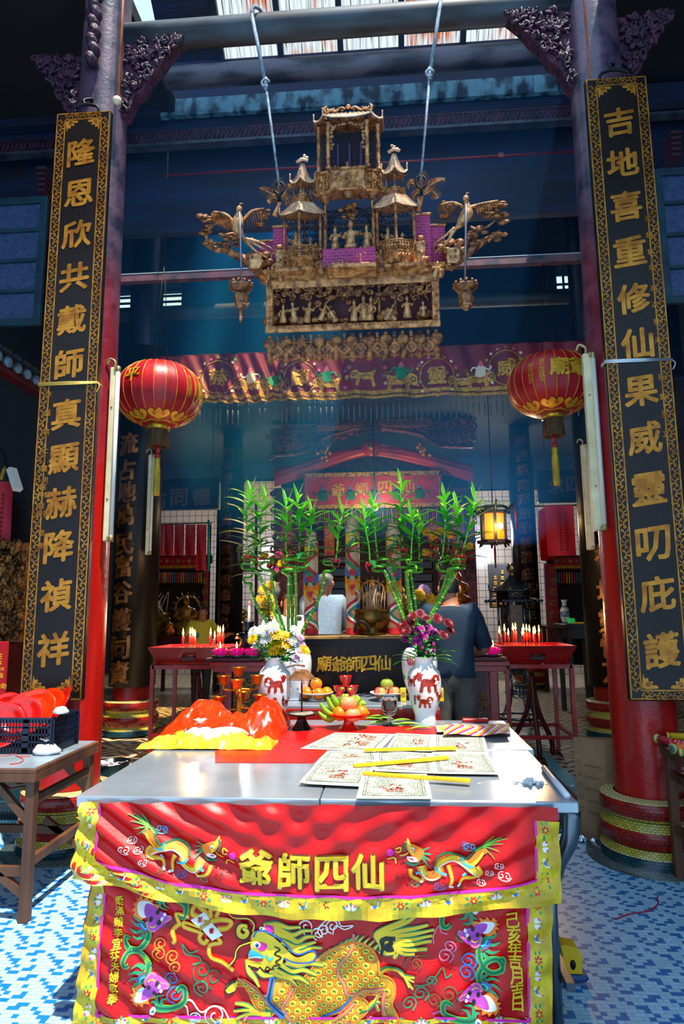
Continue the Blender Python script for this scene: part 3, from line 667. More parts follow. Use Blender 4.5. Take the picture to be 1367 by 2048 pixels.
def lion2d(m, fn, mi, mo):     # small running lion silhouette, about one unit long
    m.fill([(-.5, .1), (-.42, .3), (-.25, .36), (-.12, .25), (.2, .24), (.38, .3), (.5, .46), (.55, .4), (.47, .2), (.42, .05), (.5, -.3), (.38, -.32), (.3, -.05), (.05, -.06), (-.1, -.02), (-.16, -.3), (-.28, -.3), (-.26, -.02), (-.42, -.04)], fn, mi, .12)
    m.ribbon(spiral(-.36, .14, .11, 0, 1.2), .04, lambda x, y, o=0: fn(x, y, .002), mo, 2)
    m.ribbon(spiral(.45, .42, .1, 200, 1.2), .05, lambda x, y, o=0: fn(x, y, .002), mo, 2)
    m.ribbon([(-.1, .1), (.1, .14), (.3, .12)], .03, lambda x, y, o=0: fn(x, y, .002), mo, 2)
def rider2d(m, fn, a, b):
    m.fill([(-.16, .25), (-.1, .55), (.1, .55), (.2, .25), (.05, .15)], fn, a, .1); m.fill([(-.09, .55), (0, .75), (.09, .55)], fn, b, .1)
    m.ribbon([(-.1, .48), (-.3, .4), (-.35, .55)], .06, fn, a, 2); m.ribbon([(.1, .48), (.28, .5), (.34, .36)], .06, fn, a, 2)
def cloud2d(m, fn, mi, wd=.05):
    m.ribbon(spiral(-.2, 0, .2, 60, 1.1, 1)[::-1]+spiral(.15, .05, .16, 150, 1.0, -1), wd, fn, mi, 3); m.ribbon([(-.4, -.15), (-.1, -.22), (.3, -.16), (.6, -.22)], wd, fn, mi, 3)
def flower2d(m, fn, a, b, n=6):
    for k in range(n):
        t = 2*pi*k/n; m.fill([(.12*cos(t-.4), .12*sin(t-.4)), (.5*cos(t-.28), .5*sin(t-.28)), (.6*cos(t), .6*sin(t)), (.5*cos(t+.28), .5*sin(t+.28)), (.12*cos(t+.4), .12*sin(t+.4))], fn, a, .3, True, 2)
    m.fill([(.2*cos(k*pi/3), .2*sin(k*pi/3)) for k in range(6)], lambda x, y, o=0: fn(x, y, .002), b, .3, True, 2)
bp = lambda px, py: P(px, py, bY); b_out = pm('banner_outline', '#5a3410', None, rough=.6)
for px, py, s, fl, rd in ((500, 775, .34, 1, 1), (545, 780, .32, 1, 1), (653, 772, .34, 1, 1), (803, 768, .38, -1, 1), (920, 768, .3, 1, 0), (962, 762, .34, -1, 1), (725, 757, .3, 1, 0)):
    m = MB(); a = bp(px, py); f_ = on(ban, .006, a.x, a.z, s, 0, fl); lion2d(m, f_, 0, 3); rd and rider2d(m, on(ban, .009, a.x, a.z, s, 0, fl), 2 if px % 2 else 1, 4); flower2d(m, on(ban, .006, a.x-.16, a.z+.14, .05), 4, 0); flower2d(m, on(ban, .006, a.x-.19, a.z+.02, .04), 1, 0)
    m.build('embroidered_lion', [ban_gold, ban_white, ban_green, b_out, ban_pink], rb)
for px, py, ch in ((437, 755, '赫'), (600, 757, '顯'), (873, 752, '靈'), (1012, 735, '威')):
    m = MB(); a = bp(px, py); m.text(ch, .21, on(ban, .012, a.x, a.z), 0, .04, 0)
    m.ribbon([(.2*cos(k*pi/10), .21*sin(k*pi/10)) for k in range(20)], .012, on(ban, .007, a.x, a.z), 0, 2, True)
    for k in range(16): m.fill([(-.5, 0), (0, .4), (.5, 0), (0, -.4)], on(ban, .007, a.x+.245*cos(k*pi/8), a.z+.25*sin(k*pi/8), .045, k*22.5+90), (0, 3, 1, 0)[k % 4], .5, True, 2)
    m.build('embroidered_character', [ban_gold, ban_white, ban_green, ban_pink], rb)
for i, px in enumerate((470, 565, 690, 766, 838, 985, 1040)):
    a = bp(px, 735+12*(i % 3)); m = MB()
    for k in range(3): flower2d(m, on(ban, .006, a.x+.02*(k % 2), a.z+.1-.1*k, .045), 2+(k+i) % 3, 0)
    m.build('embroidered_flowers', [ban_gold, ban_white, ban_green, ban_pink, ban_blue], rb)
for i in range(12): m = MB(); a = bp(420+i*52, 795); cloud2d(m, on(ban, .006, a.x, a.z+.06, .09, 0, 1 if i % 2 else -1), 0); m.build('embroidered_cloud', ban_gold, rb)
m = MB()
for i in range(76):
    x = bx0+.05+i*(bx1-bx0-.1)/75; y = ban(x, bz0).y; L = .2+.02*(i % 3)
    m.tube([(x, y, bz0), (x, y, bz0-L*.45)], .003, 5, 0); m.tube([(x, y, bz0-L*.42), (x, y, bz0-L*.5), (x, y, bz0-L-.05)], [.006, .013, .009], 6, 0)
    if i < 75:
        x2 = x+(bx1-bx0-.1)/75; m.tube([(x, y, bz0-.02), ((x+x2)/2, y, bz0-.05), (x2, y, bz0-.02)], .0025, 4, 0)
fr = m.build('fringe', pm('fringe_grey', '#5a6676', None, rough=.6), rb)
m = MB(); m.tube([(-2.95, 7.5, bz1+.01), (2.4, 7.5, bz1+.01)], .02, 10); m.build('hanging_rod', pm('rod_red', '#4a1424', None, rough=.5), rb)
# ================================================================ steel altar table, its front cloth
TZ = .85
satin = pm('red_satin', '#cc0a0c', '#b40709', 3, .34, spec=.35, bump=.0006, bs=200)
satin_y = pm('yellow_brocade', '#d8b916', '#b8940c', 14, .42, bump=.001, bs=120, lo=.4, hi=.6)
th_col = {k: pm('thread_'+k, c, None, rough=.55, bump=.0012, bs=260) for k, c in dict(gold='#e6bb1e', ochre='#b88a10', orange='#f07a0a', magenta='#e0189a', green='#0f9a50', dkgreen='#0a5a34', white='#f2ece6', blue='#2a80d0', cyan='#30b8d8', purple='#b040a8', pink='#f070b0', red='#c81828', black='#14140c', brown='#7a4a20', lime='#7ac030').items()}
TK = list(th_col); TM = [th_col[k] for k in TK]; K = {k: i for i, k in enumerate(TK)}
CY = 2.55
def cp(px, py): a = P(px, py, CY); return (a.x, a.z)
def crop(ox, oy, s): return lambda pts: [cp(ox+x/s, oy+y/s) for x, y in pts]
def disp(x, z, lower):
    a = 1/(1+math.exp((x+.45)*7)); b = 1-a
    w1 = sin((z+.62*x)*62+2*sin(x*5)); w2 = sin((z-.62*x)*52+1.5*sin(z*9+x*3)); w3 = sin((z+.9*x)*31)
    k = (.0095+.005*a if not lower else .008)
    return k*(a*w1+b*.8*w2)+.006*w3*(1 if lower else .7)
def val(x, z, o=0): return V((x, 2.535-o+disp(x, z, 0)+.02*(z-.7), z))
def low(x, z, o=0): return V((x, 2.572-o+disp(x, z, 1), z))

# --- table
tb = thing('steel_altar_table', 'front steel-topped altar table with a red embroidered cloth on its front', 'table', (-.28, 3.0, 0))
xa, xb, yf, yb, xm = -1.225, .668, 2.56, 3.44, cp(638, 1605)[0]
for x0_, x1_ in ((xa, xm-.002), (xm+.002, xb)):
    m = MB(); m.box(((x0_+x1_)/2, (yf+yb)/2, TZ-.02), (x1_-x0_, yb-yf, .04), 0, bev=.004); m.build('steel_top', steel, tb)
steel_leg = pm('steel_leg', '#6a7076', None, rough=.3, metal=.9)
for x in (xa+.1, xb-.1):
    for y in (yf+.09, yb-.06):
        m = MB(); m.tube([(x, y, .0), (x, y, TZ-.04)], .024, 12); m.build('leg', steel_leg, tb)
m = MB(); m.beam((xa+.07, yf+.06, .2), (xa+.07, yb-.06, .2), .03); m.beam((xb-.05, yf+.06, .2), (xb-.05, yb-.06, .2), .03); m.beam((xa+.07, yb-.06, .2), (xb-.05, yb-.06, .2), .03)
for x in (xa+.07, xb-.05): m.beam((x, yf+.06, TZ-.06), (x, yb-.06, TZ-.06), .05, .04)
m.build('stretcher', steel_leg, tb)
m = MB(); m.tube(catmull([(xb-.02, yf+.03, TZ-.04), (xb-.03, yf+.04, TZ-.14), (xb-.07, yf+.07, TZ-.24), (xb-.1, yf+.09, TZ-.36)], 5), [.034, .025], 10); m.build('corner_bracket', steel_leg, tb)
m = MB(); a = PZ(1133, 1592, TZ+.01); b = PZ(1087, 1536, TZ+.01); m.tube([a, b], .013, 10); tag(m.build('edge_tube', pm('white_plastic', '#e8eaf0', None, rough=.3)), 'white plastic tube lying along the right edge of the steel table', 'tube')
t2 = thing('steel_altar_table', 'rear steel-topped altar table carrying the vases and the fruit stand', 'table', (-.26, 3.9, 0))
m = MB(); m.box(((xa+xb)/2+.02, (3.45+4.33)/2, TZ-.02), (xb-xa+.02, .88, .04), 0, bev=.004); m.build('steel_top', steel, t2)
for x in (xa+.1, xb-.04):
    for y in (3.52, 4.27): m = MB(); m.tube([(x, y, 0), (x, y, TZ-.04)], .024, 12); m.build('leg', steel_leg, t2)
m = MB(); m.box(((xa+xb)/2, 4.31, TZ-.1), (xb-xa-.1, .02, .12)); m.build('apron', red_paint, t2)

# --- cloth
cl = thing('altar_cloth', 'red satin altar cloth with a gold embroidered beast on the steel table front', 'altar cloth', (-.28, 2.55, 0))
ob = [cp(*q) for q in ((146, 1757), (213, 1765), (340, 1798), (450, 1817), (540, 1829), (640, 1835), (760, 1836), (880, 1827), (1000, 1813), (1120, 1803))]
ib = [cp(*q) for q in ((195, 1718), (272, 1741), (336, 1758), (450, 1777), (540, 1784), (640, 1788), (760, 1790), (880, 1783), (990, 1772), (1070, 1757))]
tl, trr = cp(165, 1603), cp(1112, 1613)
def along(pts, q): n = len(pts)-1; i = min(int(q*n), n-1); t_ = q*n-i; return (pts[i][0]+(pts[i+1][0]-pts[i][0])*t_, pts[i][1]+(pts[i+1][1]-pts[i][1])*t_)
obs = [(p.x, p.y) for p in catmull([(a, b, 0) for a, b in ob], 6)]; ibs = [(p.x, p.y) for p in catmull([(a, b, 0) for a, b in ib], 6)]
m = MB()
def vf(u, v):
    b = along(obs, u); t_ = (tl[0]+(trr[0]-tl[0])*u, tl[1]+(trr[1]-tl[1])*u); return val(t_[0]+(b[0]-t_[0])*v, t_[1]+(b[1]-t_[1])*v)
m.grid(vf, 220, 50); m.build('valance', satin, cl)
LB = .0
m = MB(); ll, lr = cp(182, 1740)[0], cp(1106, 1740)[0]; ll2, lr2 = cp(138, 2060)[0], cp(1107, 2060)[0]; zt = cp(600, 1700)[1]; zb = .03
m.grid(lambda u, v: low((ll+(lr-ll)*u)*(1-v)+(ll2+(lr2-ll2)*u)*v, zt+(zb-zt)*v), 220, 70); m.build('front_panel', satin, cl)
# borders
def motif(m, fn, k, s):
    if k == 0: flower2d(m, on(fn, .004, s=s*.9), K['red'], K['gold']); [m.fill([(.6, 0), (.9, .22), (1.2, 0), (.9, -.12)], on(fn, .003, s=s, rot=a), K['green'], .5, True, 2) for a in (20, 160, 200, -20)]
    elif k == 1:
        for q in (-1, 1): m.fill([(q*.1, -.4), (q*.6, -.35), (q*.75, .05), (q*.45, .4), (q*.15, .3)], on(fn, .004, s=s), K['white'], .3, True, 3); m.fill([(q*.3, .35), (q*.6, .3), (q*.72, .05), (q*.5, .1)], on(fn, .005, s=s), K['magenta'], .3, True, 2); m.fill([(q*.8, -.1), (q*1.1, .2), (q*1.2, -.1), (q*1, -.3)], on(fn, .003, s=s), K['green'], .5, True, 2)
        m.fill([(-.2, .4), (0, .75), (.2, .4), (0, .3)], on(fn, .003, s=s), K['green'], .5, True, 2)
    else:
        m.ribbon([(-.7, -.2), (-.2, -.25), (.2, -.1), (.3, .35), (.15, .6), (-.02, .5)], lambda q: .26*s*(1-.65*q), lambda x, y, o=0: fn(x, y, .004), K['white'], 4) if False else m.ribbon([(-.7*s, -.2*s), (-.2*s, -.25*s), (.2*s, -.1*s), (.3*s, .35*s), (.15*s, .6*s), (-.02*s, .5*s)], lambda q: .26*s*(1-.65*q), on(fn, .004), K['white'], 4)
        m.fill([(-.5, -.1), (-.1, .1), (.15, -.1), (-.2, -.35)], on(fn, .005, s=s), K['blue'], .3, True, 2)
        for a in (-.95, -.75, -.55): m.ribbon([(-.35*s, 0), (a*s, .35*s)], .06*s, on(fn, .004), K['brown'], 2)
        m.ribbon([(-.1*s, -.3*s), (-.2*s, -.75*s)], .04*s, on(fn, .004), K['brown'], 2); m.fill([(.1, .6), (.2, .72), (.3, .58), (.2, .5)], on(fn, .005, s=s), K['red'], .5, True, 2)
def border(name, fn, outer, inner, n, rot, flipm=1):
    m = MB(); N = 90
    for i in range(N):
        a, b = along(outer, i/N), along(outer, (i+1)/N); c, d = along(inner, (i+1)/N), along(inner, i/N)
        for j in range(4):
            q = [(p0[0]+(p1[0]-p0[0])*t_, p0[1]+(p1[1]-p0[1])*t_) for p0, p1, t_ in ((a, d, j/4), (b, c, j/4), (b, c, (j+1)/4), (a, d, (j+1)/4))]
            m.add([fn(x, y, .003) for x, y in q], [(0, 1, 2, 3)], 0, True)
    o1 = m.build(name, [satin_y], cl)
    m = MB(); m.ribbon(inner, .0095, on(fn, .005), K['magenta'], 4)
    for k in range(n):
        a, b = along(outer, (k+.5)/n), along(inner, (k+.5)/n); cx, cy = (a[0]*.4+b[0]*.6), (a[1]*.4+b[1]*.6)
        t1 = along(inner, min(1, (k+.6)/n)); t0 = along(inner, max(0, (k+.4)/n)); r_ = math.degrees(math.atan2(t1[1]-t0[1], t1[0]-t0[0])) if rot is None else rot
        motif(m, on(fn, 0, cx, cy, 1, r_), (k % 3), .026)
    m.build('border_embroidery', TM, o1)
border('border', val, ob, ib, 22, None)
border('border', val, [cp(165, 1603), cp(146, 1757)], [cp(203, 1603), cp(195, 1718)], 4, 80)
border('border', val, [cp(1115, 1640), cp(1120, 1803)], [cp(1068, 1640), cp(1070, 1757)], 4, -85)
border('border', low, [cp(181, 1750), cp(138, 2056)], [cp(207, 1750), cp(186, 2040)], 8, 82)
border('border', low, [cp(1106, 1800), cp(1107, 2056)], [cp(1056, 1800), cp(1060, 2046)], 7, -88)
border('border', low, [cp(138, 2056), cp(1107, 2056)], [cp(186, 2040), cp(1060, 2046)], 18, 0)
# lettering
m = MB()
for ch, px, py in (('爺', 514, 1731), ('師', 590, 1738), ('四', 664, 1743), ('仙', 735, 1739)):
    x, z = cp(px, py); m.text(ch, .118, on(val, .001, x, z), K['brown'], .052, .0, ext=.004); m.text(ch, .115, on(val, .003, x, z), K['gold'], .032, .0, ext=.006)
m.build('large_lettering', TM, cl)
m = MB()
for i, ch in enumerate('己亥年吉月吉日'): x, z = cp(1027+i*1.6, 1845+i*28); m.text(ch, .048, on(low, .002, x, z), K['gold'], .014, .05, ext=.004)
m.build('small_lettering', TM, cl); m = MB()
for i, ch in enumerate('柔滿賴李宜芬夫婦敬奉'): x, z = cp(237-i*1.9, 1803+i*22.4); m.text(ch, .034, on(low, .002, x, z), K['gold'], .012, .05, ext=.004)
m.build('small_lettering', TM, cl)
# dragons on the valance (drawn once, mirrored)
def dragon(f):
    m = MB(); q = lambda pts: [((x-640)/100, -(y-390)/100) for x, y in pts]
    F_ = lambda pts, c, o: m.fill(q(pts), lambda x, y, e=0: f(x, y, o), K[c], .12)
    def R_(pts, wd, c, o, tp=0): m.ribbon(q(pts), (lambda t_: wd*(1-tp*t_)), lambda x, y, e=0: f(x, y, o), K[c], 4)
    for e in ((1010, 150), (1080, 165), (1140, 175), (1090, 225), (1040, 285), (1000, 345)):
        R_([(800, 300), (880, 250), ((880+e[0])/2, (235+e[1])/2), e], .38, 'dkgreen', .004, .85); R_([(820, 290), (890, 250), ((890+e[0])/2, (240+e[1])/2), e], .14, 'lime', .0055, .8)
    R_([(740, 430), (800, 380), (860, 310), (930, 280)], .75, 'orange', .005, .4); R_([(760, 430), (830, 380), (900, 300)], .3, 'gold', .0065, .3)
    body = [(300, 420), (330, 500), (400, 520), (470, 480), (480, 400), (600, 350), (700, 390), (790, 450), (850, 490)]
    R_(body, .9, 'orange', .005, .1); R_(body, .5, 'gold', .0065, .2); R_([(x, y+34) for x, y in body], .12, 'white', .007)
    R_([(430, 410), (470, 330), (580, 300), (690, 340), (740, 360), (800, 310)], .2, 'dkgreen', .007)
    for a in ([(690, 350), (720, 410), (800, 430)], [(430, 430), (470, 480), (540, 500)], [(250, 500), (290, 480)], [(690, 500), (725, 480)]): R_(a, .22, 'cyan', .008)
    for a in ([(560, 420), (590, 520), (570, 590)], [(830, 420), (870, 480), (800, 520), (700, 520), (660, 570)], [(200, 450), (210, 520), (300, 570), (320, 540)]): R_(a, .45, 'orange', .006, .3); R_(a, .2, 'gold', .0075, .3)
    for a in ((570, 595), (660, 575), (300, 575), (590, 600), (650, 590)): m.fill([((a[0]-640)/100+.14*cos(t_), -(a[1]-390)/100+.1*sin(t_)) for t_ in (0, 1, 2, 3, 4, 5)], lambda x, y, e=0: f(x, y, .008), K['white'], .2)
    F_([(150, 200), (200, 215), (260, 240), (330, 290), (310, 350), (270, 390), (200, 390), (170, 370), (210, 340), (180, 300)], 'orange', .007)
    F_([(170, 210), (180, 170), (205, 220), (235, 330), (200, 320)], 'gold', .008); R_([(150, 300), (150, 240), (180, 200)], .2, 'dkgreen', .008)
    for e in ((390, 265), (400, 320), (395, 370), (370, 420)): R_([(270, 330), (330, (330+e[1])/2-10), e], .3, 'green', .006, .7)
    F_([(170, 350), (260, 355), (260, 385), (190, 390)], 'white', .009); F_([(180, 360), (230, 365), (220, 378)], 'red', .010); R_([(160, 400), (230, 415), (290, 390)], .25, 'dkgreen', .007, .4)
    m.fill([((225-640)/100+.16*cos(t_), -(275-390)/100+.22*sin(t_)) for t_ in (0, 1, 2, 3, 4, 5)], lambda x, y, e=0: f(x, y, .010), K['white'], .2); m.fill([((222-640)/100+.07*cos(t_), -(280-390)/100+.09*sin(t_)) for t_ in (0, 1, 2, 3, 4, 5)], lambda x, y, e=0: f(x, y, .011), K['black'], .2)
    for px, py, s, c in ((220, 590, .5, 'green'), (450, 600, .6, 'blue'), (660, 600, .4, 'dkgreen'), (850, 570, .5, 'white'), (1020, 410, .55, 'white'), (1060, 500, .7, 'white'), (930, 480, .5, 'white'), (740, 240, .7, 'cyan'), (720, 220, .5, 'blue'), (80, 520, .5, 'black')):
        x, y = q([(px, py)])[0]; g_ = on(f, .004, x, y, s)
        m.ribbon(spiral(0, 0, .5, 60, 1.2), .11, g_, K[c], 3); m.ribbon(spiral(.75, -.1, .45, 120, 1.1, -1), .11, g_, K[c], 3); m.ribbon([(-.5, -.3), (.1, -.6), (.9, -.55), (1.3, -.2)], .1, g_, K[c], 3)
    x, y = q([(10, 315)])[0]; m.fill([(x+.35*cos(t_), y+.38*sin(t_)) for t_ in (0, 1, 2, 3, 4, 5)], lambda a, b, e=0: f(a, b, .004), K['magenta'], .2)
    for a in ([(60, 280), (110, 260), (100, 310), (60, 305)], [(-20, 380), (50, 370), (60, 420)], [(100, 350), (150, 340), (180, 320)]): R_(a, .13, 'gold', .004)
    return m
for fl, (ox, oy) in ((1, (780+640/4.882, 1640+390/4.882)), (-1, (200+700/4.882, 1610+400/4.882))):
    x, z = cp(ox, oy); dragon(on(val, .002, x, z, 100/4.882*MPP(CY, .7), 0 if fl > 0 else -12, fl)).build('embroidered_dragon', TM, cl)
# bats
def bat(f):
    m = MB(); q = lambda pts: [((x-540)/100, -(y-340)/100) for x, y in pts]
    F_ = lambda pts, c, o, sm=True: m.fill(q(pts), lambda x, y, e=0: f(x, y, o), K[c], .15, sm, 3)
    def R_(pts, wd, c, o, tp=0): m.ribbon(q(pts), (lambda t_: wd*(1-tp*t_)), lambda x, y, e=0: f(x, y, o), K[c], 4)
    F_([(380, 180), (400, 210), (430, 180), (450, 215), (490, 190), (500, 220), (550, 215), (540, 250), (610, 260), (600, 300), (520, 340), (450, 380), (400, 340), (380, 330), (400, 300), (365, 290), (395, 260), (370, 240), (400, 225)], 'orange', .003, False)
    F_([(410, 235), (490, 230), (560, 270), (580, 320), (500, 350), (440, 330)], 'white', .004); F_([(480, 250), (560, 270), (620, 330), (560, 370), (490, 330)], 'purple', .005)
    for a in ([(480, 400), (520, 480), (510, 560), (430, 640), (330, 640), (295, 570), (310, 530), (350, 545)], [(600, 200), (680, 180), (790, 190), (880, 250), (870, 340), (830, 350), (800, 320)]):
        R_(a, .62, 'lime', .003, .35); R_(a, .48, 'green', .004, .4); R_(a, .16, 'dkgreen', .005, .5)
    for a in ([(480, 400), (410, 370), (380, 330)], [(470, 430), (400, 430), (345, 390)], [(480, 470), (410, 490), (345, 460)], [(490, 510), (430, 540), (380, 520)], [(620, 220), (620, 280), (690, 300)], [(660, 200), (670, 250), (720, 270)], [(640, 190), (600, 230), (570, 230)]): R_(a, .4, 'green', .0035, .8)
    R_([(440, 400), (450, 440), (500, 470)], .34, 'blue', .006); R_([(460, 400), (475, 440), (510, 455)], .14, 'cyan', .007); R_([(440, 390), (440, 450), (510, 490)], .07, 'red', .0075)
    m.ribbon(q([(570, 160), (590, 190), (610, 170), (590, 145), (565, 155)]), .2, lambda x, y, e=0: f(x, y, .006), K['white'], 3); F_([(575, 160), (600, 180), (605, 155)], 'blue', .007)
    F_([(520, 370), (560, 300), (640, 320), (700, 350), (730, 380), (690, 410), (640, 440), (590, 460), (530, 440)], 'purple', .006)
    m.ribbon(q([(520, 380), (520, 440), (560, 470), (600, 455)]), .2, lambda x, y, e=0: f(x, y, .007), K['pink'], 3); m.ribbon(q([(650, 400), (720, 380), (720, 355), (690, 360)]), .16, lambda x, y, e=0: f(x, y, .007), K['pink'], 3)
    R_([(680, 430), (740, 410), (735, 360)], .1, 'dkgreen', .0075); R_([(540, 415), (570, 430), (600, 415)], .1, 'gold', .008)
    for cx, cy in ((550, 365), (625, 395), (600, 318)): m.fill([((cx-540)/100+.18*cos(t_), -(cy-340)/100+.2*sin(t_)) for t_ in (0, 1, 2, 3, 4, 5)], lambda x, y, e=0: f(x, y, .008), K['black'], .2)
    for cx, cy in ((645, 372), (665, 340)): m.fill([((cx-540)/100+.14*cos(t_), -(cy-340)/100+.16*sin(t_)) for t_ in (0, 1, 2, 3, 4, 5)], lambda x, y, e=0: f(x, y, .008), K['white'], .2)
    return m
bs_ = 100/4.557*MPP(CY, .5)
for (px, py, sx, sy, rt) in ((180+540/4.557, 1760+340/4.557, 1, 1, 0), (180+520/4.557, 1760+1015/4.557, 1, -1, 0), (700+862/3.334, 1800+230/3.334, -1, 1, -8), (700+870/3.334, 1800+675/3.334, -1, -1, 8)):
    x, z = cp(px, py); g_ = on(low, .003, x, z, bs_, rt, sx); bat((lambda g_, sy: lambda a, b, e=0: g_(a, b*sy, e))(g_, sy)).build('embroidered_bat', TM, cl)
# the gold beast
m = MB(); qa = crop(430, 1800, 3.4175); qb = crop(700, 1800, 3.334); L0 = .003
def F_(pts, c, o, q=qa, sm=True, res=.012): m.fill(q(pts), on(low, L0+o), K[c], res, sm, 3)
def R_(pts, wd, c, o, tp=0, q=qa): m.ribbon(q(pts), (lambda t_: wd*.00054*(1-tp*t_)), on(low, L0+o), K[c], 4)
body = [(420, 560), (500, 585), (600, 540), (690, 445), (760, 380), (850, 325), (930, 300), (1000, 310), (1070, 360), (1115, 430), (1125, 510), (1180, 545), (1225, 590), (1230, 650), (1210, 720), (1240, 800), (1260, 890), (1165, 890), (1140, 760), (1140, 680), (1050, 675), (960, 700), (900, 750), (800, 810), (700, 870), (480, 900), (440, 790), (390, 720), (365, 640)]
leg1 = [(370, 650), (325, 665), (270, 600), (195, 548), (145, 560), (120, 610), (200, 622), (230, 690), (285, 770), (340, 810), (400, 790)]
leg2 = [(900, 730), (980, 690), (1050, 740), (1020, 800), (900, 860), (800, 880)]
for pg in (leg1, leg2, body): F_(pg, 'ochre', .001); m.ribbon(qa(pg), .005, on(low, L0+.004), K['orange'], 3, True)
def inside(pt, p):
    c = False
    for i in range(len(p)):
        (x1, y1), (x2, y2) = p[i], p[i-1]
        if (y1 > pt[1]) != (y2 > pt[1]) and pt[0] < (x2-x1)*(pt[1]-y1)/(y2-y1)+x1: c = not c
    return c
for j in range(14):
    for i in range(18):
        x, y = 200+i*72+(36 if j % 2 else 0), 330+j*44
        if any(inside((x, y), pg) and inside((x-25, y), pg) and inside((x+25, y), pg) for pg in (body, leg1, leg2)):
            R_([(x-36, y-22), (x-30, y+12), (x, y+28), (x+30, y+12), (x+36, y-22)], 9, 'orange', .004); F_([(x-26, y-8), (x, y-20), (x+26, y-8), (x+18, y+16), (x, y+22), (x-18, y+16)], 'gold', .003, sm=False, res=.03); R_([(x-12, y-4), (x+12, y+4)], 7, 'dkgreen', .005)
for i in range(13):                                                    # spines along the back
    t_ = i/12; x = 680+440*t_; y = 445-150*sin(pi*min(1, t_*1.05)*.62)**1.0 if t_ < .6 else 300+90*((t_-.6)/.4)**1.5
    R_([(x, y), (x+18, y-22), (x+45, y-50)], 34, 'green', .003, .8); R_([(x, y), (x+18, y-20), (x+40, y-42)], 16, 'gold', .004, .8)
R_([(650, 460), (760, 385), (860, 325), (960, 305), (1050, 345), (1110, 430), (1120, 510)], 14, 'orange', .005)
for a in ([(945, 250), (935, 330), (900, 390), (845, 460), (840, 540), (880, 600), (900, 660), (960, 670), (1010, 640), (1080, 640), (1150, 625)], [(530, 620), (490, 690), (455, 750), (480, 800), (520, 840)], [(150, 545), (230, 590), (310, 670), (360, 730)], [(950, 730), (880, 790), (800, 850)], [(1160, 640), (1145, 720), (1165, 830)]): R_(a, 24, 'magenta', .005); R_(a, 15, 'ochre', .006)
R_([(385, 550), (372, 640), (362, 700), (410, 770), (470, 810)], 40, 'blue', .006); R_([(385, 560), (372, 640), (365, 700), (410, 760), (465, 800)], 12, 'black', .007)
R_([(700, 840), (820, 780), (930, 690)], 14, 'blue', .006)
locks = [[(340, 190), (430, 210), (520, 260), (600, 230), (665, 215)], [(400, 230), (500, 270), (560, 300), (620, 270), (680, 255)], [(450, 290), (540, 330), (620, 320), (685, 300)], [(500, 330), (580, 365), (650, 345), (725, 350)], [(480, 430), (560, 462), (640, 450), (740, 460)], [(450, 450), (520, 500), (600, 490), (692, 520)], [(400, 490), (500, 540), (580, 540), (640, 575)], [(370, 500), (430, 545), (510, 560), (560, 605)], [(215, 420), (225, 490), (270, 540), (300, 600)], [(290, 490), (330, 530), (400, 540)], [(330, 185), (420, 180), (500, 210), (580, 205)]]
for a in locks: R_(a, 46, 'green', .006, .55)
for a in locks: R_(a, 30, 'gold', .0075, .6)
for e in ((130, 720), (120, 775), (140, 830), (200, 840)): R_([(380, 800), (300, 800), (220, 770+(e[1]-780)*.5), e], 44, 'green', .004, .5); R_([(370, 800), (300, 800), (220, 770+(e[1]-780)*.5), e], 26, 'gold', .0055, .5)
F_([(250, 240), (300, 215), (380, 240), (450, 310), (520, 375), (570, 395), (650, 372), (682, 388), (660, 430), (590, 445), (520, 425), (470, 400), (455, 440), (420, 475), (380, 485), (330, 495), (270, 475), (220, 455), (222, 390), (240, 350), (235, 300)], 'gold', .008)
R_([(255, 270), (290, 215), (380, 225), (460, 290), (520, 350), (570, 375), (650, 360), (690, 380)], 10, 'blue', .010); R_([(470, 405), (560, 440), (660, 435), (690, 390)], 10, 'blue', .010)
R_([(400, 330), (440, 350), (400, 380), (450, 400), (410, 430), (440, 450), (400, 460), (380, 490), (350, 470), (330, 500), (300, 475), (280, 490), (220, 460)], 9, 'black', .010)
F_([(300, 300), (350, 320), (330, 360), (290, 350)], 'magenta', .0095); F_([(340, 175), (390, 185), (400, 220), (360, 215)], 'magenta', .009)
for a, c, o in (((280, 318, 26, 22), 'white', .010), ((282, 320, 14, 14), 'blue', .011), ((283, 322, 7, 8), 'black', .012), ((318, 195, 18, 12), 'white', .0095), ((316, 197, 8, 8), 'blue', .0105)): F_([(a[0]+a[2]*cos(t_), a[1]+a[3]*sin(t_)) for t_ in (0, 1, 2, 3, 4, 5)], c, o, res=.03)
F_([(225, 400), (240, 345), (270, 360), (330, 400), (300, 415)], 'cyan', .010); F_([(225, 420), (300, 415), (320, 430), (280, 440)], 'red', .011); R_([(230, 408), (270, 400), (310, 405)], 9, 'white', .012); R_([(340, 390), (370, 420), (390, 400)], 14, 'cyan', .010)
m.ribbon(qa(spiral(190, 235, 55, -60, 1.2, -1)), .022, on(low, L0+.009), K['black'], 3); m.ribbon(qa(spiral(190, 235, 52, -60, 1.2, -1)), .015, on(low, L0+.010), K['gold'], 3)
for a in ([(240, 300), (170, 320), (140, 360), (130, 410), (95, 450)], [(250, 230), (265, 170), (220, 125), (120, 130), (80, 90), (30, 65)]): R_(a, 18, 'black', .009); R_(a, 8, 'gold', .010)
F_([(145, 570), (90, 590), (60, 620), (80, 655), (120, 650), (140, 610)], 'gold', .005); R_([(130, 580), (90, 600), (65, 625)], 9, 'black', .007); m.ribbon(qa([(145, 565), (85, 590), (58, 622), (80, 658), (125, 650)]), .005, on(low, L0+.006), K['black'], 3)
ends = [(380, 130), (435, 125), (520, 172), (562, 208), (552, 258), (545, 300), (515, 352), (430, 375), (290, 400)]
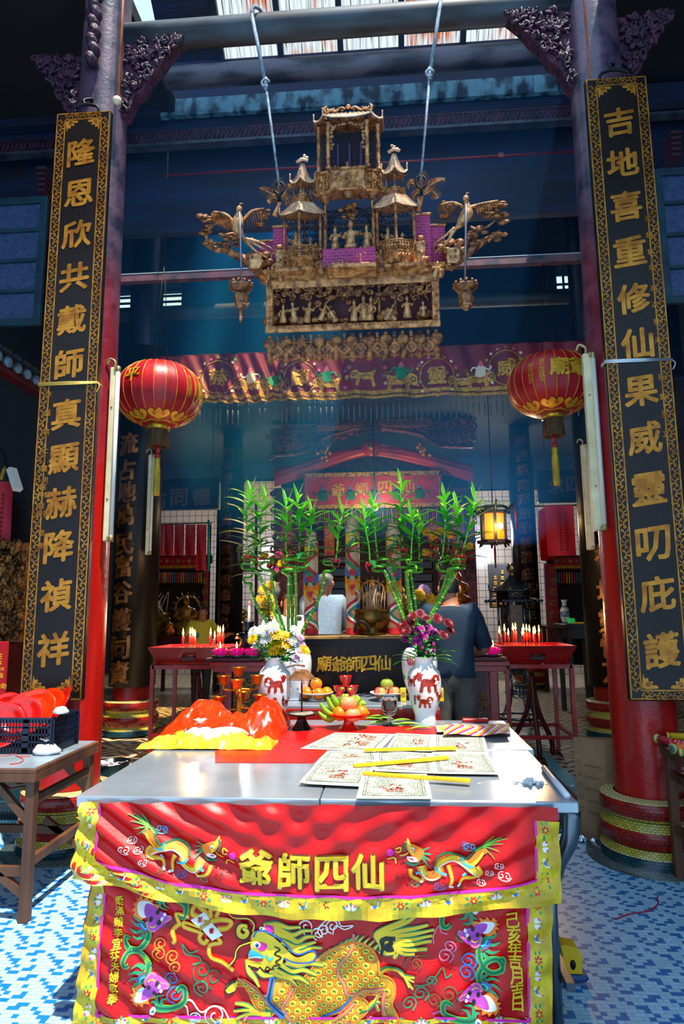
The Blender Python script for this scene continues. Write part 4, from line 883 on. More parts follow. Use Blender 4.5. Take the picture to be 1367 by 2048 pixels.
for wd, c, o in ((50, 'green', .003), (32, 'gold', .0045)):
    for i, e in enumerate(ends): R_([(225, 300), (170+i*6, 255+i*14), (210+i*12, 205+i*19), ((300+e[0])/2, (205+i*22+e[1])/2), e], wd, c, o+i*.0001, .5, qb)
m.ribbon(qb(spiral(250, 300, 50, 40, 1.3)), .016, on(low, L0+.006), K['black'], 3); R_([(300, 270), (210, 280), (215, 340), (205, 390)], 26, 'black', .006, .3, qb)
for e in ((430, 530), (425, 560), (395, 600), (420, 615)):
    R_([(185, 510), (230, 475), (310, 490), (360, 530), e], 38, 'green', .004, .5, qb); R_([(190, 510), (240, 480), (310, 495), (360, 535), e], 22, 'gold', .0055, .5, qb)
for e in ((190, 650), (200, 700), (190, 760)): R_([(60, 760), (120, 740), (160, 700), e], 30, 'gold', .004, .4, qb); R_([(60, 770), (120, 750), (160, 712), e], 10, 'green', .005, .4, qb)
m.build('embroidered_beast', TM, cl)
# scroll, clouds
qc = crop(180, 1760, 4.557); m = MB()
def R2(pts, wd, c, o, q=qc): m.ribbon(q(pts), wd*.00041, on(low, L0+o), K[c], 4)
for a in ([(1000, 440), (850, 410), (840, 460), (990, 500)], [(1080, 380), (930, 320), (950, 250), (1020, 300), (1070, 360)], [(1090, 370), (1080, 300), (1150, 300), (1130, 370)], [(1060, 400), (1160, 390), (1270, 410), (1240, 460), (1150, 460)], [(1010, 490), (980, 560), (1030, 600), (1060, 560)], [(1160, 540), (1180, 590), (1080, 620), (1090, 720), (1200, 760), (1300, 840)], [(800, 430), (740, 480), (760, 560), (740, 600)], [(900, 340), (790, 320), (770, 360), (800, 440)]): R2(a, 42, 'orange', .003); R2(a, 24, 'gold', .0045)
for pg in ([(915, 365), (1030, 310), (1085, 380), (990, 440)], [(1010, 450), (1100, 400), (1205, 510), (1105, 570)]): m.fill(qc(pg), on(low, L0+.006), K['white'], .02, False)
x, z = qc([(1000, 365)])[0]; m.text('聖', .016, on(low, L0+.008, x, z), K['red'], .02); x, z = qc([(1105, 465)])[0]; m.text('書', .018, on(low, L0+.008, x, z), K['red'], .02); R2([(1000, 460), (1040, 410), (1090, 385)], 26, 'ochre', .009)
m.build('embroidered_scroll', TM, cl)
def cl_(x, y, r, c, q, a0=90, d=1, wd=13): m = MB(); m.ribbon(q(spiral(x, y, r, a0, 1.5, d, 11, .2)), wd*.00041, on(low, L0+.002), K[c], 3); m.build('embroidered_cloud', TM, cl)
m = MB()
for x, y, r, c in ((630, 600, 65, 'orange'), (620, 690, 75, 'orange'), (740, 715, 65, 'orange'), (770, 810, 65, 'orange'), (725, 940, 78, 'blue'), (765, 1070, 85, 'blue'), (1010, 850, 90, 'dkgreen'), (1110, 920, 85, 'dkgreen'), (1010, 1000, 90, 'green'), (1130, 1260, 110, 'white'), (950, 1290, 70, 'white')): cl_(x, y, r, c, qc)
for a, c in (([(830, 600), (850, 700), (970, 730), (990, 780), (920, 800)], 'green'), ([(830, 600), (890, 690), (970, 660)], 'green'), ([(800, 1150), (870, 1180), (880, 1280), (960, 1260)], 'white'), ([(820, 1120), (910, 1130), (1000, 1230), (1100, 1180), (1200, 1200), (1260, 1300)], 'white')): R2(a, 14, c, .002)
for x, y, r, c in ((665, 320, 45, 'pink'), (635, 390, 60, 'pink'), (790, 420, 60, 'blue'), (780, 500, 60, 'blue'), (440, 440, 40, 'brown'), (660, 640, 60, 'brown'), (560, 690, 50, 'brown'), (540, 550, 40, 'green'), (470, 650, 60, 'green'), (390, 710, 55, 'green')): cl_(x, y, r*1.37, c, lambda p: qb([(700+(a-700)/1, b) for a, b in p]) if False else [cp(700+(x+(a-x)/1.37)/3.334, 1800+(y+(b-y)/1.37)/3.334) for a, b in p], 60, -1)
for a, c in (([(560, 320), (560, 250), (590, 180), (610, 230), (650, 240)], 'pink'), ([(430, 590), (520, 580), (580, 510), (620, 470), (640, 540), (680, 520)], 'green'), ([(360, 480), (390, 400), (530, 390)], 'brown'), ([(550, 780), (590, 765), (630, 770)], 'purple')): R2(a, 12, c, .002, qb)
for x, y, r in ((620, 200, 60), (700, 240, 50), (740, 215, 45), (800, 190, 50)): cl_(x, y, r*1.33, 'white', lambda p: [cp(430+(x+(a-x)/1.33)/3.4175, 1800+(y+(b-y)/1.33)/3.4175) for a, b in p], 100, 1, 11)
R2([(700, 200), (760, 150), (830, 140), (860, 200), (940, 200), (880, 225), (820, 190), (800, 250)], 10, 'white', .002, qa)
m.build('embroidered_streamers', TM, cl)
# ================================================================ things on the altar tables
from mathutils import noise as NZ
porcelain = pm('porcelain', '#eef0f2', '#dde4ea', 3, .12, coat=.4); lion_red = pm('lion_red', '#b83214', '#8a1e0a', 30, .3); lion_dark = pm('lion_dark', '#3a0c06', None, rough=.3)
leaf_g = pm('leaf_green', '#4cc428', '#1e8a22', 7, .3, spec=.6); leaf_l = pm('leaf_light', '#a6e63c', '#56c028', 7, .3, spec=.6); leaf_d = pm('leaf_dark', '#187a34', '#0a4a24', 8, .35)
red_plastic = pm('red_plastic', '#d8160c', None, rough=.18, coat=.4)
def surf_vase(prof):
    def at_(z):
        for (r0, z0), (r1, z1) in zip(prof, prof[1:]):
            if z0 <= z <= z1 and z1 > z0: return r0+(r1-r0)*(z-z0)/(z1-z0)
        return prof[-1][0]
    return lambda x, z, o=0: V(((at_(z)+.0012+o)*sin(x/max(at_(z), .03)), -(at_(z)+.0012+o)*cos(x/max(at_(z), .03)), z))
def smooth_prof(pr, n=5): return [(max(0, p.x), p.y) for p in catmull([(r, z, 0) for r, z in pr], n)]
vpr = smooth_prof([(.0, 0), (.062, 0), (.066, .006), (.066, .025), (.07, .045), (.092, .11), (.106, .19), (.108, .25), (.1, .3), (.072, .335), (.06, .355), (.059, .375), (.068, .395), (.066, .4), (.055, .39), (.05, .33)])
def lion_vase(label, x, y, sp):
    r = thing('lion_vase', label, 'vase', (x, y, TZ)); m = MB(); m.lathe(vpr, 40); m.build('vase_body', porcelain, r, w=False)
    fn = surf_vase([p for p in vpr[6:-8]]); m = MB()
    for lx, lz, s, fl in sp:
        f_ = on(fn, .0005, lx, lz, s, 0, fl)
        m.fill([(-.25, .12), (0, .2), (.3, .22), (.42, .1), (.46, -.12), (.52, -.4), (.36, -.42), (.3, -.18), (.15, -.14), (.12, -.38), (-.04, -.42), (-.04, -.14), (-.2, -.16), (-.24, -.42), (-.4, -.4), (-.34, -.1)], f_, 0, .12)
        m.fill([(-.34+.24*(1+.22*(k % 2))*cos(k*pi/9), .16+.23*(1+.22*(k % 2))*sin(k*pi/9)) for k in range(18)], on(fn, .0008, lx, lz, s, 0, fl), 0, .1, False)
        m.fill([(.4, .12), (.36, .34), (.3, .46), (.42, .44), (.42, .56), (.52, .48), (.6, .56), (.62, .42), (.72, .4), (.64, .26), (.56, .12)], on(fn, .0008, lx, lz, s, 0, fl), 0, .12, False)
        m.fill([(-.52, .04), (-.44, .12), (-.3, .08), (-.26, -.04), (-.42, -.06)], on(fn, .0014, lx, lz, s, 0, fl), 2, .1)
        g_ = on(fn, .0018, lx, lz, s, 0, fl); m.fill([(-.4, .2), (-.33, .28), (-.26, .2), (-.33, .13)], g_, 2, .2); m.ribbon([(-.5, .02), (-.4, .1), (-.28, .04)], .05*s, g_, 2, 2)
        for k in range(5): m.ribbon([(lx+fl*s*(-.2+.1*k), lz+s*.2), (lx+fl*s*(-.22+.1*k), lz+s*.05)], .03*s, g_ if False else on(fn, .0015), 1, 2)
    for k, zc in enumerate((.16, .145, .13, .115)): m.text('福壽同春'[k], .014, on(fn, .001, -.07 if sp[0][3] < 0 else .075, zc), 1, .01)
    m.build('painted_lions', [lion_red, lion_dark, porcelain], r, w=False); return r
a = PZ(548, 1441, TZ); b = PZ(850, 1441, TZ)
lion_vase('white vase painted with red lions, left of the two, holding white and yellow flowers', a.x, a.y, [(.02, .235, .115, 1), (-.02, .115, .08, 1), (.1, .12, .06, 1), (-.115, .26, .08, -1)])
lion_vase('white vase painted with red lions, right of the two, holding red and magenta flowers', b.x, b.y, [(.03, .24, .13, -1), (.0, .125, .085, -1), (-.1, .25, .07, 1), (.12, .15, .07, -1)])
VL, VR = a, b
# floral vases behind, on the low bench
by0, by1, bz_ = 4.47, 5.12, .92
bn = thing('offering_bench', 'low red bench with a steel top between the vases, holding plates of fruit', 'bench', (-.28, 4.8, .15))
m = MB(); m.box((-.28, (by0+by1)/2, bz_-.01), (1.16, by1-by0, .02), 0, bev=.003); m.build('bench_top', steel, bn)
m = MB(); m.box((-.28, by0+.01, bz_-.075), (1.18, .025, .11), 0, bev=.004)
for s in (-1, 1): m.box((-.28+s*.58, (by0+by1)/2, bz_-.07), (.02, by1-by0, .1), 0)
m.build('red_apron', red_paint, bn)
for s in (-1, 1):
    for y in (by0+.44, by1-.04): m = MB(); m.box((-.28+s*.55, y, (bz_-.08+.15)/2), (.05, .05, bz_-.23)); m.build('leg', red_paint, bn)
fpr = smooth_prof([(.0, 0), (.075, 0), (.08, .01), (.085, .03), (.11, .12), (.126, .22), (.122, .3), (.095, .35), (.06, .37), (.055, .39), (.07, .42), (.062, .42), (.045, .38)])
vase_blue = pm('vase_blue', '#1f3fa0', None, rough=.2); vase_pink = pm('vase_pink', '#c06a6a', '#8a5a9a', 30, .3)
def floral_vase(label, x, y, k):
    r = thing('floral_vase', label, 'vase', (x, y, bz_)); m = MB(); n = len(fpr)-1
    m.lathe(fpr, 36, [1 if (j < 8 and k == 0) or 36 < j < 42 else (2 if j >= 42 else 0) for j in range(n)]); m.build('vase_body', [porcelain, vase_blue, vase_pink], r, w=False)
    fn = surf_vase(fpr[4:-6]); m = MB(); g = random.Random(k)
    if k == 0:
        m.ribbon([(-.1, .1), (-.04, .17), (-.06, .22), (.02, .25), (.1, .24)], .008, on(fn, .001), 2, 3)
        for i in range(26): flower2d(m, on(fn, .0015, g.uniform(-.12, .12), g.uniform(.08, .3), g.uniform(.012, .02)), (3, 1, 4)[i % 3], 0, 5)
        m.fill([(-.5, 0), (-.1, .5), (.3, .35), (.6, -.1), (.1, -.3)], on(fn, .0025, .02, .29, .04), 1, .3)
    else:
        for cx, cz in ((-.07, .27), (-.05, .12), (.05, .2)): flower2d(m, on(fn, .002, cx, cz, .05), 3, 4, 8); flower2d(m, on(fn, .0028, cx, cz, .03), 4, 3, 8)
        for i in range(24): a_ = g.uniform(0, 360); m.fill([(0, -.1), (.5, -.3), (1, 0), (.5, .3)], on(fn, .001, g.uniform(-.14, .1), g.uniform(.06, .32), .04, a_), 1, .4)
    m.build('painted_flowers', [th_col['gold'], th_col['blue'] if k == 0 else th_col['green'], th_col['brown'], th_col['red'], th_col['pink']], r, w=False); return r
a = P(588, 1320, 4.78); b = P(838, 1320, 4.78); FL, FR = a, b
floral_vase('tall white vase with a painted blossom branch, behind the left lion vase', a.x, 4.78, 0)
floral_vase('tall white vase with painted red peonies, behind the right lion vase', b.x, 4.78, 1)

# ---- lucky bamboo
cane_m = pm('bamboo_cane', '#5aa81e', '#2f7a14', 6, .28, stretch=(1, 1, .3), coat=.2); node_m = pm('bamboo_node', '#c8c86a', None, rough=.5); ribbon_red = pm('ribbon_red', '#d80f18', None, rough=.3)
def blade(m, p, d, L, wd, mi, droop=.25, up=V((0, 0, 1))):
    d = d.normalized(); s = d.cross(up); s = s.normalized() if s.length > 1e-3 else V((1, 0, 0)); n = s.cross(d).normalized(); vs = []
    for i in range(7):
        t_ = i/6; c = p+d*L*t_-up*droop*L*t_*t_; h = wd*(sin(pi*min(1, t_*.92+.06))**.8)*(1-.25*t_) if i < 6 else 0
        vs += [c-s*h+n*h*.35, c, c+s*h+n*h*.35]
    m.add(vs, [(i*3+j, i*3+j+1, i*3+j+4, i*3+j+3) for i in range(6) for j in (0, 1)], mi, True)
def bamboo(label, cane, curl, shoot, Y, Yc, g, ribbon=True, group=None):
    # cane px path from vase mouth; curl px centre and radius; shoot px path; the curl winds in depth
    pts = [P(x, y, Y+(Yc-Y)*i/(len(cane)-1)) for i, (x, y) in enumerate(cane)]; pc = catmull(pts, 6)
    r = thing('lucky_bamboo', label, 'bamboo', pts[0], group=group)
    cx, cy, cr, n = curl; c0 = P(cx, cy, Yc); rr = cr*MPP(Yc, 1.9); s0 = P(shoot[0][0], shoot[0][1], Yc); top = pc[-1]
    hel = []
    for i in range(int(n*14)+1):
        t_ = i/(n*14); a_ = math.atan2(0, top.x-c0.x)+2*pi*n*t_
        hel.append(V((c0.x+rr*cos(a_), Yc+rr*sin(a_)*.9, top.z+(s0.z-top.z)*t_+.008*sin(a_*2))))
    path = pc[:-1]+hel[1:] if n else pc
    path = path+[s0]
    m = MB(); rad0 = .0115; L = len(path); m.tube(path, [rad0 if i < len(pc) else rad0*(.95-.35*(i-len(pc))/max(1, L-len(pc))) for i in range(L)], 10, 0); acc = 0
    for i in range(1, len(pc)):
        acc += (pc[i]-pc[i-1]).length
        if acc > .045: acc = 0; d = (pc[i]-pc[i-1]).normalized()*.003; m.tube([pc[i]-d, pc[i]+d], rad0*1.12, 10, 1)
    m.build('cane', [cane_m, node_m], r)
    st = catmull([P(x, y, Yc+.02*sin(i*2)) for i, (x, y) in enumerate(shoot)], 8); m = MB(); m.tube(st, [.007, .003], 7, 1); N = len(st); nl = int(sum((st[i+1]-st[i]).length for i in range(N-1))/.0175)
    for k in range(nl):
        q = (k+.5)/nl; p = st[min(N-1, int(q*(N-1)))]; a_ = k*2.4+g.uniform(-.4, .4); e = .15+.75*q+g.uniform(-.2, .2)
        d = V((cos(a_), sin(a_)*.9, e)); Lf = (.12+.1*sin(pi*min(1, q*.75+.2)))*g.uniform(.85, 1.2); blade(m, p, d, Lf, Lf*.085+.004, (2 if q < .35 else (1 if q > .72 else 0)), g.uniform(.1, .4))
    for k in range(3): blade(m, st[-1], V((.35*cos(k*2.1), .35*sin(k*2.1), 1)), g.uniform(.12, .18), .014, 1, .05)
    m.build('leaves', [leaf_g, leaf_l, leaf_d], r)
    if ribbon:
        m = MB(); m.tube([s0+V((.016*cos(t_), .016*sin(t_), 0)) for t_ in (0, 1, 2, 3, 4, 5, 6)], .007, 6, 0)
        for s in (-1, 1): m.tube(catmull([s0+V((0, -.016, 0)), s0+V((s*.025, -.02, .015)), s0+V((s*.03, -.02, -.01)), s0+V((s*.012, -.02, -.05))], 4), [.006, .003], 5, 0)
        m.build('red_ribbon', ribbon_red, r)
    return r
g = random.Random(4); M_L = (590, 1300); M_R = (838, 1300); gl = 'bamboo in the left vase'; gr = 'bamboo in the right vase'
for lab, cane, curl, shoot, dy, rb_ in (
    ('lucky bamboo with the leafiest crown on the far left of the left bunch', [M_L, (562, 1255), (520, 1155), (505, 1142)], (497, 1128, 14, 1.5), [(497, 1115), (494, 1070), (495, 1020), (499, 988)], -.05, True),
    ('lucky bamboo with a tip bent right, second from the left in the left bunch', [M_L, (570, 1265), (548, 1190), (542, 1148)], (535, 1130, 16, 1), [(522, 1118), (520, 1075), (522, 1030), (530, 1000)], .03, True),
    ('lucky bamboo on a thin low cane at the outer left of the left bunch', [M_L, (555, 1270), (515, 1215), (500, 1172)], (495, 1160, 9, 1), [(505, 1150), (507, 1120), (510, 1085)], .1, False),
    ('lucky bamboo with an upright cane near the middle of the left bunch', [M_L, (577, 1260), (576, 1200), (577, 1145)], (578, 1130, 16, 1.5), [(573, 1115), (571, 1085), (574, 1050), (572, 1015)], -.06, False),
    ('tallest lucky bamboo of the left bunch with a bright pointed tip', [M_L, (585, 1260), (583, 1200), (581, 1148)], (590, 1127, 18, 1.5), [(597, 1115), (599, 1080), (598, 1030), (594, 1000)], .0, True),
    ('lucky bamboo just left of the first dragon candle', [M_L, (591, 1262), (592, 1200), (590, 1142)], (603, 1125, 14, 1), [(614, 1115), (619, 1080), (622, 1045), (622, 1030)], -.1, False),
    ('lone lucky bamboo leaning right with a zigzag top and a red bow', [M_L, (602, 1268), (640, 1190), (648, 1150)], (657, 1135, 12, 1), [(671, 1122), (675, 1085), (678, 1055), (684, 1030)], -.12, True)):
    bamboo(lab, cane, curl, shoot, 4.78, 4.78+dy, g, rb_, gl)
for lab, cane, curl, shoot, dy, rb_ in (
    ('lucky bamboo leaning far left of the right bunch with a red bow', [M_R, (806, 1235), (778, 1165), (770, 1145)], (757, 1136, 12, 1), [(740, 1130), (737, 1090), (731, 1060), (728, 1030)], -.1, True),
    ('lucky bamboo with pale leaves beside the middle dragon candle', [M_R, (810, 1238), (790, 1170), (780, 1135)], (765, 1125, 14, 1), [(755, 1115), (751, 1080), (748, 1040), (745, 1012)], 0, False),
    ('tallest lucky bamboo of the right bunch in front of the right dragon candle', [M_R, (820, 1230), (814, 1180), (811, 1140)], (803, 1118, 16, 1.5), [(805, 1100), (803, 1060), (801, 1010), (801, 970)], .05, True),
    ('lucky bamboo just right of the right dragon candle', [M_R, (824, 1230), (818, 1190), (814, 1150)], (822, 1138, 10, 1), [(822, 1120), (823, 1085), (826, 1050), (823, 1040)], -.08, False),
    ('lucky bamboo on a dark thin cane in the middle of the right bunch', [M_R, (832, 1222), (826, 1180), (822, 1150)], (830, 1138, 13, 1.5), [(838, 1120), (838, 1095), (836, 1075), (842, 1055)], .08, False),
    ('lucky bamboo crowned with leaves over the head of the man in navy', [M_R, (855, 1245), (880, 1190), (893, 1150)], (885, 1138, 12, 1), [(884, 1115), (888, 1075), (891, 1035), (889, 1000)], .06, False),
    ('lucky bamboo second from the right in the right bunch', [M_R, (858, 1242), (890, 1180), (903, 1145)], (905, 1132, 12, 1), [(910, 1112), (917, 1075), (915, 1045), (914, 1020)], -.02, True),
    ('rightmost lucky bamboo with a tip leaning toward the palace lantern', [M_R, (862, 1240), (895, 1175), (912, 1142)], (915, 1132, 13, 1.5), [(922, 1115), (932, 1075), (942, 1035), (950, 1005)], -.1, True)):
    bamboo(lab, cane, curl, shoot, 4.78, 4.78+dy, g, rb_, gr)

# ---- chrysanthemums
pet = {k: pm('petal_'+k, a_, b_, 40, .5) for k, a_, b_ in (('white', '#f4f2ee', '#d8dce0'), ('yellow', '#f6c80a', '#e09a06'), ('mauve', '#e6c4dc', '#c48abc'), ('red', '#8a0620', '#560416'), ('magenta', '#b80a8c', '#8a086a'))}
def blossom(m, c, d, R_, mi, mc, g):
    d = d.normalized(); u = d.orthogonal().normalized(); v = d.cross(u)
    for ring, (n, f_, up_) in enumerate(((16, 1, .1), (14, .86, .35), (12, .66, .7), (9, .45, 1.1), (6, .25, 1.6))):
        for k in range(n):
            a_ = 2*pi*(k+.5*(ring % 2))/n+g.uniform(-.08, .08); o = (u*cos(a_)+v*sin(a_)+d*up_).normalized(); t_ = d.cross(o).normalized(); L = R_*f_*g.uniform(.92, 1.06); h = R_*.13
            b = c+o*L*.15; q = c+o*L*.75+d*R_*.05; e = c+o*L-d*R_*.04*(1-ring*.2)
            m.add([b-t_*h*.4, b+t_*h*.4, q+t_*h, e+t_*h*.3, e-t_*h*.3, q-t_*h], [(0, 1, 2, 5), (5, 2, 3, 4)], mi, True)
    m.ell(c+d*R_*.18, R_*.16, 8, 5, mc)
def flower(label, px, py, Y, R_, kind, V0, group, g, bud=False):
    p = P(px, py, Y); r = thing('chrysanthemum', label, 'flower', (V0.x, V0.y, TZ+.36), group=group)
    d = V((p.x-V0.x, p.y-V0.y-.12, .1+g.uniform(0, .1))); m = MB()
    if bud: m.ell(p, (R_*.7, R_*.7, R_*.8), 10, 7, 0); [blade(m, p, V((cos(k), sin(k), 1.2)), R_*1.3, R_*.25, 0, -.2) for k in range(6)]
    else: blossom(m, p, d, R_, 0, 1, g)
    m.build('blossom', [pet[kind], pet['yellow' if kind in ('white', 'mauve') else kind]], r)
    m = MB(); base = V((V0.x+g.uniform(-.03, .03), V0.y+g.uniform(-.03, .03), TZ+.33)); mid = (p+base)/2+V((0, 0, .02)); m.tube(catmull([base, mid, p], 4), .0032, 6, 0)
    for k in range(3):
        q = base+(p-base)*g.uniform(.35, .85); blade(m, q, V((g.uniform(-1, 1), g.uniform(-1, .2), g.uniform(0, .8))), g.uniform(.05, .085), .016, 1 if k else 2, .3)
    m.build('stem', [leaf_d, leaf_g, leaf_d], r); return r
G1 = 'chrysanthemums in the left lion vase'; G2 = 'chrysanthemums in the right lion vase'
for kind, lab, pts in (('white', 'white chrysanthemum in the left lion vase', ((520, 1263), (532, 1278), (514, 1288), (545, 1254), (533, 1298), (506, 1264), (590, 1262), (587, 1283), (530, 1262))),
    ('yellow', 'yellow chrysanthemum in the left lion vase', ((553, 1268), (571, 1273), (556, 1286), (576, 1292), (541, 1288), (562, 1303), (505, 1278), (547, 1302), (608, 1300))),
    ('mauve', 'pale mauve chrysanthemum in the left lion vase', ((601, 1275), (597, 1303), (604, 1289), (591, 1316)))):
    for x, y in pts: flower(lab, x, y, VL.y-.06+g.uniform(-.05, .05), g.uniform(.04, .05) if kind != 'mauve' else .03, kind, VL, G1, g)
for kind, lab, pts in (('red', 'dark red chrysanthemum in the right lion vase', ((824, 1233), (838, 1228), (851, 1236), (806, 1250), (820, 1247), (874, 1237), (896, 1247), (900, 1260), (887, 1270), (812, 1262))),
    ('magenta', 'magenta chrysanthemum in the right lion vase', ((838, 1259), (855, 1255), (823, 1268), (845, 1272), (811, 1276), (865, 1264), (832, 1282)))):
    for x, y in pts: flower(lab, x, y, VR.y-.06+g.uniform(-.05, .05), g.uniform(.036, .043), kind, VR, G2, g)
for x, y in ((831, 1290), (844, 1296), (867, 1289), (868, 1301), (852, 1306)): flower('magenta chrysanthemum bud in the right lion vase', x, y, VR.y-.09, .016, 'magenta', VR, G2, g, True)
for V0, xs, lab in ((VL, range(500, 606, 9), 'spray of green leaves under the flowers in the left lion vase'), (VR, range(795, 905, 9), 'spray of green leaves under the flowers in the right lion vase')):
    m = MB()
    for i, x in enumerate(xs):
        for y in (1300, 1315): p = P(x, y+g.uniform(-6, 6), V0.y-.05); o = V((V0.x, V0.y, TZ+.37)); blade(m, o+(p-o)*.35, p-o+V((0, g.uniform(-.05, .05), .02)), (p-o).length*.9, .017, i % 3, .35)
    tag(m.build('leaf_spray', [leaf_g, leaf_d, leaf_l]), lab, 'leaves')

# ---- fruit, plates, cups
orange_m = pm('orange_skin', '#f08a06', '#d86c04', 30, .38, bump=.0015, bs=90); apple_m = pm('apple_skin', '#b8182c', '#e89a5a', 4, .22, lo=.45, hi=.65, coat=.3, stretch=(3, 3, .6)); apple_g = pm('apple_green', '#8aa832', '#b0502a', 3, .22, lo=.45, hi=.62, coat=.3); apple_p = pm('apple_peach', '#f0b878', '#d84a2a', 4, .25, coat=.3)
stalk_m = pm('fruit_stalk', '#3a2a14', None, rough=.7); ban_m = pm('banana_green', '#6cae1c', '#9ac22a', 4, .35, stretch=(1, 1, .4))
def fruit(kind, label, px, py, Y, R_, mat_, grp):
    p = P(px, py, Y); r = thing(kind, label, kind, (p.x, p.y, p.z-R_), group=grp); m = MB()
    if kind == 'orange': m.ell((0, 0, R_), R_, 18, 12)
    else: m.lathe([(R_*sin(t_)*(1.02-.12*cos(t_)*-1*0), R_-R_*.92*cos(t_)*(1-.25*math.exp(-(sin(t_)/.35)**2))) for t_ in [pi*i/14 for i in range(15)]], 20)
    m.build('fruit_flesh', mat_, r, w=False); m = MB(); m.tube([(0, 0, R_*1.7), (.003, 0, R_*2.08)], .0022, 5); m.build('stalk', stalk_m, r, w=False); return r
def dish(label, px, py, z, Y, R_, h, mat_, name='fruit_plate'):
    c = P(px, py, Y); r = thing(name, label, 'plate', (c.x, Y, z)); m = MB()
    m.lathe(smooth_prof([(0, 0), (R_*.5, 0), (R_*.48, .01), (R_*.36, h*.55), (R_*.5, h*.75), (R_*.95, h), (R_, h+.008), (R_*.9, h+.004), (R_*.4, h*.85), (0, h*.8)], 4), 36); m.build('plate_body', mat_, r, w=False); return r
dish('white footed plate holding a pyramid of oranges', 633, 1400, bz_, 4.72, .118, .05, porcelain); dish('white footed plate holding two red apples and a green one', 773, 1400, bz_, 4.72, .118, .05, porcelain)
gO = 'oranges on the white plate'
for i, (x, y, d) in enumerate(((614, 1386, -.01), (637, 1388, -.05), (653, 1386, .02), (632, 1368, -.01))): fruit('orange', ('orange at the left of the plate pyramid', 'orange at the front of the plate pyramid', 'orange at the right of the plate pyramid', 'orange on top of the plate pyramid')[i], x, y, 4.72+d, .043, orange_m, gO)
for i, (x, y, mt, d) in enumerate(((760, 1385, apple_m, -.02), (787, 1384, apple_m, 0), (773, 1369, apple_g, 0))): fruit('apple', ('red apple at the left of the white plate', 'red apple at the right of the white plate', 'green and red apple on top of the white plate')[i], x, y, 4.72+d, .046, mt, 'apples on the white plate')
dish('pink rimmed saucer under the red cups', 691, 1402, bz_, 4.68, .09, .03, pm('pink_glaze', '#e6a0a8', None, rough=.2), 'saucer')
for i, (x, y) in enumerate(((679, 1392), (704, 1392), (691, 1372))):
    c = P(x, y, 4.66); r = thing('offering_cup', ('red plastic cup at the lower left of a stack of three', 'red plastic cup at the lower right of a stack of three', 'red plastic cup on top of a stack of three')[i], 'cup', (c.x, 4.66, c.z)); m = MB()
    m.lathe([(0, 0), (.028, 0), (.022, .008), (.024, .02), (.036, .035), (.042, .065), (.047, .07), (.04, .066), (.03, .03), (0, .025)], 24, wob=lambda a_, j: 1+.03*sin(a_*12)*(j > 3)); m.build('cup_body', red_plastic, r, w=False)
for i, (x, y) in enumerate(((668, 1396), (683, 1377), (692, 1392), (700, 1378), (715, 1396))):
    p = P(x, y, 4.63); m = MB(); m.ell(p, (.018, .016, .013), 10, 7); tag(m.build('longan_bun', pm('bun_yellow', '#e0c84a', '#a89028', 20, .5)), 'small yellow sweet tucked between the red cups', 'sweet', 'sweets around the red cups')
for x, lab in ((806, 'small yellow packet left of the peony vase'), (881, 'small yellow packet right of the peony vase')):
    p = P(x, 1404, 4.68); m = MB(); m.box((p.x, 4.68, bz_+.045), (.04, .05, .09), bev=.004); m.box((p.x, 4.655, bz_+.05), (.03, .004, .03), 1); tag(m.build('packet', [pm('packet_yellow', '#e8c81a', None, rough=.4), pm('packet_mark', '#b8860a', None, rough=.5)]), lab, 'packet')
# red fruit stand in front
c = PZ(697, 1458, TZ); FS = c
r = thing('fruit_stand', 'red plastic pedestal dish heaped with bananas, apples and oranges', 'fruit stand', c); m = MB()
m.lathe(smooth_prof([(0, 0), (.058, 0), (.06, .006), (.04, .02), (.03, .045), (.045, .062), (.1, .075), (.125, .09), (.128, .096), (.118, .09), (.06, .074), (0, .07)], 4), 40); m.build('stand_body', red_plastic, r, w=False)
fy = c.y
fruit('orange', 'orange at the front left of the red fruit stand', 679, 1427, fy-.03, .042, orange_m, None); fruit('apple', 'yellow red apple at the front of the red fruit stand', 705, 1430, fy-.05, .046, apple_p, None)
fruit('orange', 'orange at the right of the red fruit stand', 722, 1425, fy-.01, .042, orange_m, None); fruit('apple', 'apple with a small sticker on top of the red fruit stand', 697, 1407, fy-.02, .05, apple_p, None)
def bananas(label, pts):
    c = P(*pts[0][0], fy+.02); r = thing('banana_bunch', label, 'bananas', c)
    for q in pts:
        m = MB(); pp = catmull([P(x, y, fy+d) for (x, y), d in zip(q[:], (.02, .01, 0, -.01))], 5); m.tube(pp, [.008]+[.0175*sin(pi*min(1, .12+.8*i/(len(pp)-1)))+.002 for i in range(1, len(pp))], 8, 0); m.ell(pp[-1], .004, 6, 4, 1); m.build('banana', [ban_m, stalk_m], r)
bananas('bunch of green bananas spilling left off the red fruit stand', [[(676, 1425), (662, 1438), (648, 1434), (636, 1424)], [(676, 1422), (664, 1428), (650, 1420), (640, 1406)], [(676, 1420), (668, 1418), (660, 1408), (654, 1394)], [(678, 1418), (674, 1408), (668, 1398), (664, 1389)], [(684, 1418), (684, 1408), (685, 1398), (687, 1388)]])
bananas('bunch of green bananas behind the fruit on the right of the stand', [[(712, 1420), (718, 1412), (724, 1406), (731, 1409)], [(708, 1420), (712, 1408), (716, 1400), (721, 1397)], [(704, 1418), (705, 1404), (707, 1396), (709, 1391)], [(716, 1424), (726, 1422), (732, 1426), (736, 1432)]])
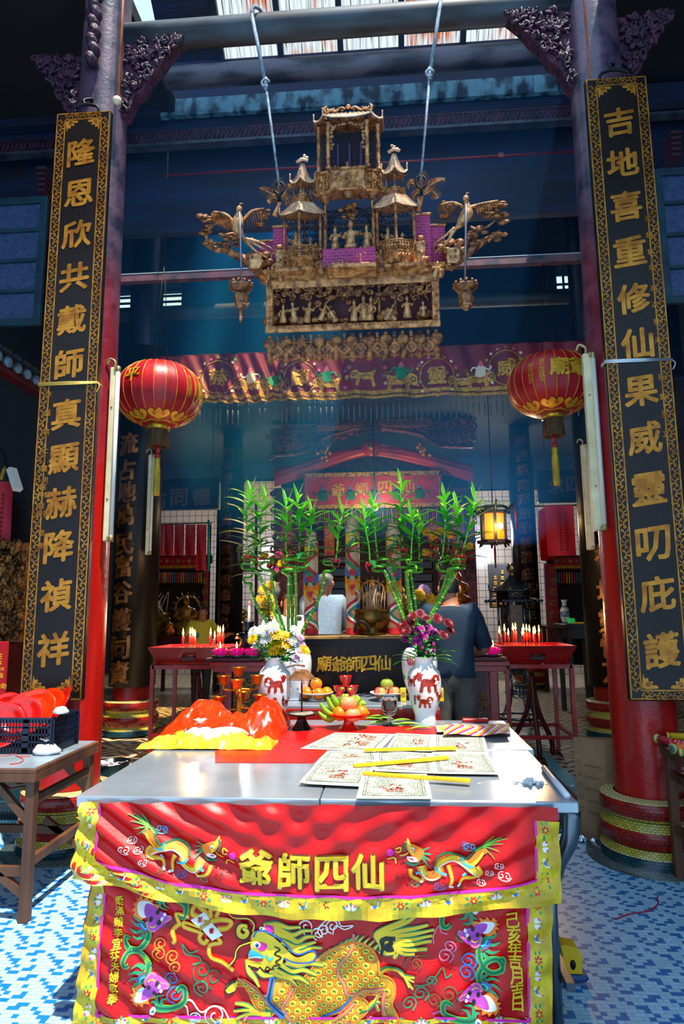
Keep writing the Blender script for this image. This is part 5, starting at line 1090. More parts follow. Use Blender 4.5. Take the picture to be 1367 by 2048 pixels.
# glass of water
gl_m = NT('clear_glass').set(col=(.95, .98, 1), rough=.02, trans=1, ior=1.45).m; water_m = NT('water').set(col=(.8, .9, .95), rough=.02, trans=1, ior=1.33).m
c = PZ(779, 1452, TZ); r = thing('water_glass', 'stemmed glass of water between the fruit stand and the right lion vase', 'glass', c); m = MB()
m.lathe(smooth_prof([(0, 0), (.045, 0), (.046, .006), (.015, .014), (.011, .03), (.018, .045), (.011, .056), (.03, .066), (.046, .09), (.05, .13), (.052, .175), (.049, .175), (.046, .13), (.042, .092), (.02, .075), (0, .072)], 3), 32, wob=lambda a_, j: 1+.012*sin(a_*14)*(j > 20)); m.build('glass_body', gl_m, r, w=False)
m = MB(); m.lathe([(0, .076), (.02, .077), (.041, .093), (.045, .13), (.0465, .15), (0, .15)], 28); m.build('water', water_m, r, w=False)
# leaves lying on the steel
for i, (x, y, a_, s) in enumerate(((742, 1437, 10, 1), (755, 1445, -15, 1.1), (766, 1436, 25, .9), (752, 1432, 5, .9), (800, 1440, -25, 1), (812, 1447, 5, 1.1), (796, 1449, 15, .9), (822, 1449, -8, .9), (838, 1455, -12, 1))):
    p = PZ(x, y, TZ+.008+.004*(i % 3)); m = MB(); d = V((cos(rad(a_)), -sin(rad(a_))*.6, .12)); blade(m, p-d*.05*s, d, .13*s, .026*s, 0, .12); m.tube([p-d*.05*s, p-d*.09*s], .002, 5, 1)
    tag(m.build('betel_leaf', [leaf_l, leaf_g]), 'loose pale green leaf lying on the steel table near the water glass', 'leaf', 'loose leaves around the water glass')
# spiral incense stand
bronze_d = pm('dark_bronze', '#3a2018', '#1c0f0a', 10, .35, metal=.7)
c = PZ(603, 1460, TZ); r = thing('incense_stand', 'dark bronze incense dish on a foot, with a cone of coiled incense on a rod', 'incense burner', c); m = MB()
m.lathe(smooth_prof([(0, 0), (.055, 0), (.058, .006), (.042, .03), (.028, .06), (.04, .075), (.085, .088), (.09, .098), (.08, .094), (.03, .085), (0, .085)], 4), 32); m.build('dish', bronze_d, r, w=False)
m = MB(); m.lathe([(0, .092), (.075, .094), (.07, .1), (0, .104)], 24); m.build('ash', pm('ash_grey', '#a09a88', '#6a6456', 30, .9), r, w=False)
m = MB(); m.tube([(0, 0, .09), (0, 0, .3)], .005, 8); m.build('rod', bronze_d, r, w=False)
m = MB(); m.tube([((.035+.05*(1-i/120))*cos(i*.33), (.035+.05*(1-i/120))*sin(i*.33), .29+.055*i/120) for i in range(121)], .0042, 6); m.box((0, 0, .348), (.06, .008, .004)); m.build('incense_coil', pm('incense_coil', '#a8764a', '#7a4e2c', 20, .8), r, w=False)
# brass candelabra
brass = pm('brass', '#c87a1e', '#8a4a10', 6, .28, metal=.75)
c = P(477, 1420, 4.12); r = thing('candelabra', 'brass candelabra with small flared cups, left of the lion vase', 'candelabra', (c.x, 4.12, TZ)); m = MB()
tp = P(477, 1352, 4.12).z; m.lathe([(0, TZ), (.09, TZ), (.085, TZ+.012), (.03, TZ+.03), (.02, TZ+.05), (.017, tp), (0, tp)], 20, c=(c.x, 4.12, 0)); m.build('post', brass, r)
def cupshape(): return [(0, 0), (.022, 0), (.028, .012), (.033, .04), (.045, .055), (.046, .058), (.036, .052), (.026, .02), (0, .016)]
for i, (x, y, d) in enumerate(((477, 1353, 0), (474, 1378, -.09), (447, 1370, .02), (514, 1369, .02), (437, 1411, -.02), (519, 1408, -.02), (487, 1401, .1))):
    p = P(x, y, 4.12+d); m = MB(); m.lathe(cupshape(), 20, c=p, wob=lambda a_, j: 1+(.05*sin(a_*8) if j in (4, 5) else 0)); q = m.build('cup', brass, r)
    if i:
        z_ = p.z-.03; m = MB(); m.tube(catmull([p+V((0, 0, .005)), p+V((0, 0, -.02)), V((p.x*.75+c.x*.25, 4.12+d*.8, z_)), V((c.x, 4.12, z_+.005))], 5), .008, 8); m.build('arm', brass, r)
# red sheet and crumpled orange wrapping
m = MB(); pg = [PZ(x, y, TZ+.002) for x, y in ((430, 1525), (626, 1526), (657, 1500), (720, 1478), (882, 1466), (882, 1453), (520, 1450), (430, 1480))]
m.add([(p.x, p.y, p.z+.0015) for p in pg]+[(p.x, p.y, TZ) for p in pg], [tuple(range(8)), *[(i, (i+1) % 8, 8+(i+1) % 8, 8+i) for i in range(8)]]); tag(m.build('red_sheet', pm('red_sheet', '#c8100e', '#b00c0c', 4, .35)), 'flat red plastic sheet lying under the papers and the orange wrapping', 'sheet')
A0, A1 = PZ(262, 1500, TZ), PZ(537, 1506, TZ); yb_ = 4.12
def bag(u, v):
    x = A0.x+.02+(A1.x-A0.x-.02)*u; y = A0.y+(yb_-A0.y)*v; e = sin(pi*min(1, max(0, u)))**.35
    front = .035*e; back = (.13*math.exp(-((u-.24)/.2)**2)+.17*math.exp(-((u-.84)/.16)**2)+.05)*e
    s = max(0, min(1, (v-.3)/.35)); s = s*s*(3-2*s); dip = -.03*math.exp(-((v-.42)/.15)**2); cut = 1 if v < .85 else max(0, 1-((v-.85)/.15)**2)
    z = (front*(1-s)+back*s+dip*e)*cut+.03*NZ.noise(V((u*5, v*4, 1)))*e+.075*(.3-abs(NZ.noise(V((u*6+v*2, v*5-u*2, 4)))))*e+.04*(.25-abs(NZ.noise(V((u*15-v*4, v*11, 7)))))*e
    return V((x+.02*NZ.noise(V((u*6, v*6, 9))), y, TZ+.003+max(0, z*min(1, v*14+.1))))
m = MB(); nu, nv = 90, 60; m.grid(bag, nu, nv, [0 if (k//nu)/nv < .33+.07*NZ.noise(V(((k % nu)/nu*6, 2, 0))) else 1 for k in range(nu*nv)])
tag(m.build('plastic_wrapping', [pm('wrap_yellow', '#eaa81a', '#f0c840', 5, .22, coat=.4), pm('wrap_orange', '#e83c0a', '#d82a08', 5, .2, coat=.5)]), 'crumpled orange and yellow plastic wrapping at the left of the steel table', 'wrapping')
white_bag = pm('white_plastic_bag', '#f0f0f2', '#d8d8e0', 12, .25, coat=.3)
def lump(label, p, r3, seed, knot=None, name='plastic_bag', rz=0):
    m = MB(); n, k = 26, 16; vs = []
    for j in range(k+1):
        t_ = pi*j/k
        for i in range(n):
            a_ = 2*pi*i/n; d = V((sin(t_)*cos(a_), sin(t_)*sin(a_), cos(t_))); q = 1+.22*NZ.noise(d*1.7+V((seed, 0, 0)))+.1*abs(NZ.noise(d*5+V((seed, 3, 0))))
            vs.append(RZ(rz) @ V((d.x*r3[0]*q, d.y*r3[1]*q, max(-r3[2]*.6, d.z*r3[2]*q)))+V(p)+V((0, 0, r3[2]*.6)))
    m.add(vs, [(j*n+i, (j+1)*n+i, (j+1)*n+(i+1) % n, j*n+(i+1) % n) for j in range(k) for i in range(n)], 0, True)
    if knot:
        kp = V(p)+V(knot)
        for a_ in (0, 1.1, 2.3, 3.6, 5): blade(m, kp, V((cos(a_), sin(a_), .9)), .055, .018, 0, .2)
    return tag(m.build(name, white_bag), label, 'bag')
bz = P(445, 1462, 3.6).z-.05
lump('white plastic packet resting on the orange wrapping, the right one', (P(445, 1460, 3.62).x, 3.62, bz), (.14, .06, .04), 3.1, None, 'plastic_packet', 6); lump('white knotted plastic packet resting on the orange wrapping, the left one', (P(400, 1462, 3.58).x, 3.58, bz), (.09, .06, .045), 7.7, (.0, 0, .09), 'plastic_packet')

# ---- printed talisman sheets
t = NT('talisman_paper'); p_ = t.pos((1, 1, 1)); n1 = t.noise(t.pos((60, 25, 1)), 4, 5); n2 = t.noise(p_, 14, 3)
t.set(col=t.mix(t.math('MULTIPLY', t.ramp(n1, .47, .53), t.ramp(n2, .3, .5)), hx('#cfd0c0'), hx('#46563f')), rough=.75); tal = t.m
tal_edge = pm('paper_plain', '#d6d6c8', None, rough=.8); ink_g = pm('ink_green', '#4a5a46', None, rough=.8); ink_r = pm('ink_red', '#b03020', '#8a4030', 40, .8)
sheets = [('A', 'torn back-left printed talisman sheet with two red seals', [(600, 1497), (669, 1465), (790, 1468), (757, 1503)]), ('B', 'printed talisman sheet in the middle of the back row', [(772, 1498), (792, 1466), (868, 1470), (863, 1504)]), ('C', 'printed talisman sheet at the right of the back row', [(866, 1470), (967, 1470), (977, 1507), (863, 1506)]),
    ('D', 'narrow printed talisman strip at the left of the middle row', [(655, 1501), (750, 1501), (757, 1521), (636, 1519)]), ('E', 'printed talisman sheet in the middle row under the second yellow strip', [(752, 1502), (860, 1506), (869, 1547), (748, 1542)]), ('F', 'printed talisman sheet at the right of the middle row', [(860, 1506), (974, 1506), (1001, 1549), (868, 1547)]),
    ('G', 'large printed talisman sheet with a curled corner at the front left', [(638, 1518), (760, 1520), (724, 1573), (598, 1567)]), ('H', 'frontmost printed talisman sheet near the table edge', [(724, 1545), (853, 1548), (864, 1598), (712, 1597)])]
for i, (nm, lab, qd) in enumerate(sheets):
    z = TZ+.0045+.0014*i; c4 = [PZ(x, y, z) for x, y in qd]
    def pf(u, v, o=0, c4=c4, i=i, nm=nm):
        a_ = c4[3]+(c4[2]-c4[3])*u; b_ = c4[0]+(c4[1]-c4[0])*u; q = a_+(b_-a_)*v; curl = .012*max(0, (.2-u)/.2)**2*max(0, (.5-v)) if nm == 'G' else 0
        return V((q.x, q.y, q.z+.0006*sin(u*5+i)*0+curl+o))
    sh = thing('talisman_sheet', lab, 'paper', c4[3]); m = MB(); m.grid(lambda u, v: pf(u, v), 12, 10, 0); m.grid(lambda u, v: pf(u, v, -.0006), 12, 10, 0); m.build('paper', tal_edge, sh)
    m = MB(); m.grid(lambda u, v: pf(.07+.86*u, .1+.82*v, .0005), 12, 10, 0); m.build('printed_field', tal, sh)
    m = MB()
    for e in (.07, .11): m.ribbon([(e, .1), (1-e, .1), (1-e, .92), (e, .92)], .012, lambda x, y: pf(x, y, .0009), 0, 1, True, raw=True)
    gg = random.Random(i)
    for kx in ((.5,) if nm not in 'A' else (.35, .7)):
        for k in range(9): x, y = kx+gg.uniform(-.16, .16), .42+gg.uniform(-.1, .12); m.ribbon([(x, y), (x+gg.uniform(-.06, .06), y+gg.uniform(-.05, .05)), (x+gg.uniform(-.09, .09), y+gg.uniform(-.04, .04))], .022, lambda x, y: pf(x, y, .0012), 1, 3)
        m.ribbon([(kx-.12, .25), (kx+.12, .25), (kx+.12, .33), (kx-.12, .33)], .012, lambda x, y: pf(x, y, .0012), 1, 1, True, raw=True)
        for k, ch in enumerate('合境平安'): m.text(ch, .055, lambda x, y, o=0: pf(kx-.09+.06*k+x, .29+y*1.2, .0012+o*.1), 1, .0)
    m.build('print', [ink_g, ink_r], sh)
yel_paper = pm('yellow_paper', '#e8c21a', '#d8a810', 8, .6); ink_p = pm('ink_purple', '#7a2a6a', None, rough=.8)
for lab, a_, b_ in (('rearmost of three folded yellow paper strips on the talisman sheets', (728, 1499), (912, 1495)), ('middle of three folded yellow paper strips on the talisman sheets', (706, 1530), (895, 1514)), ('front folded yellow paper strip lying across the talisman sheets', (725, 1545), (940, 1560))):
    z = TZ+.024; A_, B_ = PZ(*a_, z), PZ(*b_, z); d = B_-A_; n_ = V((-d.y, d.x, 0)).normalized(); r = thing('paper_strip', lab, 'paper strip', A_); m = MB()
    vs = []
    for q, wd in ((0, .008), (.04, .012), (.96, .017), (1, .012)):
        c = A_+d*q; vs += [c-n_*wd-V((0, 0, .008)), c-n_*wd, c+n_*wd*.6+V((0, 0, .004)), c+n_*wd-V((0, 0, .008))]
    m.add(vs, [(i*4+j, i*4+(j+1) % 4, i*4+4+(j+1) % 4, i*4+4+j) for i in range(3) for j in range(4)]+[(0, 1, 2, 3), (15, 14, 13, 12)]); m.build('folded_paper', yel_paper, r)
    m = MB(); s_ = d.length
    for k, ch in enumerate('恭祝千秋'): c = A_+d*(.58+.035*k)+V((0, 0, .0062)); m.text(ch, .014, lambda x, y, o=0: c+d/s_*x+n_*(y-.003)+V((0, 0, y*.2+o*.05)), 0, .0)
    m.build('print', ink_p, r)
c = PZ(1055, 1566, TZ); m = MB(); gg = random.Random(2)
for k in range(22): q = c+V((gg.gauss(0, .022), gg.gauss(0, .018), .004)); m.ell(q, (gg.uniform(.006, .014), gg.uniform(.005, .012), gg.uniform(.003, .012)), 8, 5)
for k in range(26): q = c+V((gg.gauss(-.04, .07), gg.gauss(-.01, .02), .0008)); m.ell(q, (gg.uniform(.003, .012), gg.uniform(.002, .005), .0012), 8, 4)
tag(m.build('wax_spill', pm('wax_white', '#eef0f2', None, rough=.4)), 'spill of white wax crumbs at the right front of the steel table', 'wax', kind='stuff')
# joss paper bundle
def stripes(name):
    t = NT(name); sp_ = t.n('ShaderNodeSeparateXYZ'); t.l(t.pos(), sp_.inputs[0]); f_ = t.math('FRACT', t.math('ADD', t.math('MULTIPLY', sp_.outputs[0], 17), t.math('MULTIPLY', t.math('ABSOLUTE', t.math('SUBTRACT', sp_.outputs[1], .05)), 9)))
    t.set(col=t.mix(t.math('LESS_THAN', f_, .3), t.mix(t.math('LESS_THAN', f_, .62), hx('#e8a02a'), hx('#f2e6d2')), hx('#d0108a')), rough=.6); return t.m
c0 = PZ(905, 1467, TZ); r = thing('joss_paper_bundle', 'fan of striped pink and yellow joss paper at the right back of the table', 'joss paper', c0); gg = random.Random(8)
for k in range(6):
    q = [PZ(872+gg.uniform(-6, 10), 1452+k*.5, TZ+.006+.003*k), PZ(1010+gg.uniform(-6, 8), 1450+gg.uniform(-4, 4), TZ+.006+.003*k), PZ(1018+gg.uniform(-6, 4), 1462, TZ+.006+.003*k), PZ(880+gg.uniform(-8, 12), 1464, TZ+.006+.003*k)]
    m = MB(); m.add(q+[p+V((0, 0, .0015)) for p in q], [(0, 1, 2, 3), (7, 6, 5, 4)]+[(i, (i+1) % 4, 4+(i+1) % 4, 4+i) for i in range(4)]); m.build('sheet', yel_paper if k % 2 else pm('joss_pale', '#f0e0c0', None, rough=.7), r)
q = [PZ(890, 1449, TZ+.035), PZ(1010, 1449, TZ+.035), PZ(1020, 1469, TZ+.022), PZ(886, 1470, TZ+.022)]; m = MB(); m.grid(lambda u, v: q[3]+(q[2]-q[3])*u+((q[0]+(q[1]-q[0])*u)-(q[3]+(q[2]-q[3])*u))*v+V((0, 0, .006*sin(u*9))), 20, 4); m.build('striped_sheet', stripes('joss_stripes'), r)
m = MB(); q = PZ(950, 1444, TZ); m.box(q+V((0, 0, .012)), (.16, .05, .02), X=None, bev=.004); tag(m.build('red_packet', pm('packet_red', '#c81810', None, rough=.35)), 'small red packet behind the joss paper bundle', 'packet')
# ================================================================ the great carved shrine hung on ropes
gilt = pm('gilt_old', '#e09c5c', '#7a4424', 22, .42, metal=.15, bump=.006, bs=70); gilt2 = pm('gilt_dark', '#bc7c48', '#52281e', 22, .5, metal=.1, bump=.008, bs=60)
roof_p = pm('carved_roof_sunlit', '#f0cca8', '#c48e6a', 16, .5, bump=.004, bs=60); fig_m = pm('figure_gilt', '#e0ac70', '#945a34', 30, .42, metal=.1)  # roof colour paler than the gilt, with sunlight put into it
t = NT('purple_brick'); b_ = t.n('ShaderNodeTexBrick'); t.l(t.pos((1, 1, 1), (rad(90), 0, 0)), b_.inputs['Vector']); b_.inputs['Scale'].default_value = 1; b_.inputs['Brick Width'].default_value = .05; b_.inputs['Row Height'].default_value = .02; b_.inputs['Mortar Size'].default_value = .0012
for k, v in (('Color1', '#a8246a'), ('Color2', '#7e1650'), ('Mortar', '#c85a90')): b_.inputs[k].default_value = (*hx(v), 1)
t.set(col=b_.outputs[0], rough=.6); brick_p = t.m
maroon = pm('maroon_panel', '#5a0a22', '#34061a', 4, .6)
CYY = 5.0
def C(px, py, d=0): return P(px, py, CYY+d)
def Zl(py): return P(705, py, CYY).z
SC_ = MPP(5, 4.6)
hs = thing('hanging_carving', 'large gilded carving of pavilions and figures hung on two ropes under the skylight', 'carving', (-.28, CYY, Zl(712)))
GF = random.Random(9)
TILT = rad(24); _nb = V((0, cos(TILT), sin(TILT))); _B = V((0, CYY, Zl(712)))     # it hangs leaning forward, its face turned down to the room
def lean_pt(v):                        # the carving was measured upright; lay it into its leaning plane
    d = v.y-CYY; p = V((v.x, CYY, v.z))-CAM; return CAM+p*((_B-CAM).dot(_nb)/p.dot(_nb))+_nb*d
MB.warp = lean_pt
def part(name, mats, fn): m = MB(); fn(m); return m.build(name, mats, hs)
# lower box with the relief scene
xl, xr = C(534, 600).x, C(877, 590).x; zb0, zb1 = Zl(660), Zl(556); xm_ = (xl+xr)/2
def f(m):
    for x in (xl+.03, xr-.03): m.box((x, CYY-.02, (zb0+zb1)/2), (.06, .1, zb1-zb0), 0, bev=.008)
    m.box((xm_, CYY-.03, zb0+.03), (xr-xl, .14, .06), 0, bev=.008); m.box((xm_, CYY-.02, zb1-.03), (xr-xl, .1, .08), 0)
    for i in range(int((xr-xl)/.03)): m.ell((xl+.015+i*.03, CYY-.1, zb0+.045), (.011, .012, .011), 8, 5, 0)
    for s in (xl+.03, xr-.03):
        for i in range(9): m.ell((s, CYY-.07, zb0+.09+i*.045), (.014, .012, .016), 8, 5, 0)
part('lower_frame', gilt, f)
part('back_panel', maroon, lambda m: m.box((xm_, CYY+.12, (zb0+zb1)/2), (xr-xl-.02, .02, zb1-zb0)))
def f(m):
    g = GF
    for k in range(150):
        x = xl+.07+(xr-xl-.14)*g.random(); z = zb1-.02-.13*g.random()*(1 if g.random() < .7 else 1.5); r_ = g.uniform(.016, .034); a0 = g.random()*360
        m.tube([(a, CYY-.03-.012*(i % 2)-g.random()*.01, b) for i, (a, b) in enumerate(spiral(x, z, r_, a0, 1.2, 1, 8))], [.012, .006], 6, 0)
        if k % 2: m.ell((x, CYY-.01, z), (.03, .03, .022), 8, 5, 0)
part('cloud_frieze', gilt2, f)
def fig(px, py, hp, d=0, lean=0, seat=False, mat_=None, name='figurine', arm=1):
    p = C(px, py, d); h = hp*SC_; m = MB(); X = T(p) @ RY(lean) @ SC(h)
    m.lathe([(.0, 0), (.17, .0), (.19, .06), (.16, .25 if not seat else .2), (.13, .45), (.15, .6), (.13, .7), (.06, .76), (.055, .8)], 12, 0, X=X, wob=lambda a, j: 1+.12*sin(a*5+j))
    m.ell((0, -.01, .87), (.075, .075, .09), 10, 7, 0, X); m.lathe([(.08, .91), (.1, .93), (.06, .98), (.03, 1.05), (0, 1.08)], 8, 0, X=X)
    for s in (-1, 1):
        a_ = GF.uniform(-.2, .3)*arm; m.tube(catmull([(s*.12, 0, .68), (s*.22, -.08, .52+a_*.4), (s*.16+s*a_*.4, -.2, .5+a_)], 4), [.06, .035], 7, 0, X=X)
    if seat: m.ell((0, -.12, .2), (.2, .16, .12), 10, 6, 0, X)
    return m.build(name, mat_ or fig_m, hs)
for px, py, hp, ln in ((566, 645, 38, 0), (590, 644, 42, -8), (612, 645, 44, 10), (640, 640, 34, 20), (672, 643, 36, -28), (708, 642, 44, 0), (727, 640, 50, 0), (738, 640, 48, 5), (772, 640, 36, 25), (790, 640, 30, -30), (814, 635, 44, 0), (846, 632, 30, 0)): fig(px, py, hp, -.01, ln)
def f(m):                                                                   # rocks, a tree and a gate in the relief
    for cx, cy, r_ in ((555, 648, .07), (640, 648, .06), (665, 648, .05), (775, 645, .08), (850, 640, .06), (596, 650, .06), (690, 650, .04)):
        p = C(cx, cy, .04)
        for k in range(7): m.ell(p+V((GF.gauss(0, r_*.5), GF.uniform(-.05, .03), GF.uniform(0, r_*.8))), (r_*.6, r_*.5, r_*.45), 8, 6, 0)
    m.tube(catmull([C(655, 640, .03), C(650, 612, .03), C(668, 596, .02), C(684, 588, .0)], 5), [.018, .008], 7, 0)
    for k in range(20): m.ell(C(655+GF.gauss(0, 13), 596+GF.gauss(0, 7), .02), (.022, .02, .014), 7, 5, 0)
    for x in (758, 790): m.box(C(x, 612, .05), (.02, .03, .26), 0)
    m.box(C(774, 592, .04), (.2, .06, .03), 0); m.box(C(835, 588, .04), (.17, .07, .02), 0)
    for i in range(12): m.tube([C(842+.0, 632, .02)+V((.055*cos(pi*i/11), 0, .12+.06*sin(pi*i/11))), C(842, 632, .02)+V((.055*cos(pi*(i+1)/11), 0, .12+.06*sin(pi*(i+1)/11)))], .012, 6, 0)
part('relief_scenery', gilt2, f)
# bead fringe below
def fr_med(): return [(0, .0), (.03, .002), (.05, .014), (.05, .026), (.03, .04), (0, .038)]
n = 21
for i in range(n):
    x = xl+.03+(xr-xl-.06)*i/(n-1); z = zb0-.02; m = MB()
    m.lathe([(.0, z), (.012, z), (.018, z-.02), (.01, z-.035), (.02, z-.05), (.0, z-.05)], 10, 0, c=(x, CYY-.03, 0))
    if i % 2 == 0:
        m.lathe(fr_med(), 16, 0, X=T(x, CYY-.02, z-.075) @ FRONT); m.box((x, CYY-.06, z-.075), (.03, .012, .03), 0, T(x, 0, z-.075) @ RY(45) @ T(-x, 0, -(z-.075)))
        m.lathe([(.0, z-.1), (.026, z-.12), (.016, z-.14), (.03, z-.165), (.024, z-.2), (.034, z-.225), (0, z-.25)], 12, 0, c=(x, CYY-.03, 0))
    else:
        m.lathe([(.0, z-.05), (.026, z-.07), (.01, z-.09), (.0, z-.1)], 12, 0, c=(x, CYY-.03, 0)); m.box((x, CYY-.03, z-.14), (.09, .04, .09), 0, T(x, 0, z-.14) @ RY(45) @ T(-x, 0, -(z-.14)), .006); m.box((x, CYY-.05, z-.14), (.042, .018, .042), 0, T(x, 0, z-.14) @ RY(45) @ T(-x, 0, -(z-.14)), .006)
        m.ell((x, CYY-.03, z-.205), (.018, .018, .022), 10, 6, 0)
    for s in (-1, 1):
        if 0 < i < n-1 or s*(n-1-2*i) > 0: m.tube([(x, CYY-.03, z-.11), (x+s*.02, CYY-.03, z-.13), (x+s*.0385, CYY-.03, z-.12)], .011, 6, 0); m.tube([(x, CYY-.03, z-.22), (x+s*.02, CYY-.03, z-.2), (x+s*.0385, CYY-.03, z-.21)], .011, 6, 0)
    m.build('fringe_pendant', gilt2, hs)
# projecting cornice tray
def f(m):
    pl = [(C(520, 556).x, .02), (C(565, 552).x, -.1), (C(622, 548).x, -.12), (C(637, 548).x, -.05), (C(655, 547).x, -.05), (C(662, 547).x, -.2), (C(752, 543).x, -.2), (C(760, 543).x, -.05), (C(780, 543).x, -.05), (C(795, 543).x, -.12), (C(840, 540).x, -.1), (C(888, 545).x, .02)]
    zt_ = Zl(534)
    for k, (z0, z1, o0, o1) in enumerate(((zb1-.01, zb1+.03, .0, -.03), (zb1+.03, zt_-.03, -.03, -.075), (zt_-.03, zt_, -.085, -.085))):
        vs = [(x, CYY+y+o, z) for z, o in ((z0, o0), (z1, o1)) for x, y in pl]; q = len(pl); m.add(vs, [(i, i+1, q+i+1, q+i) for i in range(q-1)], 0)
    vs = [(x, CYY+y-.085, zt_) for x, y in pl]+[(pl[-1][0], CYY+.22, zt_), (pl[0][0], CYY+.22, zt_)]; m.add(vs, [tuple(range(len(vs)))], 0)
    vs = [(x, CYY+y, zb1-.01) for x, y in pl]+[(pl[-1][0], CYY+.22, zb1-.01), (pl[0][0], CYY+.22, zb1-.01)]; m.add(vs, [tuple(range(len(vs)))[::-1]], 0)
    for i in range(60): x = xl+.02+(xr-xl-.04)*i/59; m.tube([(x, CYY-.135, zb1+.045), (x+.01, CYY-.14, zb1+.06), (x+.02, CYY-.135, zb1+.045)], .005, 5, 0)
part('cornice_tray', gilt, f)
zt_ = Zl(534)
# purple brick walls with doors
def wall(sx, pts, dx0, dx1, dz, nm):
    def f(m):
        for (x0, z0, x1, z1, d) in pts: m.box(((x0+x1)/2, CYY+d, (z0+z1)/2), (abs(x1-x0), .06, z1-z0), 0); m.box(((x0+x1)/2, CYY+d, z1+.008), (abs(x1-x0)+.02, .09, .022), 1, bev=.004)
    w_ = part('brick_wall', [brick_p, gilt], f); m = MB(); m.box(((dx0+dx1)/2, CYY+.005, zt_+dz/2), (dx1-dx0, .04, dz), 0, bev=.004); m.ell(((dx0+dx1)/2, CYY-.005, zt_+dz), ((dx1-dx0)/2, .02, .02), 12, 6, 0)
    for s in (-.012, .012): m.ell(((dx0+dx1)/2+s, CYY-.022, zt_+dz*.55), .006, 8, 5, 1)
    m.tube([((dx0+dx1)/2+s*.025, CYY-.02, zt_+dz+.04) for s in (-1, -.3, .3, 1)], [.014, .02, .02, .014], 8, 2); m.build('wall_door', [fig_m, iron, gilt], w_)
wall(-1, [(C(544, 500).x, zt_, C(572, 500).x, Zl(446), .06), (C(512, 500).x, zt_+.02, C(546, 500).x, Zl(472), .1)], C(551, 500).x, C(568, 500).x, .17, 0)
wall(1, [(C(826, 500).x, zt_, C(862, 500).x, Zl(436), .06), (C(858, 500).x, zt_+.02, C(892, 500).x, Zl(458), .1)], C(831, 500).x, C(850, 500).x, .19, 1)
part('brick_dais', [brick_p], lambda m: m.box((C(700, 515).x, CYY-.09, zt_+.07), (C(752, 515).x-C(650, 515).x, .16, .15)))
part('rear_wall', [pm('carving_dark', '#1a1420', None, rough=.7)], lambda m: m.box((xm_, CYY+.2, zt_+.06), (xr-xl-.1, .03, .14)))
# roofs, pavilions
def roof_loft(m, c, bot, top, z0, z1, k=6, flare=.03, pw=1.5, mi=0):
    n_ = len(bot); N = 6
    def pt(i, u, t_, lift=0):
        a, b = V((*bot[i], 0)), V((*bot[(i+1) % n_], 0)); e, g = V((*top[i], 0)), V((*top[(i+1) % n_], 0)); q = (a+(b-a)*u)*(1-t_)+(e+(g-e)*u)*t_
        q.z = z0+(z1-z0)*t_**pw+flare*(abs(2*u-1)**3)*(1-t_)**3+lift; return V(c)+q
    for i in range(n_):
        m.grid(lambda u, v: pt(i, u, v), k, N, mi, False)
        for j in range(k+1): m.tube([pt(i, j/k, t_/5, .004) for t_ in range(6)], .0075 if j in (0, k) else .005, 5, mi)
        m.tube([pt(i, u/6, 0) for u in range(7)], .008, 6, mi)
        for j in range(k): m.tube([pt(i, (j+.2)/k, 0)-V((0, 0, .01)), pt(i, (j+.5)/k, 0)-V((0, 0, .03)), pt(i, (j+.8)/k, 0)-V((0, 0, .01))], .004, 5, 1)
        e = pt(i, 0, 0); m.tube([e, e+(e-V(c)).normalized()*.03+V((0, 0, .02)), e+(e-V(c)).normalized()*.02+V((0, 0, .045))], .006, 5, mi)
    m.add([V(c)+V((*p, z0-.012)) for p in bot], [tuple(range(n_))[::-1]], 1)
sq = lambda r_, ry=None: [(0, -(ry or r_)), (r_, 0), (0, (ry or r_)), (-r_, 0)]
def posts(m, c, pl, z0, z1, r_=.012):
    for x, y in pl: m.lathe([(r_*1.5, z0), (r_*1.5, z0+.02), (r_, z0+.03), (r_, z1-.03), (r_*1.4, z1-.015), (r_*1.4, z1)], 10, 0, c=(c[0]+x, c[1]+y, 0))
def lattice(m, a, b, z0, z1, n_, mi=0):
    a, b = V(a), V(b); d = b-a; h = z1-z0
    for i in range(n_):
        for s in (0, 1): u0, u1 = i/n_, (i+1)/n_; m.tube([a+d*u0+V((0, 0, z0+h*s)), a+d*u1+V((0, 0, z0+h*(1-s)))], .005, 4, mi)
    for z in (z0, (z0+z1)/2, z1): m.tube([a+V((0, 0, z)), b+V((0, 0, z))], .007, 5, mi)
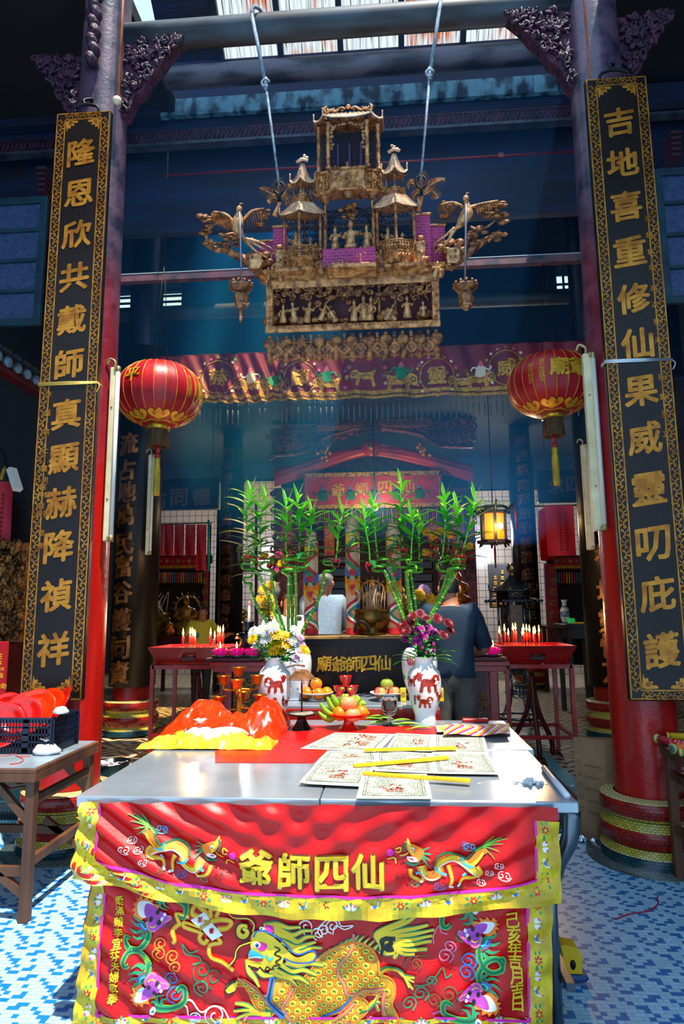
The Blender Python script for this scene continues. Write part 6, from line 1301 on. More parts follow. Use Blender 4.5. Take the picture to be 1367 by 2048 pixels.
for px, sy, nm in ((606, 0, 'left'), (791, -9, 'right')):
    cx = C(px, 480).x; c = (cx, CYY-.06, 0); r_ = 41*SC_; zf = Zl(500+sy*.3); ze = Zl(428+sy*.5); zt2 = Zl(402+sy*.5); up0 = Zl(366+sy); up1 = Zl(326+sy)
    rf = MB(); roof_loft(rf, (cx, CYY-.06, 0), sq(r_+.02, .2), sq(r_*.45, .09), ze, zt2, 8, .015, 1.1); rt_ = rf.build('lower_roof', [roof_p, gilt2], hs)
    m = MB(); roof_loft(m, (cx, CYY-.05, 0), sq(r_*.62, .14), sq(.012), up0, up1, 5, .04, 1.9); m.tube([(cx-.05, CYY-.05, up1+.02), (cx, CYY-.06, up1+.045), (cx+.05, CYY-.05, up1+.03)], .016, 7, 0)
    for k in range(5): m.ell((cx+GF.gauss(0, .03), CYY-.05, up1+.04+.02*k*.5), .014, 7, 5, 0)
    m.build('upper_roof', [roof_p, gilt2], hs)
    for q_ in sq(r_*.88, .17): m = MB(); posts(m, c, (q_,), zf, ze, .013); m.build('pavilion_post', gilt2, hs)
    for q_ in sq(r_*.4, .085): m = MB(); posts(m, c, (q_,), zt2, up0+.02, .009); m.build('pavilion_post', gilt2, hs)
    m = MB(); q = [V((cx+x, CYY-.06+y, 0)) for x, y in sq(r_*.92, .18)]
    for a, b in ((3, 0), (0, 1)): lattice(m, q[a], q[b], zf-.06, zf+.035, 7); m.box((0, 0, 0), (.001, .001, .001), 0, T(q[a]))
    q2 = [V((cx+x, CYY-.06+y, 0)) for x, y in sq(r_*.5, .1)]
    for a, b in ((3, 0), (0, 1)): lattice(m, q2[a], q2[b], zt2, zt2+.05, 5)
    m.build('railing', gilt, hs)
    m = MB(); vs = [(cx+x*k_, CYY-.06+y*k_, z) for z, k_ in ((zt_, 1.05), (zt_+.05, 1.0), (zf-.06, 1.0)) for x, y in sq(r_*.95, .19)]; m.add(vs, [(j*4+i, j*4+(i+1) % 4, j*4+4+(i+1) % 4, j*4+4+i) for j in (0, 1) for i in range(4)]+[(8, 9, 10, 11)], 0)
    for a, b in ((3, 0), (0, 1)):
        A_, B_ = V(vs[4+a]), V(vs[4+b]); m.tube([A_+(B_-A_)*u_+V((0, -.01, .02+.012*sin(u_*40))) for u_ in [i/24 for i in range(2, 23)]], .006, 5, 0)
    m.build('pavilion_base', gilt, hs)
    fig(px-15, 512+sy, 50, .0, 0, True); fig(px+14, 514+sy, 48, -.08, 0, True); fig(px, 395+sy, 26, -.05)
    m = MB()                                                                # open screen behind
    x0_, x1_ = cx-r_*.95, cx+r_*1.0
    for i in range(9):
        for j in range(5): m.tube([(a, CYY+.1, b) for a, b in spiral(x0_+(x1_-x0_)*(i+.5)/9, zf+(ze-zf)*(j+.5)/5, .022, i*70+j*40, 1.1, 1, 7, .4)], .004, 4, 0)
    m.build('pierced_screen', navy_wood, hs)
# central tower
cx = C(697, 300).x
hexp = lambda a, b, d0, d1: [(-a, d0), (a, d0), (b, d1), (b, .2), (-b, .2), (-b, d1)]
m = MB(); roof_loft(m, (cx, CYY, 0), hexp(.2, .29, -.2, -.07), hexp(.16, .2, -.02, .02), Zl(250), Zl(226), 9, .03, 1.3)
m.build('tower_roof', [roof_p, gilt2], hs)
m = MB(); zr = Zl(226)
for s in (-1, 1):
    m.tube(catmull([(cx+s*.19, CYY-.02, zr), (cx+s*.15, CYY-.03, zr+.03), (cx+s*.11, CYY-.03, zr+.015), (cx+s*.06, CYY-.03, zr+.045), (cx+s*.025, CYY-.03, zr+.03)], 5), [.012, .009], 7, 0); m.tube(catmull([(cx+s*.19, CYY-.02, zr), (cx+s*.205, CYY-.02, zr+.05), (cx+s*.18, CYY-.02, zr+.07)], 4), [.016, .005], 7, 0)
    for k in range(6): m.ell((cx+s*(.05+.025*k), CYY-.03, zr+.02+.015*(k % 2)), .011, 7, 5, 0)
m.ell((cx, CYY-.03, zr+.05), .022, 10, 7, 0); m.build('ridge_dragons', fig_m, hs)
zfl = Zl(346); zev = Zl(256)
for x, y in ((-.16, -.17), (.16, -.17), (-.25, -.06), (.25, -.06)):
    m = MB(); posts(m, (cx, CYY), ((x, y),), zfl, zev, .016)
    for zz_ in (.25, .5, .75): z = zfl+(zev-zfl)*zz_; m.lathe([(.016, z-.012), (.022, z), (.016, z+.012)], 10, 0, c=(cx+x, CYY+y, 0))
    m.build('tower_post', gilt, hs)
def f(m):
    for s in (-1, 1):
        for j in range(7): m.tube([(a, CYY-.17, b) for a, b in spiral(cx+s*(.135-.01*(j % 2)), zev-.03-j*.035, .016, j*80, 1.1, s, 7)], .005, 5, 0)
        for i in range(5): m.tube([(a, CYY-.17, b) for a, b in spiral(cx+s*(.02+.025*i), zev-.02-.006*i, .014, i*90, 1.1, s, 7)], .005, 5, 0)
part('tower_fretwork', fig_m, f)
def f(m):
    m.box((cx, CYY+.12, (zfl+zev)/2), (.5, .02, zev-zfl), 0)
    for x in (-.1, 0, .1): m.box((cx+x, CYY+.1, (zfl+zev)/2-.04), (.018, .02, (zev-zfl)*.7), 1)
    for i in range(10):
        for j in range(7): m.tube([(a, CYY+.1, b) for a, b in spiral(cx-.21+.046*i, zfl+.04+j*.05, .02, i*60+j*50, 1.1, 1, 6, .4)], .004, 4, 1)
part('tower_screen', [pm('tower_back', '#161224', None, rough=.6), pm('tower_lattice', '#4a3460', None, rough=.5)], f)
for dx, hp in ((-27, 26), (-3, 34), (22, 28)): fig(697+dx, 346, hp, -.1, 0, True)
def f(m):
    zb_ = Zl(391); pl = [(-.29, -.03), (-.14, -.14), (-.135, -.2), (.135, -.2), (.14, -.14), (.29, -.03)]
    vs = [(cx+x, CYY+y, z) for z in (zb_, zfl) for x, y in pl]; m.add(vs, [(i, i+1, 7+i, 6+i) for i in range(5)], 0); m.add([(cx+x, CYY+y, zfl) for x, y in pl]+[(cx+.29, CYY+.14, zfl), (cx-.29, CYY+.14, zfl)], [tuple(range(8))], 0); m.add([(cx+x, CYY+y, zb_) for x, y in pl]+[(cx+.29, CYY+.14, zb_), (cx-.29, CYY+.14, zb_)], [tuple(range(8))[::-1]], 0)
    for i in range(5):
        a, b = V((cx+pl[i][0], CYY+pl[i][1], 0)), V((cx+pl[i+1][0], CYY+pl[i+1][1], 0)); d = b-a
        for z in (zb_+.012, zfl-.012): m.tube([a+V((0, -.006, z)), b+V((0, -.006, z))], .014, 6, 0)
        if d.length > .1:
            for k in range(16): u0, zc = GF.uniform(.12, .88), GF.uniform(zb_+.05, zfl-.05); m.tube([a+d*min(.98, max(.02, u0+(p_-0)*2.5))+V((0, -.012, zc+q_)) for p_, q_ in spiral(0, 0, .024, GF.random()*360, 1.1, 1, 7)], [.009, .005], 5, 0)
part('tower_balcony', gilt, f)
m = MB(); zc1 = Zl(394); zc0 = Zl(505)
for s in (-1, 1): m.lathe([(.016, zc0), (.016, zc1-.06), (.03, zc1-.05), (.05, zc1), (.05, zc1+.015)], 12, 0, c=(cx+s*.2, CYY-.04, 0)); m.tube(catmull([(cx+s*.2, CYY-.06, zc1), (cx+s*.28, CYY-.06, zc1+.02), (cx+s*.3, CYY-.05, zc1+.06)], 4), .012, 6, 0)
m.lathe([(.03, zc1-.05), (.05, zc1-.02), (.035, zc1+.04)], 10, 0, c=(cx, CYY-.16, 0)); m.build('tower_columns', gilt2, hs)
def f(m):
    for i in range(15):
        for j in range(8): m.tube([(a, CYY+.12, b) for a, b in spiral(cx-.29+.041*i, zc0+.02+j*.055, .024, i*60+j*50, 1.2, 1, 7, .35)], .0045, 4, 0)
    for r_ in (.18, .21): m.tube([(cx+r_*cos(pi*i/14), CYY+.1, zc0+.22+r_*sin(pi*i/14)) for i in range(15)], .008, 5, 0)
part('pierced_back', navy_wood, f)
fig(701, 500, 66, -.06, 0, True); fig(670, 500, 48, .0); fig(733, 497, 48, .0); fig(684, 518, 34, -.15, 0); fig(721, 514, 36, -.15, 0); fig(655, 520, 38, -.12, 15); fig(752, 515, 36, -.12, -12); fig(642, 535, 44, -.14, 0, False, gilt2); fig(761, 530, 46, -.14, 0, False, gilt2)
for px in (671, 698, 730): p = C(px, 513, -.19); m = MB(); m.box(p, (.07, .03, .07), 0, bev=.004); m.ell(p+V((0, -.016, .01)), (.012, .005, .016), 8, 5, 1); m.build('altar_front', [fig_m, gilt2], hs)
m = MB(); p = C(698, 420, .0)
for k in range(26): m.ell(p+V((GF.gauss(0, .05), GF.uniform(-.03, .04), GF.gauss(0, .04))), (.028, .025, .02), 8, 5, 0)
m.build('tree_canopy', gilt2, hs)
fig(550, 545, 42, -.1, 8); fig(562, 548, 30, -.14, -10); fig(850, 533, 44, -.1, -8); fig(868, 540, 32, -.14, 12); fig(536, 550, 26, -.1); fig(880, 545, 26, -.1)
# phoenixes, gnarled branches, rocks with plaques
def branch(pts, tw, tufts, d, nm):
    m = MB(); m.tube(catmull([C(x, y, d+.02*(i % 2)) for i, (x, y) in enumerate(pts)], 6), [.055, .014], 9, 0)
    for a in tw: m.tube(catmull([C(x, y, d-.02+.02*(i % 2)) for i, (x, y) in enumerate(a)], 6), [.02, .008], 7, 0)
    for x, y in tufts:
        for k in range(5): m.ell(C(x+GF.gauss(0, 6), y+GF.gauss(0, 3), d+GF.uniform(-.05, .03)), (.034, .03, .016), 9, 5, 0)
    m.build(nm, gilt2, hs)
branch([(520, 545), (497, 528), (470, 512), (445, 503), (425, 498)], [[(470, 512), (450, 485), (452, 470), (470, 468)], [(425, 498), (412, 475), (420, 455), (435, 445), (425, 435)], [(425, 498), (408, 490)], [(452, 472), (438, 470)]], [(412, 440), (416, 456), (414, 470), (424, 484), (442, 490), (455, 474), (466, 484), (432, 500), (408, 432), (474, 478)], .02, 'pine_branch')
branch([(895, 535), (920, 520), (948, 498), (975, 482), (995, 470)], [[(930, 508), (935, 480), (955, 462), (975, 455), (990, 440)], [(975, 482), (1000, 462)], [(955, 462), (940, 455)]], [(1003, 410), (990, 418), (1000, 432), (982, 432), (1005, 446), (965, 462), (945, 470), (985, 474), (1000, 472), (960, 482), (975, 420)], .02, 'pine_branch')
def phoenix(pxh, pyh, body, wings, tail):
    m = MB(); b = catmull([C(x, y, -.05) for x, y in body], 6); n_ = len(b); m.tube(b, [.014+.04*sin(pi*min(1, i/(n_-1)*1.1))**1.5 for i in range(n_)], 10, 0)
    h_ = C(pxh, pyh, -.05); m.ell(h_, (.026, .03, .03), 10, 7, 0); m.tube([h_, h_+V((.0, -.05, -.01))], [.012, .002], 6, 0); m.tube([h_+V((0, 0, .02)), h_+V((.012, .0, .05)), h_+V((.035, .01, .05))], [.01, .003], 6, 0)
    m.build('phoenix', fig_m, hs)
    for w_ in wings:
        m = MB(); a = catmull([C(x, y, -.03) for x, y in w_], 6); m.tube(a, [.018, .006], 7, 0)
        for i in range(3, len(a)):
            L = .05+.07*sin(pi*i/len(a)); blade(m, a[i], V((.25*(a[-1].x-a[0].x)/abs(a[-1].x-a[0].x), .1, -1)), L, .02, 0, .1)
        m.build('wing', gilt, hs)
    m = MB()
    for e in tail: m.tube(catmull([C(x, y, -.06) for x, y in e], 5), [.018, .004], 6, 0); [blade(m, C(*e[-1], -.06), V((cos(k)*.8, -.2, sin(k))), .05, .012, 0, .1) for k in (-2.2, -1.2, -.3)]
    m.build('tail_feathers', fig_m, hs)
phoenix(478, 413, [(478, 415), (476, 432), (474, 448), (480, 462), (492, 475)], [[(470, 446), (452, 426), (427, 420)], [(482, 444), (502, 420), (528, 414)]], [[(492, 475), (515, 485), (540, 500)], [(490, 475), (510, 495), (535, 510)], [(490, 472), (518, 478), (545, 492)]])
phoenix(931, 392, [(931, 395), (934, 415), (930, 428), (918, 445), (905, 455)], [[(926, 412), (905, 402), (880, 406)], [(938, 412), (965, 404), (995, 398)]], [[(908, 450), (890, 465), (872, 478)], [(906, 455), (892, 480), (875, 492)], [(910, 452), (898, 470), (885, 490)]])
for px, py, k in ((510, 518, 0), (905, 506, 1)):
    def f(m):
        for j in range(26): m.ell(C(px+GF.gauss(0, 10), py+GF.gauss(2, 13), .03+GF.uniform(-.06, .03)), (.04, .035, .035), 8, 6, 0)
    part('rockwork', gilt2, f); p = C(px, py-3, -.08); m = MB(); m.prism([(-.045, -.06), (.03, -.065), (.055, -.03), (.05, .05), (.02, .07), (-.04, .065), (-.05, 0)], -.015, .015, 0, T(p) @ FRONT)
    for i, ch in enumerate('功德無量' if k else '善心'): m.text(ch, .03, lambda x, y, o=0: p+V((-.02+.035*(i % 2)+x, -.0165-o, .035-.045*(i//2)+y)), 1, .02)
    m.build('inscribed_stone', [fig_m, gilt2], hs)
# banana trees, little pot plants
for base, lv, nm in (((548, 440), [((560, 412), (545, 395), (520, 382)), ((560, 412), (550, 402), (535, 405)), ((562, 408), (572, 385), (592, 378)), ((560, 405), (572, 400), (580, 415)), ((558, 410), (556, 380), (560, 362))], 0), ((836, 430), [((845, 395), (830, 375), (815, 372)), ((846, 392), (862, 375), (888, 364)), ((848, 395), (865, 388), (876, 402)), ((846, 390), (842, 365), (850, 350)), ((844, 398), (834, 392), (826, 402))], 1)):
    m = MB(); m.tube(catmull([C(*base, .08), C((base[0]+lv[0][0][0])/2, (base[1]+lv[0][0][1])/2, .08), C(*lv[0][0], .08)], 4), [.022, .014], 8, 0)
    for l_ in lv:
        a = catmull([C(x, y, .06) for x, y in l_], 7); m.tube(a, .006, 5, 0)
        for i in range(2, len(a)):
            for s in (-1, 1): d = (a[i]-a[i-1]).normalized(); o = d.cross(V((0, 1, 0))).normalized()*s; blade(m, a[i], o+d*.3+V((0, -.2, 0)), .065*sin(pi*min(.97, i/len(a))), .011, 0, .25)
    m.build('banana_tree', fig_m, hs)
for px, py in ((519, 462), (889, 445)):
    p = C(px, py, .08); m = MB(); m.lathe([(.03, 0), (.045, .03), (.05, .035), (0, .035)], 12, 0, c=p); m.tube(catmull([p+V((0, 0, .03)), p+V((.02, 0, .07)), p+V((-.015, 0, .11)), p+V((.01, 0, .14))], 4), [.01, .005], 6, 0)
    for k in range(5): m.ell(p+V((GF.gauss(0, .03), 0, .08+.018*k)), (.025, .022, .012), 8, 5, 0)
    m.build('potted_bonsai', gilt2, hs)
# rods and the two little hanging lamps
silver = pm('old_silver', '#8a8fa6', None, rough=.35, metal=.7)
for xa_, ya_, xb_, yb_ in ((479, 412, 483, 552), (931, 396, 929, 545)): m = MB(); m.tube([C(xa_, ya_, -.12), C(xb_, yb_, -.12)], .009, 8); m.build('rod', silver, hs)
for px, top, lab, ht in ((482, 552, 'small tiered bronze lamp hanging at the left end of the carving', 1), (929, 545, 'small bronze lamp hanging at the right end of the carving', 0)):
    a = lean_pt(C(px, top, -.12)); z1 = P(px, 572, a.y).z; MB.warp = None; r = thing('hanging_lamp', lab, 'lamp', V((a.x, a.y, z1-.3))); m = MB()
    for s in (-1, 1): m.tube(catmull([a, a+V((s*.03, 0, -.03)), V((a.x+s*.035, a.y, z1+.03)), V((a.x+s*.06, a.y, z1))], 4), .004, 5)
    m.build('hanger', silver, r); m = MB()
    m.lathe([(.0, z1+.005), (.09, z1), (.1, z1-.01), (.085, z1-.03), (.05, z1-.05), (.0, z1-.05)], 6, 0, c=(a.x, a.y, 0), sm=False); [m.ell((a.x+.085*cos(k*pi/6), a.y+.085*sin(k*pi/6), z1+.012), .013, 7, 5, 0) for k in range(12)]; m.build('canopy', gilt2, r)
    m = MB(); m.lathe([(.0, z1-.05), (.05, z1-.07), (.062, z1-.1), (.045, z1-.15), (.05, z1-.16), (.02, z1-.19), (.0, z1-.19)], 6, 0, c=(a.x, a.y, 0), sm=False); m.build('lamp_bowl', gilt2, r)
    if ht: m = MB(); m.lathe([(.0, z1-.19), (.018, z1-.21), (.01, z1-.23), (.016, z1-.26), (.008, z1-.3), (0, z1-.31)], 8, 0, c=(a.x, a.y, 0)); m.build('finial', gilt2, r)
# ropes
rope_m = pm('rope_grey', '#8fa2b4', '#4a5a6a', 60, .8, stretch=(1, 1, .3))
for lab, a, b, k, hook in (('left rope holding the hanging carving, looped over the round beam', (558, 362), (503, 28), (531, 168), (515, 22)), ('right rope holding the hanging carving, looped over the round beam', (841, 350), (884, -20), (859, 148), (875, -30))):
    p0 = lean_pt(C(*a, -.02)); pk = P(*k, 4.4); p1 = P(b[0], b[1], 4.36); r = thing('rope', lab, 'rope', p0); m = MB(); m.tube([p0+V((0, 0, -.03)), pk], .0095, 8); m.tube([pk, p1], .014, 8)
    m.tube(catmull([p1, p1+V((.01, 0, .06)), p1+V((.05, .06, .1)), p1+V((.08, .14, .08))], 5), .014, 8); m.build('rope_strand', rope_m, r)
    m = MB(); m.tube([pk+V((.03*cos(t_), -.01, .03*sin(t_))) for t_ in [i*.6 for i in range(10)]], .01, 7); m.tube([pk+V((0, 0, -.05)), pk+V((.0, 0, .05))], .017, 8); m.build('knot', rope_m, r)
    m = MB()
    for s in (-1, 1): m.tube(catmull([p0+V((0, 0, 0)), p0+V((s*.03, 0, -.02)), p0+V((s*.035, 0, -.07)), p0+V((0, 0, -.11)), p0+V((-s*.01, .02, -.15))], 4), .009, 6)
    m.build('iron_hook', iron, r)
# ================================================================ the hall behind
MB.warp = None
gold_dim = pm('gold_dim', '#b8862e', '#6a4414', 20, .4, metal=.4); flame = glow('flame', '#ffc050', 14); wax_red = pm('wax_red', '#d81a12', None, rough=.4); stick_m = pm('incense_stick', '#c8a88a', None, rough=.8)
def bx(m, xa, ya, xb, yb, Y, th, mi=0, bev=0): h = rc(xa, ya, xb, yb, Y); m.box(((h[0]+h[1])/2, Y+th/2, (h[2]+h[3])/2), (h[1]-h[0], th, h[3]-h[2]), mi, None, bev)
def flat(Y): return lambda x, z, o=0: V((x, Y-.001-o, z))
def txt(m, s, pts, Y, size, mi=0, off=.02, ext=0, shear=.06):
    for ch, (px, py) in zip(s, pts): p = P(px, py, Y); m.text(ch, size, on(flat(Y), 0, p.x, p.z), mi, off, shear, 1, ext)
# black inscribed block, dragon candles, urn
blk = thing('altar_block', 'black altar block with five gold characters on its front', 'altar block', (-.28, 5.4, .15)); m = MB()
m.box((-.28, 5.4, .74), (1.1, .46, 1.18), 0, bev=.005); m.build('block', black_lacq, blk); m = MB(); m.box((-.28, 5.4, 1.337), (1.14, .5, .022), 0, bev=.003); m.build('block_top', pm('worn_edge', '#a8803a', '#6a4a1c', 10, .5), blk)
m = MB(); txt(m, '廟爺師四仙', ((648, 1327), (678, 1328), (707, 1328), (737, 1327), (766, 1326)), 5.168, .115, 0, .025, .006, .1); m.build('gilt_lettering', gold_bright, blk)
cand = pm('candle_wax', '#e6c0a0', '#c89468', 5, .45); 
for px, pt, pb, lab in ((622, 1060, 1262, 'left of three tall incense candles painted with a dragon'), (706, 1030, 1270, 'middle of three tall incense candles painted with a dragon'), (789, 1040, 1262, 'right of three tall incense candles painted with a dragon')):
    z0 = 1.349; z1 = P(px, pt, 5.4).z; x = P(px, 1260, 5.4).x; H = z1-z0; R_ = .058; r = thing('dragon_candle', lab, 'incense candle', (x, 5.4, z0), group='dragon candles on the altar block')
    m = MB(); m.lathe([(0, 0), (.035, 0), (.035, .03), (R_, .03), (R_, H-.1), (R_*.8, H-.09), (R_*.75, H-.02), (0, H-.02)], 24); m.build('candle_body', cand, r, w=False); m = MB(); m.tube([(0, 0, H-.03), (0, 0, H+.06)], .008, 6); m.build('wick_stick', stick_m, r, w=False)
    f_ = lambda x, z, o=0: V(((R_+.002+o)*sin(x/R_), -(R_+.002+o)*cos(x/R_), z)); m = MB(); zh = H*.42
    m.ribbon([(-.09, .03+.0), (.09, .03)], .05, f_, K['red'], 8); S = [(.06*sin(i*1.15), zh*.9-zh*.8*i/7) for i in range(8)]
    for a, wd, c, o in ((S, .05, 'red', .001), ([(x+.028, z) for x, z in S], .032, 'green', .002), ([(x+.012, z) for x, z in S], .018, 'white', .003)): m.ribbon(a, wd, on(f_, o), K[c], 6)
    S2 = [(.06*sin(i*1.3+1), zh*1.15+(H*.38)*i/6) for i in range(7)]
    for a, wd, c, o in ((S2, .045, 'brown', .001), ([(x-.03, z) for x, z in S2], .03, 'green', .002), ([(x+.03, z) for x, z in S2], .02, 'red', .002)): m.ribbon(a, wd, on(f_, o), K[c], 6)
    for s in (-1, 1):
        for k, c in enumerate(('gold', 'orange', 'blue')): m.fill([(s*.02, zh-.04+.05*k), (s*.075, zh-.05+.06*k), (s*.08, zh+.02+.06*k), (s*.05, zh+.03+.05*k)], on(f_, .003+.001*k), K[c], .05)
        m.fill([(s*.03+.016*cos(k), zh+.05+.016*sin(k)) for k in range(6)], on(f_, .006), K['green'], .05); m.fill([(s*.03+.008*cos(k), zh+.05+.008*sin(k)) for k in range(6)], on(f_, .007), K['black'], .05)
        m.fill([(s*.05+.02*cos(k), H*.17+.06*(s > 0)+.02*sin(k)) for k in range(6)], on(f_, .003), K['blue'], .05)
    m.fill([(-.035, zh), (0, zh+.03), (.035, zh), (.025, zh-.06), (0, zh-.1), (-.025, zh-.06)], on(f_, .005), K['orange'], .05); m.fill([(-.02, zh-.015), (.02, zh-.015), (.012, zh-.05), (-.012, zh-.05)], on(f_, .006), K['red'], .05); m.fill([(-.03, zh+.09), (0, zh+.12), (.03, zh+.09), (0, zh+.06)], on(f_, .005), K['red'], .05); m.fill([(-.05, H*.75), (.05, H*.75), (.06, H*.82), (-.04, H*.84)], on(f_, .002), K['gold'], .05)
    m.build('painted_dragon', TM, r, w=False)
c = P(745, 1268, 5.42); r = thing('incense_urn', 'brass incense urn full of sticks between the middle and right dragon candles', 'urn', (c.x, 5.42, 1.349)); m = MB()
m.lathe([(0, 0), (.11, 0), (.12, .02), (.1, .04), (.15, .09), (.165, .14), (.155, .18), (.165, .2), (.17, .205), (.155, .205), (.14, .18), (0, .18)], 32); m.build('urn_body', pm('urn_brass', '#8a6a30', '#4a3616', 8, .25, metal=.8), r, w=False)
m = MB(); m.tube([(-.085+.055*cos(pi*i/12), -.17, .02+.09*sin(pi*i/12)) for i in range(13)], .012, 8); m.build('handle', iron, r, w=False)
for i in range(34):
    a_ = GF.uniform(0, 6.28); q = GF.uniform(0, .12); p0 = V((c.x+q*cos(a_), 5.42+q*sin(a_), 1.5)); m = MB(); h_ = GF.uniform(.16, .3); m.tube([p0, p0+V((GF.gauss(0, .02), GF.gauss(0, .02), h_))], .003, 5)
    tag(m.build('incense_stick', stick_m), 'thin pale incense stick standing in the brass urn between the dragon candles', 'incense stick', 'incense sticks in the brass urn')
# long red table with gilt carving, lotus candles
rt = thing('red_altar_table', 'long red altar table with gilt carved panels, behind the black block', 'table', (-.3, 6.0, .15)); m = MB(); xa_, xb_, yf_, yb_, zt_ = -1.6, 1.0, 5.75, 6.35, 1.105
m.box(((xa_+xb_)/2, (yf_+yb_)/2, zt_-.02), (xb_-xa_, yb_-yf_, .04), 0, bev=.006); m.box(((xa_+xb_)/2, yf_+.03, zt_-.06), (xb_-xa_-.06, .03, .05), 0, bev=.004); m.build('table_top', red_paint, rt)
for x in (xa_+.16, xb_-.14):
    for y in (yf_+.06, yb_-.06): m = MB(); m.box((x, y, (zt_-.05+.15)/2), (.07, .07, zt_-.2), bev=.005); m.build('leg', red_paint, rt)
m = MB()
for s, x0_ in ((1, xa_+.2), (-1, xb_-.2)):
    m = MB(); m.box((x0_+s*.2, yf_+.07, .62), (.4, .03, .8), 0)
    for k in range(36): x, z = x0_+s*GF.uniform(.03, .38), GF.uniform(.3, .95); m.tube([(a, yf_+.05, b) for a, b in spiral(x, z, .04, GF.random()*360, 1.2, 1, 7)], [.012, .006], 5, 1)
    m.build('carved_panel', [red_dark, gold_dim], rt)
lot_m = pm('lotus_pink', '#ff1c9c', '#e80c84', 10, .4, ec=hx('#ff1090'), es=.3); lot_b = pm('lotus_base', '#0f3a34', None, rough=.4)  # petals given a faint glow for flame light coming through the wax
def lotus(label, px, py, R_, grp):
    p = P(px, py, 5.95); p.z = zt_+.032; r = thing('lotus_candle', label, 'candle', p, group=grp); m = MB()
    for ring, (n_, rr, up) in enumerate(((12, 1, .35), (11, .85, .7), (9, .6, 1.1))):
        for k in range(n_): a_ = 2*pi*(k+.5*ring)/n_; d = V((cos(a_), sin(a_), up)); blade(m, d*.2*R_*rr+V((0, 0, .015)), d, R_*rr*.95, R_*.24, 0, -.25)
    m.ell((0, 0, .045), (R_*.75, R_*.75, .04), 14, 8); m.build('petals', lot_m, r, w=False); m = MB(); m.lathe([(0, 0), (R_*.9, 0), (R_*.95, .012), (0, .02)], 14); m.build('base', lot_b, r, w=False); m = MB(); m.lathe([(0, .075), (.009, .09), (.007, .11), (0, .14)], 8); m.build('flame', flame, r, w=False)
for xs, lab, sd in (((440, 473, 503), 'at the left end of the long red table', 0), ((953, 985), 'at the right end of the long red table', 1)):
    a, b = P(xs[0], 1300, 5.95).x-.1, P(xs[-1], 1300, 5.95).x+.1; m = MB(); m.box(((a+b)/2, 5.95, zt_+.015), (b-a, .3, .028), 0, bev=.004); tag(m.build('lotus_tray', red_dark), 'dark red tray of lotus candles '+lab, 'tray')
    for i, x in enumerate(xs): lotus(('pink lotus candle nearest the yellow flowers', 'middle pink lotus candle of three', 'pink lotus candle beside the white flowers')[i] if sd == 0 else ('pink lotus candle behind the person in navy', 'pink lotus candle nearest the right burner')[i], x, 1300, .085, 'lotus candles on the trays')
